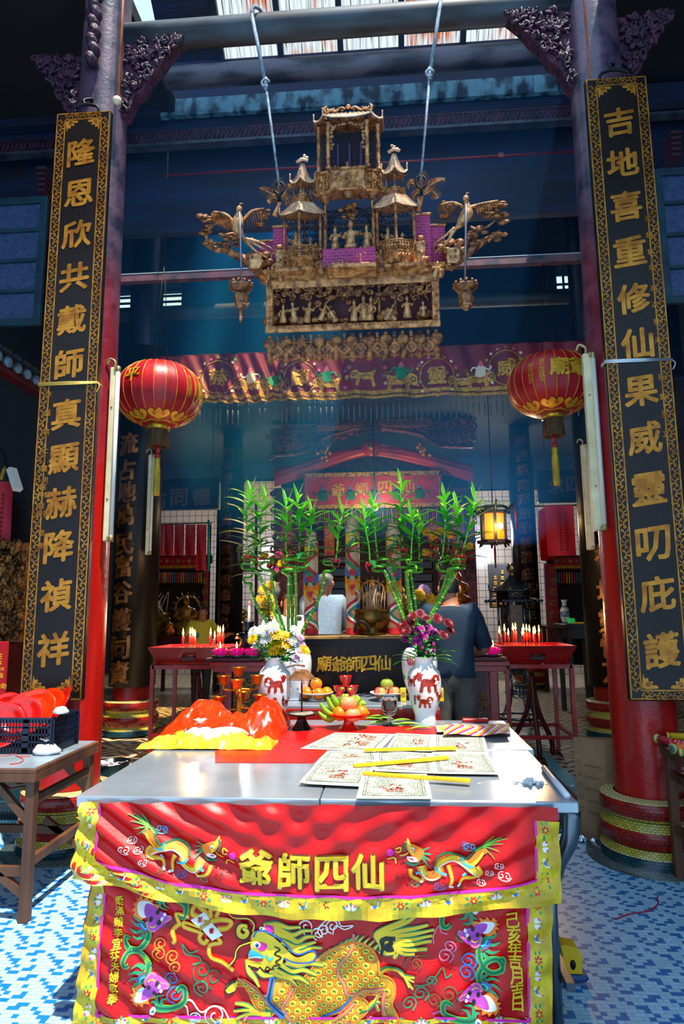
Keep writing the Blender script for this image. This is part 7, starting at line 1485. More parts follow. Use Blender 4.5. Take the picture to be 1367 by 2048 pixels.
# candle burners
def burner(label, x0_, x1_, fl):
    r = thing('candle_burner', label, 'burner', ((x0_+x1_)/2, 6.4, .15)); zf = 1.055; y0_, y1_ = 6.1, 6.75; cx = (x0_+x1_)/2
    m = MB()
    for y in (y0_, y1_): m.beam((x0_, y, zf-.02), (x1_, y, zf-.02), .035); m.beam((x0_, y, .42), (x1_, y, .42), .03)
    for x in (x0_, x1_): m.beam((x, y0_, zf-.02), (x, y1_, zf-.02), .035); m.beam((x, y0_, .42), (x, y1_, .42), .03)
    m.build('frame', red_paint, r)
    for x in (x0_, x1_):
        for y in (y0_, y1_): m = MB(); m.beam((x, y, .15), (x, y, zf), .035, .035); m.build('leg', red_paint, r)
    w0, w1 = (x1_-x0_)/2-.02, (x1_-x0_)/2+.06; vs = [(cx+a*w, 6.42+b*(.26+e), z) for w, e, z in ((w0, 0, zf), (w1, .06, zf+.16), (w1-.02, .04, zf+.16), (w0-.01, 0, zf+.11)) for a, b in ((-1, -1), (1, -1), (1, 1), (-1, 1))]
    m = MB(); m.add(vs, [(j*4+i, j*4+(i+1) % 4, j*4+4+(i+1) % 4, j*4+4+i) for j in range(3) for i in range(4)]+[(3, 2, 1, 0), (12, 13, 14, 15)]); m.build('tray', red_paint, r)
    m = MB(); m.box((cx, 6.42, zf+.125), (2*w0, .5, .015), 0); [m.ell((cx+GF.uniform(-w0, w0)*.9, 6.42+GF.uniform(-.22, .22), zf+.135), (GF.uniform(.008, .03), .012, .006), 7, 4, 1) for k in range(60)]; m.build('wax_bed', [pm('sand_grey', '#8a857e', '#4a4642', 40, .9), wax_red], r)
    m = MB(); m.box((cx, 6.135, zf+.06), (.14, .02, .06), 0, bev=.006); m.tube([(cx-.06, 6.12, zf+.07), (cx-.055, 6.1, zf+.08), (cx+.055, 6.1, zf+.08), (cx+.06, 6.12, zf+.07)], .01, 6); m.build('drawer_handle', red_dark, r)
    m = MB()
    for k in range(3):
        a_ = 2*pi*k/3+.5; e = V((cx+.2*cos(a_), 6.45+.2*sin(a_), .2)); m.tube(catmull([V((cx, 6.45, .95)), V((cx+.06*cos(a_), 6.45+.06*sin(a_), .6)), e+V((0, 0, .12)), e], 5), [.022, .026], 8, 0)
        for j in (-.5, 0, .5): d = V((cos(a_+j), sin(a_+j), 0)); m.tube([e, e+d*.05+V((0, 0, .01)), e+d*.1+V((0, 0, -.035))], [.022, .02, .008], 7, 0)
    m.build('claw_footed_stand', red_dark, r)
    for i, (px, py) in enumerate(fl):
        Yc = 6.2+.42*((i*7) % 5)/4; p = P(px, py, Yc); zb_ = zf+.13; h_ = max(.12, p.z-zb_); cr = thing('red_candle', 'thin red candle burning on the %s candle burner' % ('left' if x0_ < 0 else 'right'), 'candle', (p.x, Yc, zb_), group='candles on the %s burner' % ('left' if x0_ < 0 else 'right'))
        m = MB(); m.tube([(0, 0, 0), (0, 0, h_*.3)], .0035, 5); m.build('stick', stick_m, cr, w=False); m = MB(); m.lathe([(0, h_*.22), (.006, h_*.24), (.012, h_*.45), (.013, h_*.82), (0, h_*.84)], 10); m.build('wax', wax_red, cr, w=False); m = MB(); m.lathe([(0, h_*.84), (.008, h_*.84+.014), (.009, h_*.84+.025), (.004, h_*.84+.055), (0, h_*.84+.075)], 8); m.build('flame', flame, cr, w=False)
burner('red candle burner on legs at the left, full of burning candles', -2.24, -1.575, ((366, 1266), (380, 1264), (384, 1263), (387, 1268), (390, 1270), (421, 1265), (429, 1274), (436, 1259), (440, 1261), (446, 1258)))
burner('red candle burner on legs at the right, full of burning candles', 1.03, 1.6, ((998, 1262), (1008, 1257), (1016, 1269), (1025, 1255), (1030, 1254), (1044, 1266), (1046, 1257), (1052, 1257), (1058, 1259), (1066, 1264), (1069, 1262), (1077, 1260)))
point_light('candle_glow_left', (-1.9, 6.35, 1.5), 22, (1, .6, .25)); point_light('candle_glow_right', (1.3, 6.35, 1.5), 22, (1, .6, .25))
# flowers further back
def bouquet(label, pts, Y, base, cols, grp):
    r = thing('flower_arrangement', label, 'flowers', base); m = MB()
    for i, (x, y) in enumerate(pts): m2 = MB(); p = P(x, y, Y+GF.uniform(-.08, .08)); blossom(m2, p, V((GF.uniform(-.5, .5), -1, .4)), .062, 0, 1, GF); m2.build('blossom', [pet[cols[i % len(cols)]], pet['yellow']], r); m.tube([base, p], .004, 5); blade(m, base+(p-base)*.7, V((GF.uniform(-1, 1), -.6, .3)), .12, .025, 0)
    m.build('stems', leaf_d, r); m = MB(); m.lathe([(0, -.2), (.05, -.2), (.075, -.1), (.06, -.02), (.07, 0), (0, 0)], 16, 0, c=base); m.build('pot', pm('pot_grey', '#8a98a4', None, rough=.3), r)
    if Y > 7: m = MB(); zp = base.z-.2; m.lathe([(0, .15), (.17, .15), (.16, .2), (.06, .26), (.05, zp-.1), (.13, zp-.03), (.14, zp), (0, zp)], 20, 0, c=(base.x, base.y, 0)); m.build('flower_stand', red_dark, r)
bouquet('yellow flowers in a grey pot behind the left bamboo', [(528, 1180), (540, 1172), (522, 1200), (536, 1198), (545, 1210), (530, 1220), (540, 1228)], 6.0, V((P(535, 1255, 6).x, 6.0, zt_+.2)), ('yellow',), '')
bouquet('yellow and mauve flowers in a grey pot behind the right bamboo', [(858, 1195), (868, 1205), (880, 1200), (862, 1215), (848, 1180), (838, 1190), (876, 1218)], 6.0, V((P(862, 1250, 6).x, 6.0, zt_+.2)), ('yellow', 'yellow', 'yellow', 'yellow', 'mauve'), '')
bouquet('red and yellow garland flowers right of the dark shrine', [(852, 1065), (866, 1072), (880, 1062), (872, 1085), (898, 1070), (860, 1092), (885, 1098), (905, 1110), (925, 1098), (940, 1112), (870, 1112), (850, 1105), (915, 1120), (938, 1092)], 8.5, V((P(890, 1150, 8.5).x, 8.5, P(890, 1150, 8.5).z)), ('yellow', 'yellow', 'yellow', 'red', 'yellow', 'red', 'red', 'red', 'red', 'red', 'red'), '')
bouquet('red and yellow garland flowers left of the dark shrine', [(530, 1112), (545, 1118), (556, 1110), (540, 1130), (560, 1128), (572, 1118), (550, 1140), (575, 1135)], 8.5, V((P(550, 1165, 8.5).x, 8.5, P(550, 1165, 8.5).z)), ('yellow', 'red', 'magenta', 'red'), '')
# ---------------------------------------------------------------- main shrine
SY = 11.6; sh_m = pm('shrine_carving', '#8a4450', '#3a1624', 14, .5, bump=.012, bs=25); drape = pm('drape_red', '#a80f24', '#7e0a1c', 3, .4)
sh = thing('main_shrine', 'carved red shrine with a draped gable at the back of the hall', 'shrine', (P(745, 1200, SY).x, SY, .15))
for xa_, xb_ in ((545, 606), (884, 946)):
  m = MB(); bx(m, xa_, 975, xb_, 1345, SY+.1, .3)
  for k in range(60): p = P(GF.uniform(xa_, xb_), GF.uniform(985, 1130), SY+.08); m.tube([V((a, p.y, b)) for a, b in spiral(p.x, p.z, .07, GF.random()*360, 1.2, 1, 8)], [.025, .012], 5)
  m.build('carved_jamb', sh_m, sh)
m = MB(); bx(m, 560, 950, 935, 1345, SY+.9, .05); m.build('back_panel', pm('shrine_back', '#1a0c18', None, rough=.7), sh)
m = MB(); zg = lambda x, y: P(x, y, SY)
def strip(m, top, bot, Y, th, mi=0):
    T_ = [P(x, y, Y) for x, y in top]; B_ = [P(x, y, Y) for x, y in bot]; n_ = len(T_); vs = T_+B_+[p+V((0, th, 0)) for p in T_+B_]
    m.add(vs, [(i, i+1, n_+i+1, n_+i) for i in range(n_-1)]+[(2*n_+i+1, 2*n_+i, 3*n_+i, 3*n_+i+1) for i in range(n_-1)]+[(i, 2*n_+i, 2*n_+i+1, i+1) for i in range(n_-1)]+[(n_+i, n_+i+1, 3*n_+i+1, 3*n_+i) for i in range(n_-1)], mi, False)
strip(m, [(540, 862), (600, 845), (640, 838), (740, 832), (850, 826), (900, 832), (948, 840)], [(552, 912), (612, 905), (640, 885), (665, 868), (700, 865), (740, 858), (790, 862), (825, 858), (850, 878), (880, 895), (946, 895)], SY, .1) if False else None
tp = [(540+40.8*i, 858-2.2*i) for i in range(11)]; bt = [(545, 912), (585, 910), (618, 902), (648, 878), (680, 868), (715, 858), (760, 858), (805, 864), (842, 872), (880, 893), (945, 895)]
strip(m, tp, bt, SY, .1)
for k in range(170):
    i = GF.randrange(10); u_ = GF.random(); v_ = GF.random(); x = tp[i][0]+40*u_; y = tp[i][1]+(bt[i][1]+(bt[i+1][1]-bt[i][1])*u_-tp[i][1])*v_; p = P(x, y, SY-.01); m.tube([V((a, p.y-.01*(j % 2), b)) for j, (a, b) in enumerate(spiral(p.x, p.z, .075, GF.random()*360, 1.2, 1, 8))], [.026, .012], 5)
m.tube(catmull([P(x, y-2, SY-.03) for x, y in bt], 4), .03, 7, 0); m.build('canopy_fretwork', sh_m, sh)
m = MB(); strip(m, [(632, 838), (745, 834), (862, 828)], [(632, 862), (745, 858), (862, 852)], SY-.05, .05)
for k in range(60): p = P(635+3.7*k, 849-.04*k, SY-.06); m.tube([V((a, p.y, b)) for a, b in spiral(p.x, p.z, .05, k*70, 1.1, 1, 7)], .012, 5, 1)
m.build('gilt_valance', [gold_dim, sh_m], sh)
m = MB(); strip(m, [(600, 925), (745, 905), (885, 920)], [(600, 948), (745, 945), (885, 940)], SY+.1, .1); strip(m, [(600, 945), (745, 942), (885, 938)], [(600, 958), (745, 955), (885, 950)], SY+.05, .05, 1); m.build('lintel', [sh_m, red_dark], sh)
m = MB(); dt = catmull([V((x, y, 0)) for x, y in ((548, 938), (600, 925), (650, 908), (700, 895), (742, 889), (790, 893), (840, 902), (900, 918), (945, 930))], 5); n_ = len(dt)
def dr(u, v): q = dt[min(n_-1, int(u*(n_-1)))]; w_ = 22+14*abs(2*u-1); p = P(q.x, q.y+w_*v, SY-.12-.05*sin(v*pi)+.02*sin(v*20+u*9)); return p
m.grid(dr, n_-1, 8, 0); m.build('red_drape', drape, sh)
p = P(742, 895, SY-.2); m = MB(); m.lathe([(0, .06), (.05, .05), (.16, .02), (.17, 0), (0, 0)], 48, 0, X=T(p) @ FRONT @ SC(1, 1, 1), wob=lambda a, j: 1+.06*sin(a*24)*(j > 0)); m.ell(p+V((0, -.06, 0)), (.06, .03, .06), 12, 7, 1); m.build('rosette', [drape, gold_dim], sh)
for (x, y) in ((648, 908), (845, 905)):
    m = MB(); 
    for k in range(9): m.ell(P(x+GF.gauss(0, 6), y+GF.gauss(0, 8), SY-.2), (.05, .04, .045), 8, 6, 0)
    p = P(x+8, y-14, SY-.2); m.tube([P(x, y, SY-.2), p, p+V((.05, 0, .06))], [.04, .02, .008], 7, 0); m.build('gilt_ornament', gold_dim, sh)
bn_ = thing('shrine_banner', 'red banner with four gold characters in rings on the shrine front', 'banner', P(745, 1012, SY-.2)); m = MB(); bx(m, 607, 948, 882, 1014, SY-.22, .012); m.build('cloth', drape, bn_)
m = MB(); a = P(611, 951, SY-.226); b = P(879, 1009, SY-.226); m.ribbon([(a.x, a.z), (b.x, a.z), (b.x, b.z), (a.x, b.z)], .075, flat(SY-.225), 0, 1, True, raw=True); m.build('border', [pm('shrine_banner_border', '#b89a3a', '#4a3a20', 30, .5)], bn_)
m = MB(); pts = ((676, 980), (723, 978), (769, 975), (815, 973)); txt(m, '爺師四仙', pts, SY-.226, .23, 0, .03)
for x, y in pts: p = P(x, y, SY-.226); m.ribbon([(p.x+.2*cos(k*pi/10), p.z+.22*sin(k*pi/10)) for k in range(20)], .025, flat(SY-.225), 1, 2, True)
for i, x in enumerate((645, 700, 746, 792, 838)):
    p = P(x, 982-i, SY-.226); rider2d(m, on(flat(SY-.228), 0, p.x, p.z-.25, .45), 2, 3); [flower2d(m, on(flat(SY-.228), 0, p.x+GF.gauss(0, .08), p.z+.2+GF.gauss(0, .03), .05), 2, 0) for k in range(3)]
m.build('embroidery', [gold_bright, pm('ring_pink', '#8a3a50', None, rough=.6), th_col['dkgreen'], th_col['blue']], bn_)
m = MB()
for i in range(60): p = P(612+4.5*i, 1020-.08*i, SY-.15); m.tube([p, p-V((0, 0, .22+.05*(i % 3)))], .014, 5, i % 4)
tag(m.build('shrine_fringe', [pm('fr_'+c, h_, None, rough=.7) for c, h_ in (('r', '#7a1a2a'), ('p', '#5a2050'), ('o', '#8a5a2a'), ('b', '#203a5a'))]), 'row of coloured tassels under the shrine banner', 'fringe')
for lab, xa_, ya_, xb_, yb_, s in (('red couplet strip with gold characters inside the shrine, left', 648, 1045, 668, 1112, '瑞氣四門'), ('red couplet strip with gold characters inside the shrine, right of the bamboo', 856, 1040, 877, 1115, '仙迹永寶'), ('tall red couplet board at the right edge of the shrine', 905, 1008, 926, 1125, '福澤萬民'), ('tall red couplet board at the left edge of the shrine', 563, 1012, 584, 1120, '靈光普照')):
    r = thing('couplet_strip', lab, 'board', P((xa_+xb_)/2, yb_, SY-.1)); m = MB(); bx(m, xa_, ya_, xb_, yb_, SY-.1, .02); m.build('strip', drape, r); m = MB(); txt(m, s, [((xa_+xb_)/2, ya_+(yb_-ya_)*(i+.5)/4) for i in range(4)], SY-.1, .15, 0, .02); m.build('lettering', gold_dim, r)
def statue(label, px, py, hpx, Y, mt, halo=False, name='gilt_statue'):
    p = P(px, py, Y); h_ = hpx*MPP(Y); r = thing(name, label, 'statue', p); m = MB(); X = SC(h_)
    m.lathe([(0, 0), (.3, 0), (.28, .08), (.22, .12), (.34, .2), (.3, .3), (.17, .36), (.19, .55), (.2, .68), (.08, .74), (.07, .77)], 14, 0, X=X, wob=lambda a, j: 1+.08*sin(a*4+j)); m.ell((0, 0, .84), (.09, .09, .1), 10, 8, 0, X); m.lathe([(.09, .88), (.07, .94), (.03, 1), (0, 1.02)], 8, 0, X=X)
    for s in (-1, 1): m.tube(catmull([(s*.17, 0, .65), (s*.26, -.1, .48), (s*.08, -.24, .42)], 4), [.07, .045], 7, 0, X=X)
    m.build('figure', mt, r, w=False)
    if halo: m = MB(); m.lathe([(.30, 0), (.34, .02), (.36, 0), (.34, -.02), (.30, 0)], 28, 0, X=T(0, .1*h_, .68*h_) @ FRONT @ SC(h_)); [m.tube([(h_*.35*cos(k*pi/8), .1*h_, h_*(.68+.35*sin(k*pi/8))), (h_*.45*cos(k*pi/8), .1*h_, h_*(.68+.45*sin(k*pi/8)))], [.02*h_, .005], 5) for k in range(-2, 11)]; m.build('halo', mt, r, w=False)
    return r
def table_(label, xa_, xb_, yt, Y, dp, mt, name='offering_table', cat='table'):
    h = rc(xa_, yt, xb_, yt+5, Y); zt = h[3]; r = thing(name, label, cat, ((h[0]+h[1])/2, Y+dp/2, .15)); m = MB(); m.box(((h[0]+h[1])/2, Y+dp/2, zt-.025), (h[1]-h[0], dp, .05), 0, bev=.006); m.box(((h[0]+h[1])/2, Y+.04, zt-.12), (h[1]-h[0]-.06, .03, .14), 0); m.build('table_top', mt, r)
    for x in (h[0]+.06, h[1]-.06):
        for y in (Y+.06, Y+dp-.06): m = MB(); m.box((x, y, (zt-.05+.15)/2), (.06, .06, zt-.2), bev=.004); m.build('leg', mt, r)
    return zt
zs_ = table_('dark red offering table inside the main shrine', 606, 884, 1235, SY, .7, red_dark)
for px, hp, lab in ((690, 62, 'left gilt deity statue on the shrine table'), (745, 74, 'central gilt deity statue on the shrine table'), (805, 62, 'right gilt deity statue on the shrine table')): statue(lab, px, 1236, hp, SY+.35, gold_dim, px == 745)
statue('gilt statue in red robes at the right side of the shrine', 918, 1215, 70, 10.2, pm('robe_gold', '#c88a1a', '#a01a14', 5, .35, metal=.3)); table_('small red side table below the robed statue', 890, 945, 1215, 10.1, .35, red_dark)
for x, ys, lab in ((672, (1120, 1145, 1170), 'stacked dark lacquer steps inside the shrine, left of the urn'), (845, (1130, 1155), 'stacked dark lacquer steps inside the shrine, right of the urn')):
    m = MB(); [bx(m, x-20, y-9, x+20, y+9, 11.0, .3, 0, .02) for y in ys]; h = rc(x-18, 1165, x+18, 1322, 11.05); m.box(((h[0]+h[1])/2, 11.17, (h[3]+.15)/2), (h[1]-h[0], .25, h[3]-.15)); tag(m.build('altar_steps', pm('cabinet_blue', '#141c28', '#0a0f18', 4, .3)), lab, 'altar steps')
b_ = P(750, 1016, 11.0); r = thing('hanging_bulb', 'small warm bulb on a thin cord in front of the shrine', 'bulb', b_); m = MB(); m.ell(b_, .05, 12, 8); m.build('bulb', glow('bulb_warm', '#ffb84a', 10), r); m = MB(); m.tube([b_+V((0, 0, .05)), b_+V((-.03, 0, 2.1))], .012, 5); m.build('cord', iron, r)
point_light('bulb_light', b_+V((0, -.2, 0)), 50, (1, .7, .35))
for loc, e, c in (((P(467, 1070, 13).x+.1, 12.6, 2.9), 220, (.85, .95, 1)), ((P(1028, 1060, 13).x-.2, 12.6, 3.0), 260, (.85, .95, 1))): point_light('tube_light', loc, e, c, .3)
# ---------------------------------------------------------------- side altars
for s, lab, x0_, x1_, Y, yt in ((-1, 'left', 296, 418, 11.3, 1272), (1, 'right', 1098, 1235, 11.3, 1252)):
    r = thing('side_altar', 'dark curtained side altar on the %s behind the red paper lists' % lab, 'altar', P((x0_+x1_)/2, 1330, Y)); m = MB(); bx(m, x0_, 1125, x1_, 1330, Y+.9, .05); bx(m, x0_-4, 1110, x1_+4, 1128, Y, .1); m.build('niche', pm('niche_dark', '#120d16', None, rough=.8), r); m = MB()
    for x in (x0_, x1_-14): bx(m, x, 1128, x+13, 1300, Y, .05)
    m.build('red_jambs', drape, r); m = MB()
    for x in (x0_+6, x1_-7): txt(m, '天地乾坤合境平安'[:7], [(x, 1140+22*i) for i in range(7)], Y-.002, .12, 0, .02)
    m.build('lettering', gold_dim, r); m = MB(); bx(m, x0_+10, 1113, x1_-12, 1138, Y-.05, .02, 0); bx(m, x0_+10, 1130, x1_-12, 1137, Y-.06, .02, 1)
    for i in range(22): p = P(x0_+14+i*(x1_-x0_-30)/21, 1145, Y-.04); m.tube([p, p-V((0, 0, .18))], .013, 5, 2+i//2 % 4)
    for i in range(9): p = P(x0_+16+i*(x1_-x0_-34)/8, 1122, Y-.052); flower2d(m, on(flat(Y-.052), 0, p.x, p.z, .06), 2+i % 4, 1)
    m.build('pelmet', [drape, gold_bright]+[pm('tas_'+c, h_, None, rough=.7) for c, h_ in (('teal', '#1a7a7a'), ('red', '#c0202a'), ('yellow', '#b8a02a'), ('pink', '#b83a6a'))], r)
    table_('dark red offering table of the %s side altar' % lab, x0_, x1_ if s < 0 else 1196, yt, Y-.3, .7, red_dark)
statue('gilt seated statue with a flame halo on the left side altar', 371, 1270, 78, 11.4, gold_dim, True); statue('small gilt statue beside the oranges on the left side altar', 337, 1270, 34, 11.3, gold_bright)
for i, (x, y) in enumerate(((337, 1262), (344, 1262), (340, 1255))): p = P(x, y, 11.1); m = MB(); m.ell(p, .045, 12, 8); tag(m.build('orange', orange_m), 'orange in a small pile on the left side altar', 'orange', 'oranges on the left side altar')
c = P(306, 1270, 10.9); r = thing('brass_urn', 'round brass urn with incense on the left side altar', 'urn', c); m = MB(); m.lathe([(0, 0), (.14, 0), (.12, .04), (.24, .14), (.27, .25), (.24, .33), (.28, .37), (.25, .37), (0, .34)], 28, 0, c=c); m.build('urn_body', MC['urn_brass'], r); m = MB(); [m.tube([c+V((GF.uniform(-.18, .2), GF.uniform(-.1, .1), .34)), c+V((GF.uniform(-.22, .25), 0, GF.uniform(.6, .75)))], .006, 4) for k in range(22)]; o_ = m.build('incense_sticks', stick_m, r); o_['kind'] = 'stuff'
c = P(1130, 1245, 10.8); r = thing('blue_white_vase', 'small blue and white vase on the table before the right side altar', 'vase', c); m = MB(); h_ = .36; m.lathe([(x*h_, z*h_) for x, z in ((0, 0), (.14, 0), (.2, .25), (.22, .5), (.14, .66), (.09, .74), (.1, .9), (.14, 1), (.1, 1), (0, .9))], 20, [0, 0, 1, 0, 1, 0, 0, 0, 0], c=c); m.build('vase_body', [porcelain, pm('vase_band', '#9ab4cc', '#3a5a8a', 20, .2)], r)
c = P(1142, 1242, 10.7); m = MB(); m.box(c, (.1, .1, .09), bev=.02); tag(m.build('green_box', glow('green_lit', '#12a84a', .6)), 'small green box beside the blue and white vase', 'box')
for i, (x, y) in enumerate(((1172, 1238), (1178, 1240), (1175, 1232))): p = P(x, y, 11.0); m = MB(); m.ell(p, .045, 12, 8); tag(m.build('orange', orange_m), 'orange in a small pile on the right side altar', 'orange', 'oranges on the right side altar')
zt_ = table_('dark wooden desk before the right side altar', 1130, 1200, 1248, 9.0, .6, pm('desk_dark', '#2a1a16', '#160e0c', 5, .4)); m = MB(); c = P(1165, 1246, 9.2); m.box((c.x, 9.2, zt_+.012), (.22, .2, .02)); tag(m.build('paper_pad', yel_paper), 'yellow paper on the dark wooden desk', 'paper')
# red paper lists
pap = pm('red_list_paper', '#c8182e', '#b01226', 4, .6); pap2 = pm('red_list_bright', '#e01a2c', '#cc1626', 4, .6)
def plist(label, xa_, ya_, xb_, yb_, Y, mt, rz=0, grp=None):
    h = rc(xa_, ya_, xb_, yb_, Y); r = thing('paper_list', label, 'paper list', ((h[0]+h[1])/2, Y, h[2]), rz, grp); w_, H = h[1]-h[0], h[3]-h[2]; m = MB(); m.grid(lambda u, v: V((w_*(u-.5), .015*sin(u*7+v*3), H*v)), 8, 8); m.build('paper', mt, r, w=False); m = MB()
    for c in range(2):
        for i in range(14): m.box((w_*(.2*c-.02), -.02, H*(.12+.055*i)), (w_*.07, .002, H*.03)) 
    m.build('written_column', pm('list_ink', '#7a0a1c', None, rough=.8), r, w=False)
for i, x in enumerate((306, 326, 347, 369)): plist('dusky red written paper list on the left rail, %s' % ('next to the wooden light fitting', 'second from the light fitting', 'third from the light fitting', 'fourth from the light fitting')[i], x, 1049+i*0, x+21.5, 1112, 10.6-.01*i, pap, 0, 'red paper lists on the left rail')
plist('longest and brightest red paper list on the left rail', 391, 1049, 413, 1141, 10.5, pap2, 0, 'red paper lists on the left rail')
m = MB(); m.tube([P(300, 1049, 10.65), P(424, 1046, 10.65)], .012, 6); m.tube([P(417, 1040, 10.6), P(417, 1142, 10.6)], .02, 8, 1); [m.tube([P(x, 1049, 10.66), V((P(x, 1049, 10.66).x, 10.66, .15))], .014, 6) for x in (303, 421)]; tag(m.build('list_rail', [iron, pm('teal_rod', '#0fa0a8', None, rough=.4)]), 'rail with a teal rod holding the left red paper lists', 'rail')
plist('broad bright red paper list hanging at the right, facing front', 1095, 1010, 1146, 1112, 9.6, pap2, 0, 'red paper lists at the right'); plist('bright red paper list half hidden behind the right lantern column', 1158, 1010, 1190, 1110, 9.6, pap2, 0, 'red paper lists at the right')
for i in range(4): plist('red paper list seen edge on at the right, %s from the broad one' % ('first', 'second', 'third', 'fourth')[i], 1072+i*5, 1022-3*i, 1100+i*5, 1122-2*i, 10.6-.2*i, pap2, 50, 'red paper lists at the right')
m = MB(); m.tube([P(1065, 1013, 9.7), P(1195, 1009, 9.7)], .015, 6); q = P(1160, 1010, 9.7); m.tube([q, V((q.x, q.y, .15))], .02, 8); tag(m.build('list_rail', red_dark), 'dark red rail holding the right red paper lists', 'rail')
# name plaques
for lab, q, s, pts, Y, sz in (('dark name plaque with faded characters above the left side altar', (300, 955, 438, 1020), '占同德', ((318, 1000), (358, 995), (402, 993)), 11.5, .32), ('dark name plaque with faded characters above the right paper lists', (1076, 938, 1190, 1006), '求四', ((1112, 972), (1148, 968)), 11.0, .26), ('small black sign with a pale character in the left glass case', (466, 1112, 500, 1136), '公', ((477, 1124),), 12.6, .13)):
    r = thing('name_plaque', lab, 'plaque', P((q[0]+q[2])/2, q[3], Y)); m = MB(); bx(m, *q, Y, .06, 0, .015); m.build('board', pm('plaque_dark', '#0e141c', '#1c2430', 5, .3), r); m = MB()
    if sz > .2: [m.tube([P(x, q[1]+3, Y+.03), V((P(x, q[1]+3, Y+.03).x, Y+.03, 4.98))], .008, 5) for x in (q[0]+14, q[2]-14)]; m.build('hanging_chains', iron, r); m = MB(); txt(m, s, pts, Y-.003, sz, 0, .03); m.build('lettering', pm('faded_gold', '#6a5a50', None, rough=.5) if sz > .2 else porcelain, r)
r = thing('wall_scroll', 'dark wall hanging with gilt pagodas beside the pagoda burner', 'wall hanging', P(995, 1215, 13)); m = MB(); bx(m, 979, 1128, 1022, 1216, 13, .04); m.build('board', pm('scroll_dark', '#15101a', None, rough=.6), r); m = MB()
for x, y0_, y1_ in ((990, 1145, 1210), (1004, 1132, 1205)):
    for k in range(6): a = P(x, y1_-(y1_-y0_)*k/6, 12.99); m.box(a, (.12-.014*k, .01, .08), 0, bev=.01)
m.build('painted_pagodas', gold_dim, r)
r = thing('display_case', 'tall glass display case with a statue, left of the shrine', 'display case', P(480, 1340, 12.4)); m = MB(); bx(m, 462, 1262, 512, 1345, 12.4, .5); [m.beam(P(x, 1340, 12.4), P(x, 1000, 12.4), .05) for x in (462, 512)]; bx(m, 460, 1138, 514, 1142, 12.35, .5); m.build('case_frame', red_dark, r)
statue('dim gilt standing statue in the left glass case', 478, 1262, 62, 12.7, gold_dim)
# palace lantern and pagoda burner
c = P(986, 1055, 9.0); r = thing('palace_lantern', 'lit hexagonal palace lantern with dark frame and red tassels', 'lantern', c); m = MB(); R_ = .17
for k in range(6):
    a_ = k*pi/3+pi/6; p = V((c.x+R_*cos(a_), 9+R_*sin(a_), c.z)); m.beam(p-V((0, 0, .2)), p+V((0, 0, .2)), .035); e = V((cos(a_), sin(a_), 0)); m.tube(catmull([p+V((0, 0, .2)), p+e*.08+V((0, 0, .24)), p+e*.16+V((0, 0, .34))], 4), [.025, .012], 6); m.tube([p-V((0, 0, .18)), p+e*.04-V((0, 0, .27))], [.03, .01], 6)
for z, q in ((.2, .2), (.27, .17), (-.2, .19)): m.lathe([(0, z-.02), (q+.04, z-.02), (q+.04, z+.02), (0, z+.02)], 6, 0, c=c, sm=False)
m.tube([c+V((0, 0, .27)), c+V((0, 0, 2.2))], .008, 5); m.build('frame', pm('lantern_frame', '#1a0c10', None, rough=.4), r)
m = MB(); m.lathe([(R_*.93, -.18), (R_*.93, .18)], 6, 0, c=c, sm=False, a0=pi/6, a1=2*pi+pi/6); m.build('amber_panes', glow('amber_pane', '#e88a1a', .7), r); m = MB(); m.ell(c+V((.07, -.16, 0)), (.035, .02, .05), 10, 7); m.build('bulb', glow('amber_bulb', '#ffe08a', 8), r)
m = MB(); [m.tube([c+V((x, -.05, z)), c+V((x, -.05, z-.12)), c+V((x, -.05, z-.34))], [.008, .018, .01], 6) for x, z in ((.3, .3), (0, -.22), (-.3, .3))]; m.build('tassels', drape, r); point_light('palace_lantern_light', c-V((0, .35, 0)), 12, (1, .65, .25))
sil = pm('pagoda_silver', '#6a7480', '#2a3038', 5, .22, metal=.85)
c = P(1030, 1290, 8.4); S_ = MPP(8.4); r = thing('pagoda_burner', 'silver pagoda shaped incense burner with a ball finial, right of the shrine', 'burner', (c.x, 8.4, .15)); zz = lambda y: P(1030, y, 8.4).z
m = MB(); m.ell((c.x, 8.4, zz(1136)), 10.5*S_, 18, 12); m.lathe([(.03, zz(1152)), (.045, zz(1149)), (.03, zz(1146))], 14, 0, c=(c.x, 8.4, 0)); m.build('ball_finial', pm('pagoda_bright', '#a08a60', None, rough=.12, metal=.9), r)
m = MB(); hexr = lambda R_: [(R_*cos(k*pi/3), R_*sin(k*pi/3)) for k in range(6)]; roof_loft(m, (c.x, 8.4, 0), hexr(47*S_), hexr(4*S_), zz(1182), zz(1150), 2, .02, 2.2); m.lathe([(55*S_, zz(1204)), (56*S_, zz(1200)), (40*S_, zz(1196)), (0, zz(1196))], 6, 0, c=(c.x, 8.4, 0), sm=False); [m.ell((c.x+54*S_*cos(k*pi/12), 8.4+54*S_*sin(k*pi/12), zz(1202)), .02, 7, 5, 0) for k in range(24)]; m.build('pagoda_roof', [sil, sil], r)
m = MB(); m.lathe([(30*S_, zz(1204)), (30*S_, zz(1182))], 6, 1, c=(c.x, 8.4, 0), sm=False)
for k in range(6): a_ = k*pi/3; p = V((c.x+30*S_*cos(a_), 8.4+30*S_*sin(a_), 0)); m.tube([p+V((0, 0, zz(1290))), p+V((0, 0, zz(1182)))], .016, 7, 0); a2 = a_+pi/6; q = V((c.x+26.5*S_*cos(a2), 8.4+26.5*S_*sin(a2), zz(1193))); m.tube([q+V((.045*cos(t_)*sin(a2)*-1, .045*cos(t_)*cos(a2), .05*sin(t_))) for t_ in [i*.7 for i in range(9)]], .007, 5, 0)
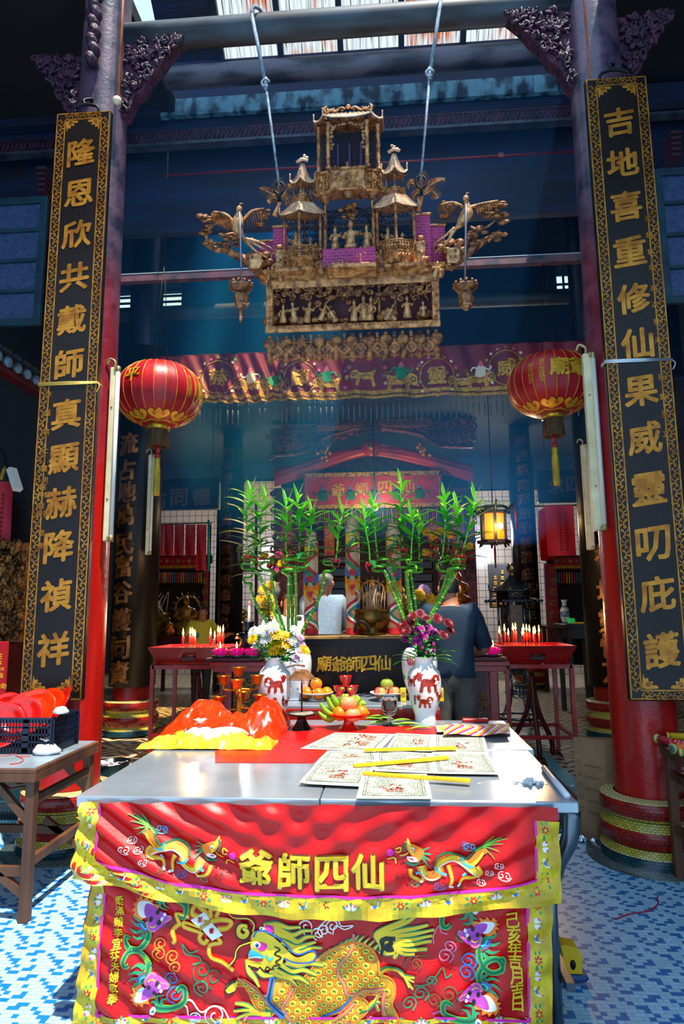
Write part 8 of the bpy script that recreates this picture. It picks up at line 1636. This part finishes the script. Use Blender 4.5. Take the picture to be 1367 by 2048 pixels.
m.lathe([(24*S_, zz(1290)), (26*S_, zz(1210))], 6, 2, c=(c.x, 8.4, 0), sm=False); m.build('pagoda_body', [sil, iron, pm('pagoda_panel', '#4a4038', '#1c1814', 15, .4)], r)
m = MB(); m.lathe([(0, zz(1290)), (34*S_, zz(1290)), (36*S_, zz(1296)), (30*S_, zz(1330)), (12*S_, zz(1350)), (0, zz(1350))], 24, 0, c=(c.x, 8.4, 0)); m.build('bowl', sil, r)
m = MB(); [m.tube(catmull([V((c.x+q*S_*cos(k*pi/2+.4), 8.4+q*S_*sin(k*pi/2+.4), z)) for q, z in ((26, zz(1340)), (18, zz(1372)), (24, zz(1405)), (38, .2))], 5), .016, 7) for k in range(4)]
for q, z in ((40, .17), (40, .24), (22, zz(1385))): m.tube([(c.x+q*S_*cos(i*pi/14), 8.4+q*S_*sin(i*pi/14), z) for i in range(28)], .014, 6, 0, True)
[m.tube([V((a, 8.4-20*S_, b)) for a, b in spiral(c.x+dx*S_, zz(1380)+dz*S_, 7*S_, 0, 1, 1, 9, 1)], .009, 5) for dx, dz in ((0, 0), (-6, 6), (6, 6), (-6, -6), (6, -6))]; m.build('ring_stand', sil, r)
m = MB(); m.lathe([(0, 0), (.12, 0), (.1, .06), (.14, .1), (.13, .12), (0, .12)], 20, 0, c=P(502, 1292, 6.0)); p = P(497, 1292, 5.95); m.lathe([(.04, .06), (.05, .2), (.07, .22), (0, .22)], 16, 0, c=p); tag(m.build('oil_pot', sil), 'small steel oil pot on the red table beside the raised hand', 'pot')
# gilded altar, sign, papers and lamp at the left edge
c = P(20, 1280, 6.3); r = thing('gilt_carved_altar', 'gilded carved altar front at the far left edge', 'altar', (c.x-.1, 6.3, .15)); m = MB(); h = rc(-70, 1085, 52, 1285, 6.3); m.box(((h[0]+h[1])/2, 6.42, (h[2]+h[3])/2), (h[1]-h[0], .2, h[3]-h[2]), 0)
for k in range(150): p = V((GF.uniform(h[0], h[1]), 6.3, GF.uniform(h[2], h[3]))); m.tube([V((a, 6.3-.02*(j % 2), b)) for j, (a, b) in enumerate(spiral(p.x, p.z, .045, GF.random()*360, 1.2, 1, 8))], [.02, .01], 5); k % 3 or m.ell(p, (.03, .04, .05), 8, 6)
m.build('carved_front', pm('gilt_altar', '#a8682a', '#3a1c0c', 18, .35, metal=.4), r); m = MB(); m.box(((h[0]+h[1])/2-.05, 6.45, h[2]/2+.05), (h[1]-h[0]-.1, .3, h[2]-.12)); m.build('altar_body', red_dark, r)
r = thing('donation_sign', 'red and yellow donation box sign at the far left edge', 'sign', P(-20, 1400, 5.6)); m = MB(); bx(m, -75, 1283, 15, 1400, 5.6, .03, 0, .004); m.build('board', pm('sign_red', '#b01218', None, rough=.4), r); m = MB()
for s, x, y, w_ in (('REPUTABLE', -26, 1313, .32), ('DONATION', -26, 1325, .3), ('BOX', 3, 1338, .09), ('收支箱', -5, 1351, .14), ('捐款樂助', -5, 1372, .2)): p = P(x, y, 5.597); m.text(s, w_, on(flat(5.598), 0, p.x-.02, p.z), 0, .004 if len(s) < 6 else .004, 0)
m.build('lettering', pm('sign_yellow', '#f0c81a', None, rough=.5), r)
plist('large dark red paper list at the far left edge', -40, 962, 27, 1130, 6.5, pap, 0)
a = P(-10, 890, 5.8); b = P(38, 960, 5.7); r = thing('clip_lamp', 'curved black arm lamp with a white head at the far left', 'lamp', a); m = MB(); m.tube(catmull([a, P(8, 905, 5.8), P(14, 930, 5.75), P(24, 945, 5.7)], 6), .016, 8); m.build('lamp_arm', iron, r); m = MB(); m.beam(P(23, 938, 5.7), P(36, 980, 5.65), .075, .05); m.build('lamp_head', pm('lamp_white', '#d8d4cc', None, rough=.4), r); m = MB(); m.tube(catmull([P(2, 960, 6.0), P(10, 935, 6.0), P(22, 945, 6.0), P(24, 962, 6.0)], 5), .02, 6); m.build('fan_panel', gold_dim, r)
# ================================================================ side tables and what stands around them
def side_table(label, x0, x1, y0, y1, z, bz):
    r = thing('wooden_table', label, 'table', ((x0+x1)/2, (y0+y1)/2, bz)); m = MB(); m.box(((x0+x1)/2, (y0+y1)/2, z-.012), (x1-x0, y1-y0, .024), 0, bev=.004); m.box(((x0+x1)/2, (y0+y1)/2, z+.001), (x1-x0-.03, y1-y0-.03, .004), 1)
    for y in (y0+.012, y1-.012): m.box(((x0+x1)/2, y, z-.045), (x1-x0, .024, .045), 0, bev=.004)
    for x in (x0+.012, x1-.012): m.box((x, (y0+y1)/2, z-.045), (.024, y1-y0-.05, .045), 0, bev=.004)
    m.build('table_top', [wood_brown, pm('grey_laminate', '#8a9aa8', '#76848f', 6, .3)], r)
    for x in (x0+.04, x1-.04):
        for y in (y0+.05, y1-.05): m = MB(); m.box((x, y, (z-.065+bz)/2), (.05, .05, z-.065-bz), bev=.004); m.build('leg', wood_brown, r)
    m = MB()
    for x in (x0+.04, x1-.04):
        for zz_ in (.28, .58): m.beam((x, y0+.05, zz_+bz*.5), (x, y1-.05, zz_+bz*.5), .03, .045)
    for y in (y0+.05, y1-.05): m.beam((x0+.04, y, .24), (x1-.04, y, .24), .03, .045); m.beam((x1-.04, y, z-.28), (x1-.26, y, z-.06), .03, .035); m.beam((x1-.04, y, .12), (x1-.3, y, .3), .03, .04); m.beam((x0+.04, y, z-.28), (x0+.26, y, z-.06), .03, .035)
    m.build('stretcher', wood_brown, r)
side_table('brown wooden table with a grey top at the left, carrying the plate crate', -3.1, -1.845, 3.39, 4.13, .75, 0)
side_table('dark wooden table at the right edge in front of the red column', 1.585, 2.9, 3.3, 4.2, .75, 0)
# crate of red plates
ca, cb = PZ(133, 1493, .752), PZ(171, 1481, .752); crate = pm('crate_navy', '#16243e', '#0e1830', 4, .35); x1_, x0_, y0_, y1_, ch = ca.x+.02, ca.x-.46, 3.72, 4.02, .2
r = thing('plastic_crate', 'dark blue plastic crate full of red plates on the left wooden table', 'crate', ((x0_+x1_)/2, (y0_+y1_)/2, .752)); m = MB()
m.box(((x0_+x1_)/2, (y0_+y1_)/2, .76), (x1_-x0_, y1_-y0_, .012))
for z, h_ in ((.775, .03), (.82, .01), (.86, .01), (.9, .01), (.94, .03)):
    for y in (y0_, y1_): m.box(((x0_+x1_)/2, y, z), (x1_-x0_, .008, h_))
    for x in (x0_, x1_): m.box((x, (y0_+y1_)/2, z), (.008, y1_-y0_, h_))
for i in range(26):
    x = x0_+(x1_-x0_)*i/25
    for y in (y0_, y1_): m.box((x, y, .85), (.03 if i in (0, 8, 17, 25) else .005, .008, .19))
for i in range(18):
    y = y0_+(y1_-y0_)*i/17
    for x in (x0_, x1_): m.box((x, y, .85), (.008, .03 if i in (0, 17) else .005, .19))
m.build('crate_body', crate, r)
pl_o = pm('plate_orange', '#e8380a', '#d82008', 4, .2, coat=.4)
for i, (x, y, z, rx, rz, mt) in enumerate(((-2.26, 3.77, .9, 68, 8, 0), (-2.17, 3.8, .935, 66, 5, 0), (-2.12, 3.86, .97, 62, 0, 1), (-2.36, 3.8, .91, 70, 12, 0), (-2.08, 3.92, .97, 58, -10, 1), (-2.2, 3.9, .95, 66, 4, 0), (-1.97, 3.87, .985, 60, -50, 0), (-2.34, 3.93, .94, 68, 0, 0))):
    r = thing('red_plate', ('red plate at the front left of the crate', 'red plate just behind the front left one in the crate', 'orange red plate standing tallest in the middle of the crate', 'red plate hidden low at the left of the crate', 'orange red plate leaning behind the tallest one', 'red plate at the back of the crate', 'glossy red plate sticking up at the right end of the crate', 'red plate in the back left corner of the crate')[i], 'plate', (x, y, z), rz, 'red plates in the crate'); m = MB()
    m.lathe(smooth_prof([(0, 0), (.07, 0), (.075, .006), (.105, .018), (.125, .024), (.126, .028), (.105, .024), (.07, .008), (0, .007)], 3), 40, 0, X=RX(rx)); m.build('plate_body', pl_o if mt else red_plastic, r, w=False)
p = PZ(92, 1508, .755); lump('white knotted plastic bag lying in front of the plate crate', p, (.075, .05, .035), 12.3, (0, 0, .06)); p = P(122, 1420, 3.74); lump('white plastic bag tucked on the rim of the crate', p-V((0, 0, .02)), (.04, .03, .025), 5.5)
m = MB(); m.tube(catmull([PZ(x, y, .757) for x, y in ((-10, 1512), (20, 1510), (30, 1503), (34, 1512), (60, 1512))], 5), .0025, 5); m.tube(catmull([PZ(x, y, .757) for x, y in ((20, 1528), (40, 1525), (46, 1518), (36, 1512))], 5), .0035, 5); tag(m.build('string', pm('string_pink', '#d84a4a', None, rough=.7)), 'loose pink string on the left wooden table', 'string')
# bundles on the right table
def roll(label, pa, pb, r_, mt, end, z):
    a, b = PZ(*pa, z), PZ(*pb, z); r = thing('wrapped_roll', label, 'roll', a); m = MB(); m.tube([a, b], r_, 14, 0); m.build('wrapping', mt, r); m = MB(); d = (a-b).normalized(); m.tube([a+d*.004, a+d*.02], [r_*.9, r_*1.25], 12, 0); m.tube([a+d*.018, a+d*.022], [r_*.9, r_*.7], 10, 1); m.build('twisted_end', end, r)
dot = NT('red_dotted'); v_ = dot.n('ShaderNodeTexVoronoi'); v_.inputs['Scale'].default_value = 60; dot.l(dot.pos(), v_.inputs['Vector']); dot.set(col=dot.mix(dot.math('LESS_THAN', v_.outputs['Distance'], .25), hx('#d01226'), hx('#f4e8e0')), rough=.4)
pale_g = pm('pale_green_paper', '#a8c86a', None, rough=.5); gry = pm('grey_core', '#5a6a74', None, rough=.5)
roll('red roll with white dots and a pale green end on the right table', (1318, 1478), (1372, 1492), .022, dot.m, [pale_g, gry], .778); roll('orange roll with an open green end on the right table', (1350, 1497), (1420, 1492), .024, pm('orange_paper', '#e8641a', None, rough=.4), [pale_g, gry], .778); roll('short green ended roll at the edge of the right table', (1366, 1505), (1430, 1510), .02, pale_g, [pale_g, gry], .775); roll('yellow roll lying behind the dotted one on the right table', (1340, 1472), (1430, 1476), .02, yel_paper, [yel_paper, gry], .775)
m = MB(); q = [PZ(x, y, .7545) for x, y in ((1330, 1496), (1362, 1512), (1420, 1510), (1400, 1488))]; m.add(q, [(0, 1, 2, 3)]); tag(m.build('red_sheet', pm('pink_sheet', '#e87a6a', None, rough=.6)), 'pale pink paper under the rolls on the right table', 'paper')
# cardboard box
card = pm('cardboard', '#a8835e', '#8e6c4a', 5, .8, bump=.002, bs=20); b0 = V((1.25, 4.45, 0)); b0 = PZ(1221, 1690, .0); b1 = V((b0.x-.165, 4.81, 0)); hb = P(1223, 1481, b0.y).z
e1 = b1-b0; e2 = V((.34, .16, 0)); r = thing('cardboard_box', 'open cardboard box with printed check boxes beside the right red column', 'box', b0); m = MB(); tilt = V((0, 0, 0))
cs = [b0, b0+e1, b0+e1+V((.22, 0, 0)), b0+V((.2, 0, 0))]
for i in range(4):
    a, b = cs[i], cs[(i+1) % 4]; n_ = (b-a).cross(V((0, 0, 1))).normalized()*.004
    ta, tb_ = a*1+V((-.012*(i in (1, 2)), 0, hb)), b*1+V((-.012*(i in (0, 1)), 0, hb)); m.add([a, b, tb_, ta, a+n_, b+n_, tb_+n_, ta+n_], [(0, 1, 2, 3), (7, 6, 5, 4), (3, 2, 6, 7), (0, 4, 5, 1), (0, 3, 7, 4), (1, 5, 6, 2)])
m.add([p+V((0, 0, .004)) for p in cs], [(0, 1, 2, 3)]); m.build('box_body', card, r); m = MB()
nb = e1.normalized(); no = e1.cross(V((0, 0, 1))).normalized(); no = no if no.y < 0 else -no
bf = lambda x, z, o=0: b0+e1*.5+nb*(-x)+V((-.006*(z/hb), 0, z))+no*(.006+o*.3)
for i, s in enumerate(('ชนิดกลม 90 ชอง', 'ชนิดเหลี่ยม 50 ชอง', 'ชนิดยาว 90 ชอง', 'ชนิดพิเศษ 50 ชอง', 'ชนิดใหญ่ 50 ชอง')):
    z = hb*(.74-.115*i); m.text(s, e1.length*.56, on(bf, 0, .02, z-.005), 0, .0, -.08); x = -e1.length*.36; m.ribbon([(x-.012, z), (x+.012, z), (x+.012, z+.026), (x-.012, z+.026)], .003, bf, 0, 1, True, raw=True)
m.build('printing', pm('box_print', '#4a2a1a', None, rough=.8), r); m = MB(); m.grid(lambda u, v: bf(.02+.05*u, hb*.05+hb*.14*v, .004), 3, 3); m.build('tape', pm('tape_brown', '#8a5a34', None, rough=.3), r)
# bin, foil, string, trolley wheel
c = PZ(222, 1524, .36); c.z = .15; r = thing('waste_basket', 'black bag lined waste basket with white wrappers, left of the steel table', 'waste basket', c); m = MB(); m.lathe([(0, 0), (.12, 0), (.145, .2), (.15, .215), (.14, .21), (.125, .12), (0, .1)], 32, 0, c=c, wob=lambda a, j: 1+.03*sin(a*9+j)); m.build('black_bag', pm('bin_black', '#0c0e10', None, rough=.25), r); m = MB()
for k in range(14): p = c+V((GF.uniform(-.09, .09), GF.uniform(-.09, .09), .17)); [blade(m, p, V((GF.gauss(0, 1), GF.gauss(0, 1), .6)), .09, .03, 1 if k == 3 else 0, .2) for j in range(2)]
m.build('wrappers', [white_bag, pm('wrap_pink', '#e0409a', None, rough=.4)], r)
def crumple(name, label, x0, x1, y, z, mt, cat):
    m = MB(); m.grid(lambda u, v: V((x0+(x1-x0)*u, y+.09*v, z+.045*abs(NZ.noise(V((u*9, v*5, 2))))*min(1, 6*u, 6*(1-u))+.004)), 60, 10, 0, False); tag(m.build(name, mt), label, cat)
a = PZ(1075, 1652, 0); b = PZ(1172, 1648, 0); crumple('foil_strip', 'crumpled strip of silver foil at the foot of the step on the right', a.x, b.x, 4.72, .0, pm('foil', '#c0ccd6', None, rough=.15, metal=.9), 'foil')
for x, y, lab in ((1190, 1665, 'flat cardboard scrap on the floor before the step'), (1205, 1680, 'small torn cardboard scrap beside the right column base')): p = PZ(x, y, .004); m = MB(); m.add([p+V(q) for q in ((-.07, -.02, 0), (.02, -.035, .006), (.08, .0, 0), (.01, .03, .008))]+[p+V(q) for q in ((-.07, -.02, -.003), (.02, -.035, .003), (.08, .0, -.003), (.01, .03, .005))], [(0, 1, 2, 3), (7, 6, 5, 4), (0, 4, 5, 1), (1, 5, 6, 2), (2, 6, 7, 3), (3, 7, 4, 0)]); tag(m.build('card_scrap', card), lab, 'scrap')
m = MB(); m.tube(catmull([PZ(x, y, .004) for x, y in ((1231, 1838), (1258, 1828), (1280, 1825), (1300, 1820), (1315, 1808), (1313, 1798), (1315, 1792))], 6), .0035, 6); tag(m.build('red_string', pm('string_red', '#b01838', None, rough=.7)), 'length of red string lying on the blue tiled floor at the right', 'string')
c = PZ(1138, 1962, 0); r = thing('trolley_wheel', 'yellow and blue trolley wheel cover beside the right end of the altar cloth', 'wheel', c); m = MB(); m.prism([(-.05, 0), (.045, 0), (.05, .07), (.03, .1), (-.02, .11), (-.05, .1)], -.035, .035, 0, T(c+V((0, 0, .045))) @ FRONT); m.ell(c+V((.01, -.036, .08)), (.012, .006, .02), 8, 6, 1); m.build('yellow_cover', [pm('yellow_plastic', '#e8b80c', None, rough=.3), iron], r); m = MB(); m.box(c+V((0, 0, .03)), (.14, .1, .025), bev=.01); m.tube([c+V((0, .02, .022)), c+V((0, -.03, .022))], .022, 14); m.build('blue_base', pm('blue_plastic', '#123a78', None, rough=.3), r)
m = MB(); m.tube([P(1108, 1865, 2.9), c+V((-.02, .02, .06))], .012, 8); m.build('steel_arm', steel_leg, r)
# ================================================================ people
skin = pm('skin', '#b87a58', '#a86a4a', 6, .5, sss=.05); hair_b = pm('hair_black', '#0c0a0a', '#1a1614', 40, .4, stretch=(1, 1, .2)); hair_g = pm('hair_grey', '#8a8a8c', '#5a5a5e', 40, .5)
def person(label, loc, rz, H, J, wear, hair, bulk=1):
    r = thing('person', label, 'person', loc, rz); r['category'] = 'person'
    V_ = []; E_ = []; R_ = []
    def n(p, rad_, par=None):
        V_.append(V(p)*H); R_.append((rad_[0]*H*bulk, rad_[1]*H*bulk) if hasattr(rad_, '__len__') else (rad_*H, rad_*H)); par is None or E_.append((par, len(V_)-1)); return len(V_)-1
    lean = J.get('lean', 0); ln = lambda y, z: (-(z-.53)*sin(rad(lean))+y, .53+(z-.53)*cos(rad(lean)))
    def N(x, y, z): a, b = ln(y, z); return (x, a, b)
    pel = n((0, 0, .53), (.095, .07)); sp = n(N(0, 0, .62), (.085, .062), pel); ch = n(N(0, .0, .74), (.1, .066), sp); nb = n(N(0, .005, .82), (.06, .05), ch); nk = n(N(0, -.005, .86), .034, nb); hd = n(N(0, -.012, .9), (.044, .05), nk); ht = n(N(0, -.008, .945), (.047, .055), hd); tp = n(N(0, .0, .98), (.03, .034), ht); n(N(0, -.062, .915), .009, hd)
    for s, k in ((-1, 'L'), (1, 'R')):
        el, wr = J[k]; sh = n(N(s*.105, .005, .805), .042*bulk, ch); e = n((s*el[0], el[1], el[2]), .031*bulk, sh); w_ = n((s*wr[0], wr[1], wr[2]), .02, e); d = (V(wr)-V(el)); d = V((s*d.x, d.y, d.z)).normalized(); sd = d.cross(V((0, 0, 1))).normalized() if abs(d.z) < .9 else V((1, 0, 0))
        q = V((s*wr[0], wr[1], wr[2])); pm_ = n(q+d*.035, (.024, .014), w_)
        for f_ in (-1.5, -.5, .5, 1.5): b = n(q+d*.06+sd*.011*f_, .0062, pm_); e2 = n(q+d*(.083-.004*abs(f_))+sd*.012*f_+V((0, 0, -.006)), .0055, b); n(q+d*(.098-.006*abs(f_))+sd*.011*f_+V((0, 0, -.018)), .0045, e2)
        th_ = n(q+d*.03+sd*.024*s, .0065, pm_); n(q+d*.058+sd*.03*s, .005, th_)
        hp = n((s*.05, 0, .49), .062*bulk, pel); kn = n((s*.055, -.015, .28), .04*bulk, hp); an = n((s*.056, .01, .05), .025, kn); n((s*.06, -.07, .018), .02, an)
    me = bpy.data.meshes.new('b'); me.from_pydata([tuple(v) for v in V_], E_, []); o = bpy.data.objects.new('b', me); COL.objects.link(o); o.modifiers.new('s', 'SKIN'); sv = me.skin_vertices[0].data
    for i, q in enumerate(R_): sv[i].radius = q; sv[i].use_root = i == 0
    ss = o.modifiers.new('u', 'SUBSURF'); ss.levels = ss.render_levels = 2
    b = bpy.data.meshes.new_from_object(o.evaluated_get(bpy.context.evaluated_depsgraph_get())); bpy.data.objects.remove(o); bpy.data.meshes.remove(me)
    vs = [v.co.copy() for v in b.vertices]; ns = [v.normal.copy() for v in b.vertices]; fs = [tuple(p.vertices) for p in b.polygons]; bpy.data.meshes.remove(b)
    m = MB(); m.add(vs, fs, 0, True); m.build('body', skin, r, w=False)
    def shell(name, mt, test, off, fold=.0, zmin=0):
        keep = [f for f in fs if test(sum((vs[i] for i in f), V((0, 0, 0)))/len(f)/H)]; ix = {}; nv = []
        for f in keep:
            for i in f:
                if i not in ix: ix[i] = len(nv); nv.append(vs[i]+ns[i]*(off+fold*NZ.noise(V((vs[i].x*14, vs[i].y*14, vs[i].z*26)))))
        for q in nv: q.z = max(q.z, zmin*H)
        m = MB(); m.add(nv, [[ix[i] for i in f] for f in keep], 0, True); return m.build(name, mt, r, w=False)
    elz = {k: J[k][0] for k in 'LR'}
    def sleeve(p):
        if p.z < .485 or (V((p.x, p.y, p.z))-V((0, ln(0, .9)[0], ln(0, .9)[1]))).length < .085 or p.z > ln(0, .845)[1]+.01: return False
        k = 'L' if p.x < 0 else 'R'; s = -1 if p.x < 0 else 1; e = V((s*J[k][0][0], *J[k][0][1:])); w_ = V((s*J[k][1][0], *J[k][1][1:])); sh = V(N(s*.105, .005, .805)); L = wear.get('sleeve', .8)
        dw = (p-e).dot((w_-e).normalized()); q = (p-sh).dot((e-sh).normalized())/(e-sh).length; near = min((p-(e+(w_-e)*t_)).length for t_ in (0, .33, .66, 1, 1.2))
        return not ((near < .045 and dw > .01) or (q > L and near < .09 and abs(p.x) > .09)) if L < 2 else not (p-w_).length < .02 and not dw > (w_-e).length
    shell('shirt', wear['shirt'], sleeve, .016*H/1.6, .008, .505); shell('trousers', wear['trousers'], lambda p: .05 < p.z < .545 and abs(p.x) < .14 and p.z < min(.9, .545), .013*H/1.6, .007); shell('shoes', hair_b, lambda p: p.z < .045, .006)
    hc = V(N(0, -.005, .935)); shell('hair', hair, lambda p: (p-hc).length < .09 and (p.z > hc.z+.02 or ((p.y > hc.y-.012*(1 if p.z > hc.z else -1)) and p.z > hc.z-J.get('hair', .03))), .011*H/1.6, .004)
    m = MB()
    for s in (-1, 1): m.ell(V(N(s*.05, 0, .918))*H, (.008*H, .014*H, .02*H), 8, 6, 0); m.ell(V(N(s*.018, -.056, .926))*H, (.008*H, .006*H, .004*H), 8, 5, 1); m.ell(V(N(s*.018, -.056, .938))*H, (.012*H, .006*H, .0025*H), 8, 5, 1)
    m.ell(V(N(0, -.056, .895))*H, (.015*H, .006*H, .004*H), 8, 5, 2); m.build('face_features', [skin, hair_b, pm('lips', '#8a3a34', None, rough=.5)], r, w=False); return r
down = ((.15, .02, .62), (.16, -.04, .49))
navy_s = pm('shirt_navy', '#123048', '#0c2238', 3, .7); khaki = pm('trousers_khaki', '#6a6258', '#4e483f', 4, .8); blue_s = pm('shirt_light_blue', '#9ab4d0', '#7c98b8', 30, .7, stretch=(6, 6, .3)); jean = pm('jeans_dark', '#16263a', '#0c1826', 4, .8)
c = P(905, 1250, 5.45); person('person in a navy polo shirt and khaki trousers, seen from behind, arms folded forward', (c.x-.02, 5.45, .15), 180, 1.7, {'L': ((.17, -.04, .63), (.06, -.15, .6)), 'R': ((.17, -.04, .63), (.06, -.15, .62)), 'hair': .03}, {'shirt': navy_s, 'trousers': khaki, 'sleeve': .9}, hair_b, 1.12)
c = P(636, 1250, 6.9); person('person with grey hair in a light blue shirt, bowing with the back turned', (c.x+.03, 6.9, .15), 165, 1.84, {'L': ((.15, -.15, .64), (.05, -.28, .62)), 'R': ((.15, -.15, .64), (.05, -.28, .62)), 'lean': 9}, {'shirt': blue_s, 'trousers': jean, 'sleeve': .9}, hair_g, 1.05)
t = NT('blouse_spotted'); v_ = t.n('ShaderNodeTexVoronoi'); v_.inputs['Scale'].default_value = 9; t.l(t.pos(), v_.inputs['Vector']); t.set(col=t.mix(t.math('LESS_THAN', v_.outputs['Distance'], .3), hx('#f0f0f4'), hx('#15151c')), rough=.7)
c = P(578, 1250, 6.75); person('person in a spotted white blouse holding up a pale candle behind the bamboo', (c.x, 6.75, .15), 20, 1.6, {'L': ((.2, -.12, .72), (.3, -.22, .725)), 'R': ((.15, -.05, .62), (.08, -.17, .6)), 'hair': .1}, {'shirt': t.m, 'trousers': jean, 'sleeve': 2.5}, pm('hair_brown', '#3a2a22', '#5a4a40', 30, .5))
p = P(498, 1232, 6.4); r = thing('white_candle', 'pale pink and white candle held in the raised hand behind the left bamboo', 'candle', p); m = MB(); m.tube([p-V((0, 0, .1)), p+V((0, 0, .1))], [.013, .011], 10, 0); m.tube([p+V((0, 0, .1)), p+V((0, 0, .15))], [.011, .004], 10, 1); m.build('wax', [porcelain, pm('wax_pink', '#e89aa8', None, rough=.4)], r)
t = NT('blouse_yellow'); v_ = t.n('ShaderNodeTexVoronoi'); v_.inputs['Scale'].default_value = 5; t.l(t.pos(), v_.inputs['Vector']); sp_ = t.n('ShaderNodeSeparateXYZ'); t.l(t.pos(), sp_.inputs[0]); sel = t.math('MULTIPLY', t.math('LESS_THAN', v_.outputs['Distance'], .42), t.math('LESS_THAN', sp_.outputs[2], 1.08)); t.set(col=t.mix(sel, hx('#d8c43a'), t.mix(.45, hx('#1a6ab8'), hx('#3a9a3a'))), rough=.7)
c = P(400, 1395, 9.9); lady = person('person in a yellow blouse and dark trousers, sunglasses on the head, reaching right', (c.x, 9.9, .15), 28, 1.5, {'L': ((.17, -.02, .64), (.14, -.14, .56)), 'R': ((.14, -.13, .66), (.2, -.27, .7)), 'hair': .03}, {'shirt': t.m, 'trousers': jean, 'sleeve': .75}, hair_b)
m = MB()
for s in (-1, 1): m.ell((s*.035, -.078, 1.465), (.03, .012, .018), 12, 7, 0); m.tube([(s*.06, -.07, 1.465), (s*.08, .0, 1.43)], .004, 5, 0)
m.build('sunglasses', pm('sunglass_black', '#0a0c12', None, rough=.05, coat=.5), lady, w=False)
# ================================================================ incense haze under the roof
t = NT('incense_haze'); t.t.nodes.remove(t.b); sv_ = t.n('ShaderNodeVolumeScatter'); sv_.inputs['Color'].default_value = (.03, .3, 1, 1); sv_.inputs['Density'].default_value = .07; sv_.inputs['Anisotropy'].default_value = .55; t.l(sv_.outputs[0], t.out.inputs['Volume'])
m = MB(); m.box((-.3, 8.3, 4.75), (8, 5.8, 4.3)); hz = m.build('incense_haze', t.m); tag(hz, 'thin blue incense haze hanging under the roof behind the carving', 'haze', kind='stuff')
m = MB(); m.ell((-1.75, 7.9, 4.9), (1.25, 1.15, 2.4), 32, 24); t2_ = t.m.copy(); vn = t2_.node_tree.nodes['Volume Scatter']; vn.inputs['Density'].default_value = .24; vn.inputs['Color'].default_value = (.01, .28, 1, 1); vn.inputs['Anisotropy'].default_value = .1  # extra scattering volume, added to make the sun shaft visible
tag(m.build('shaft_smoke_added', t2_), 'extra smoke volume added to show the shaft of sun before the banner', 'smoke', kind='stuff')
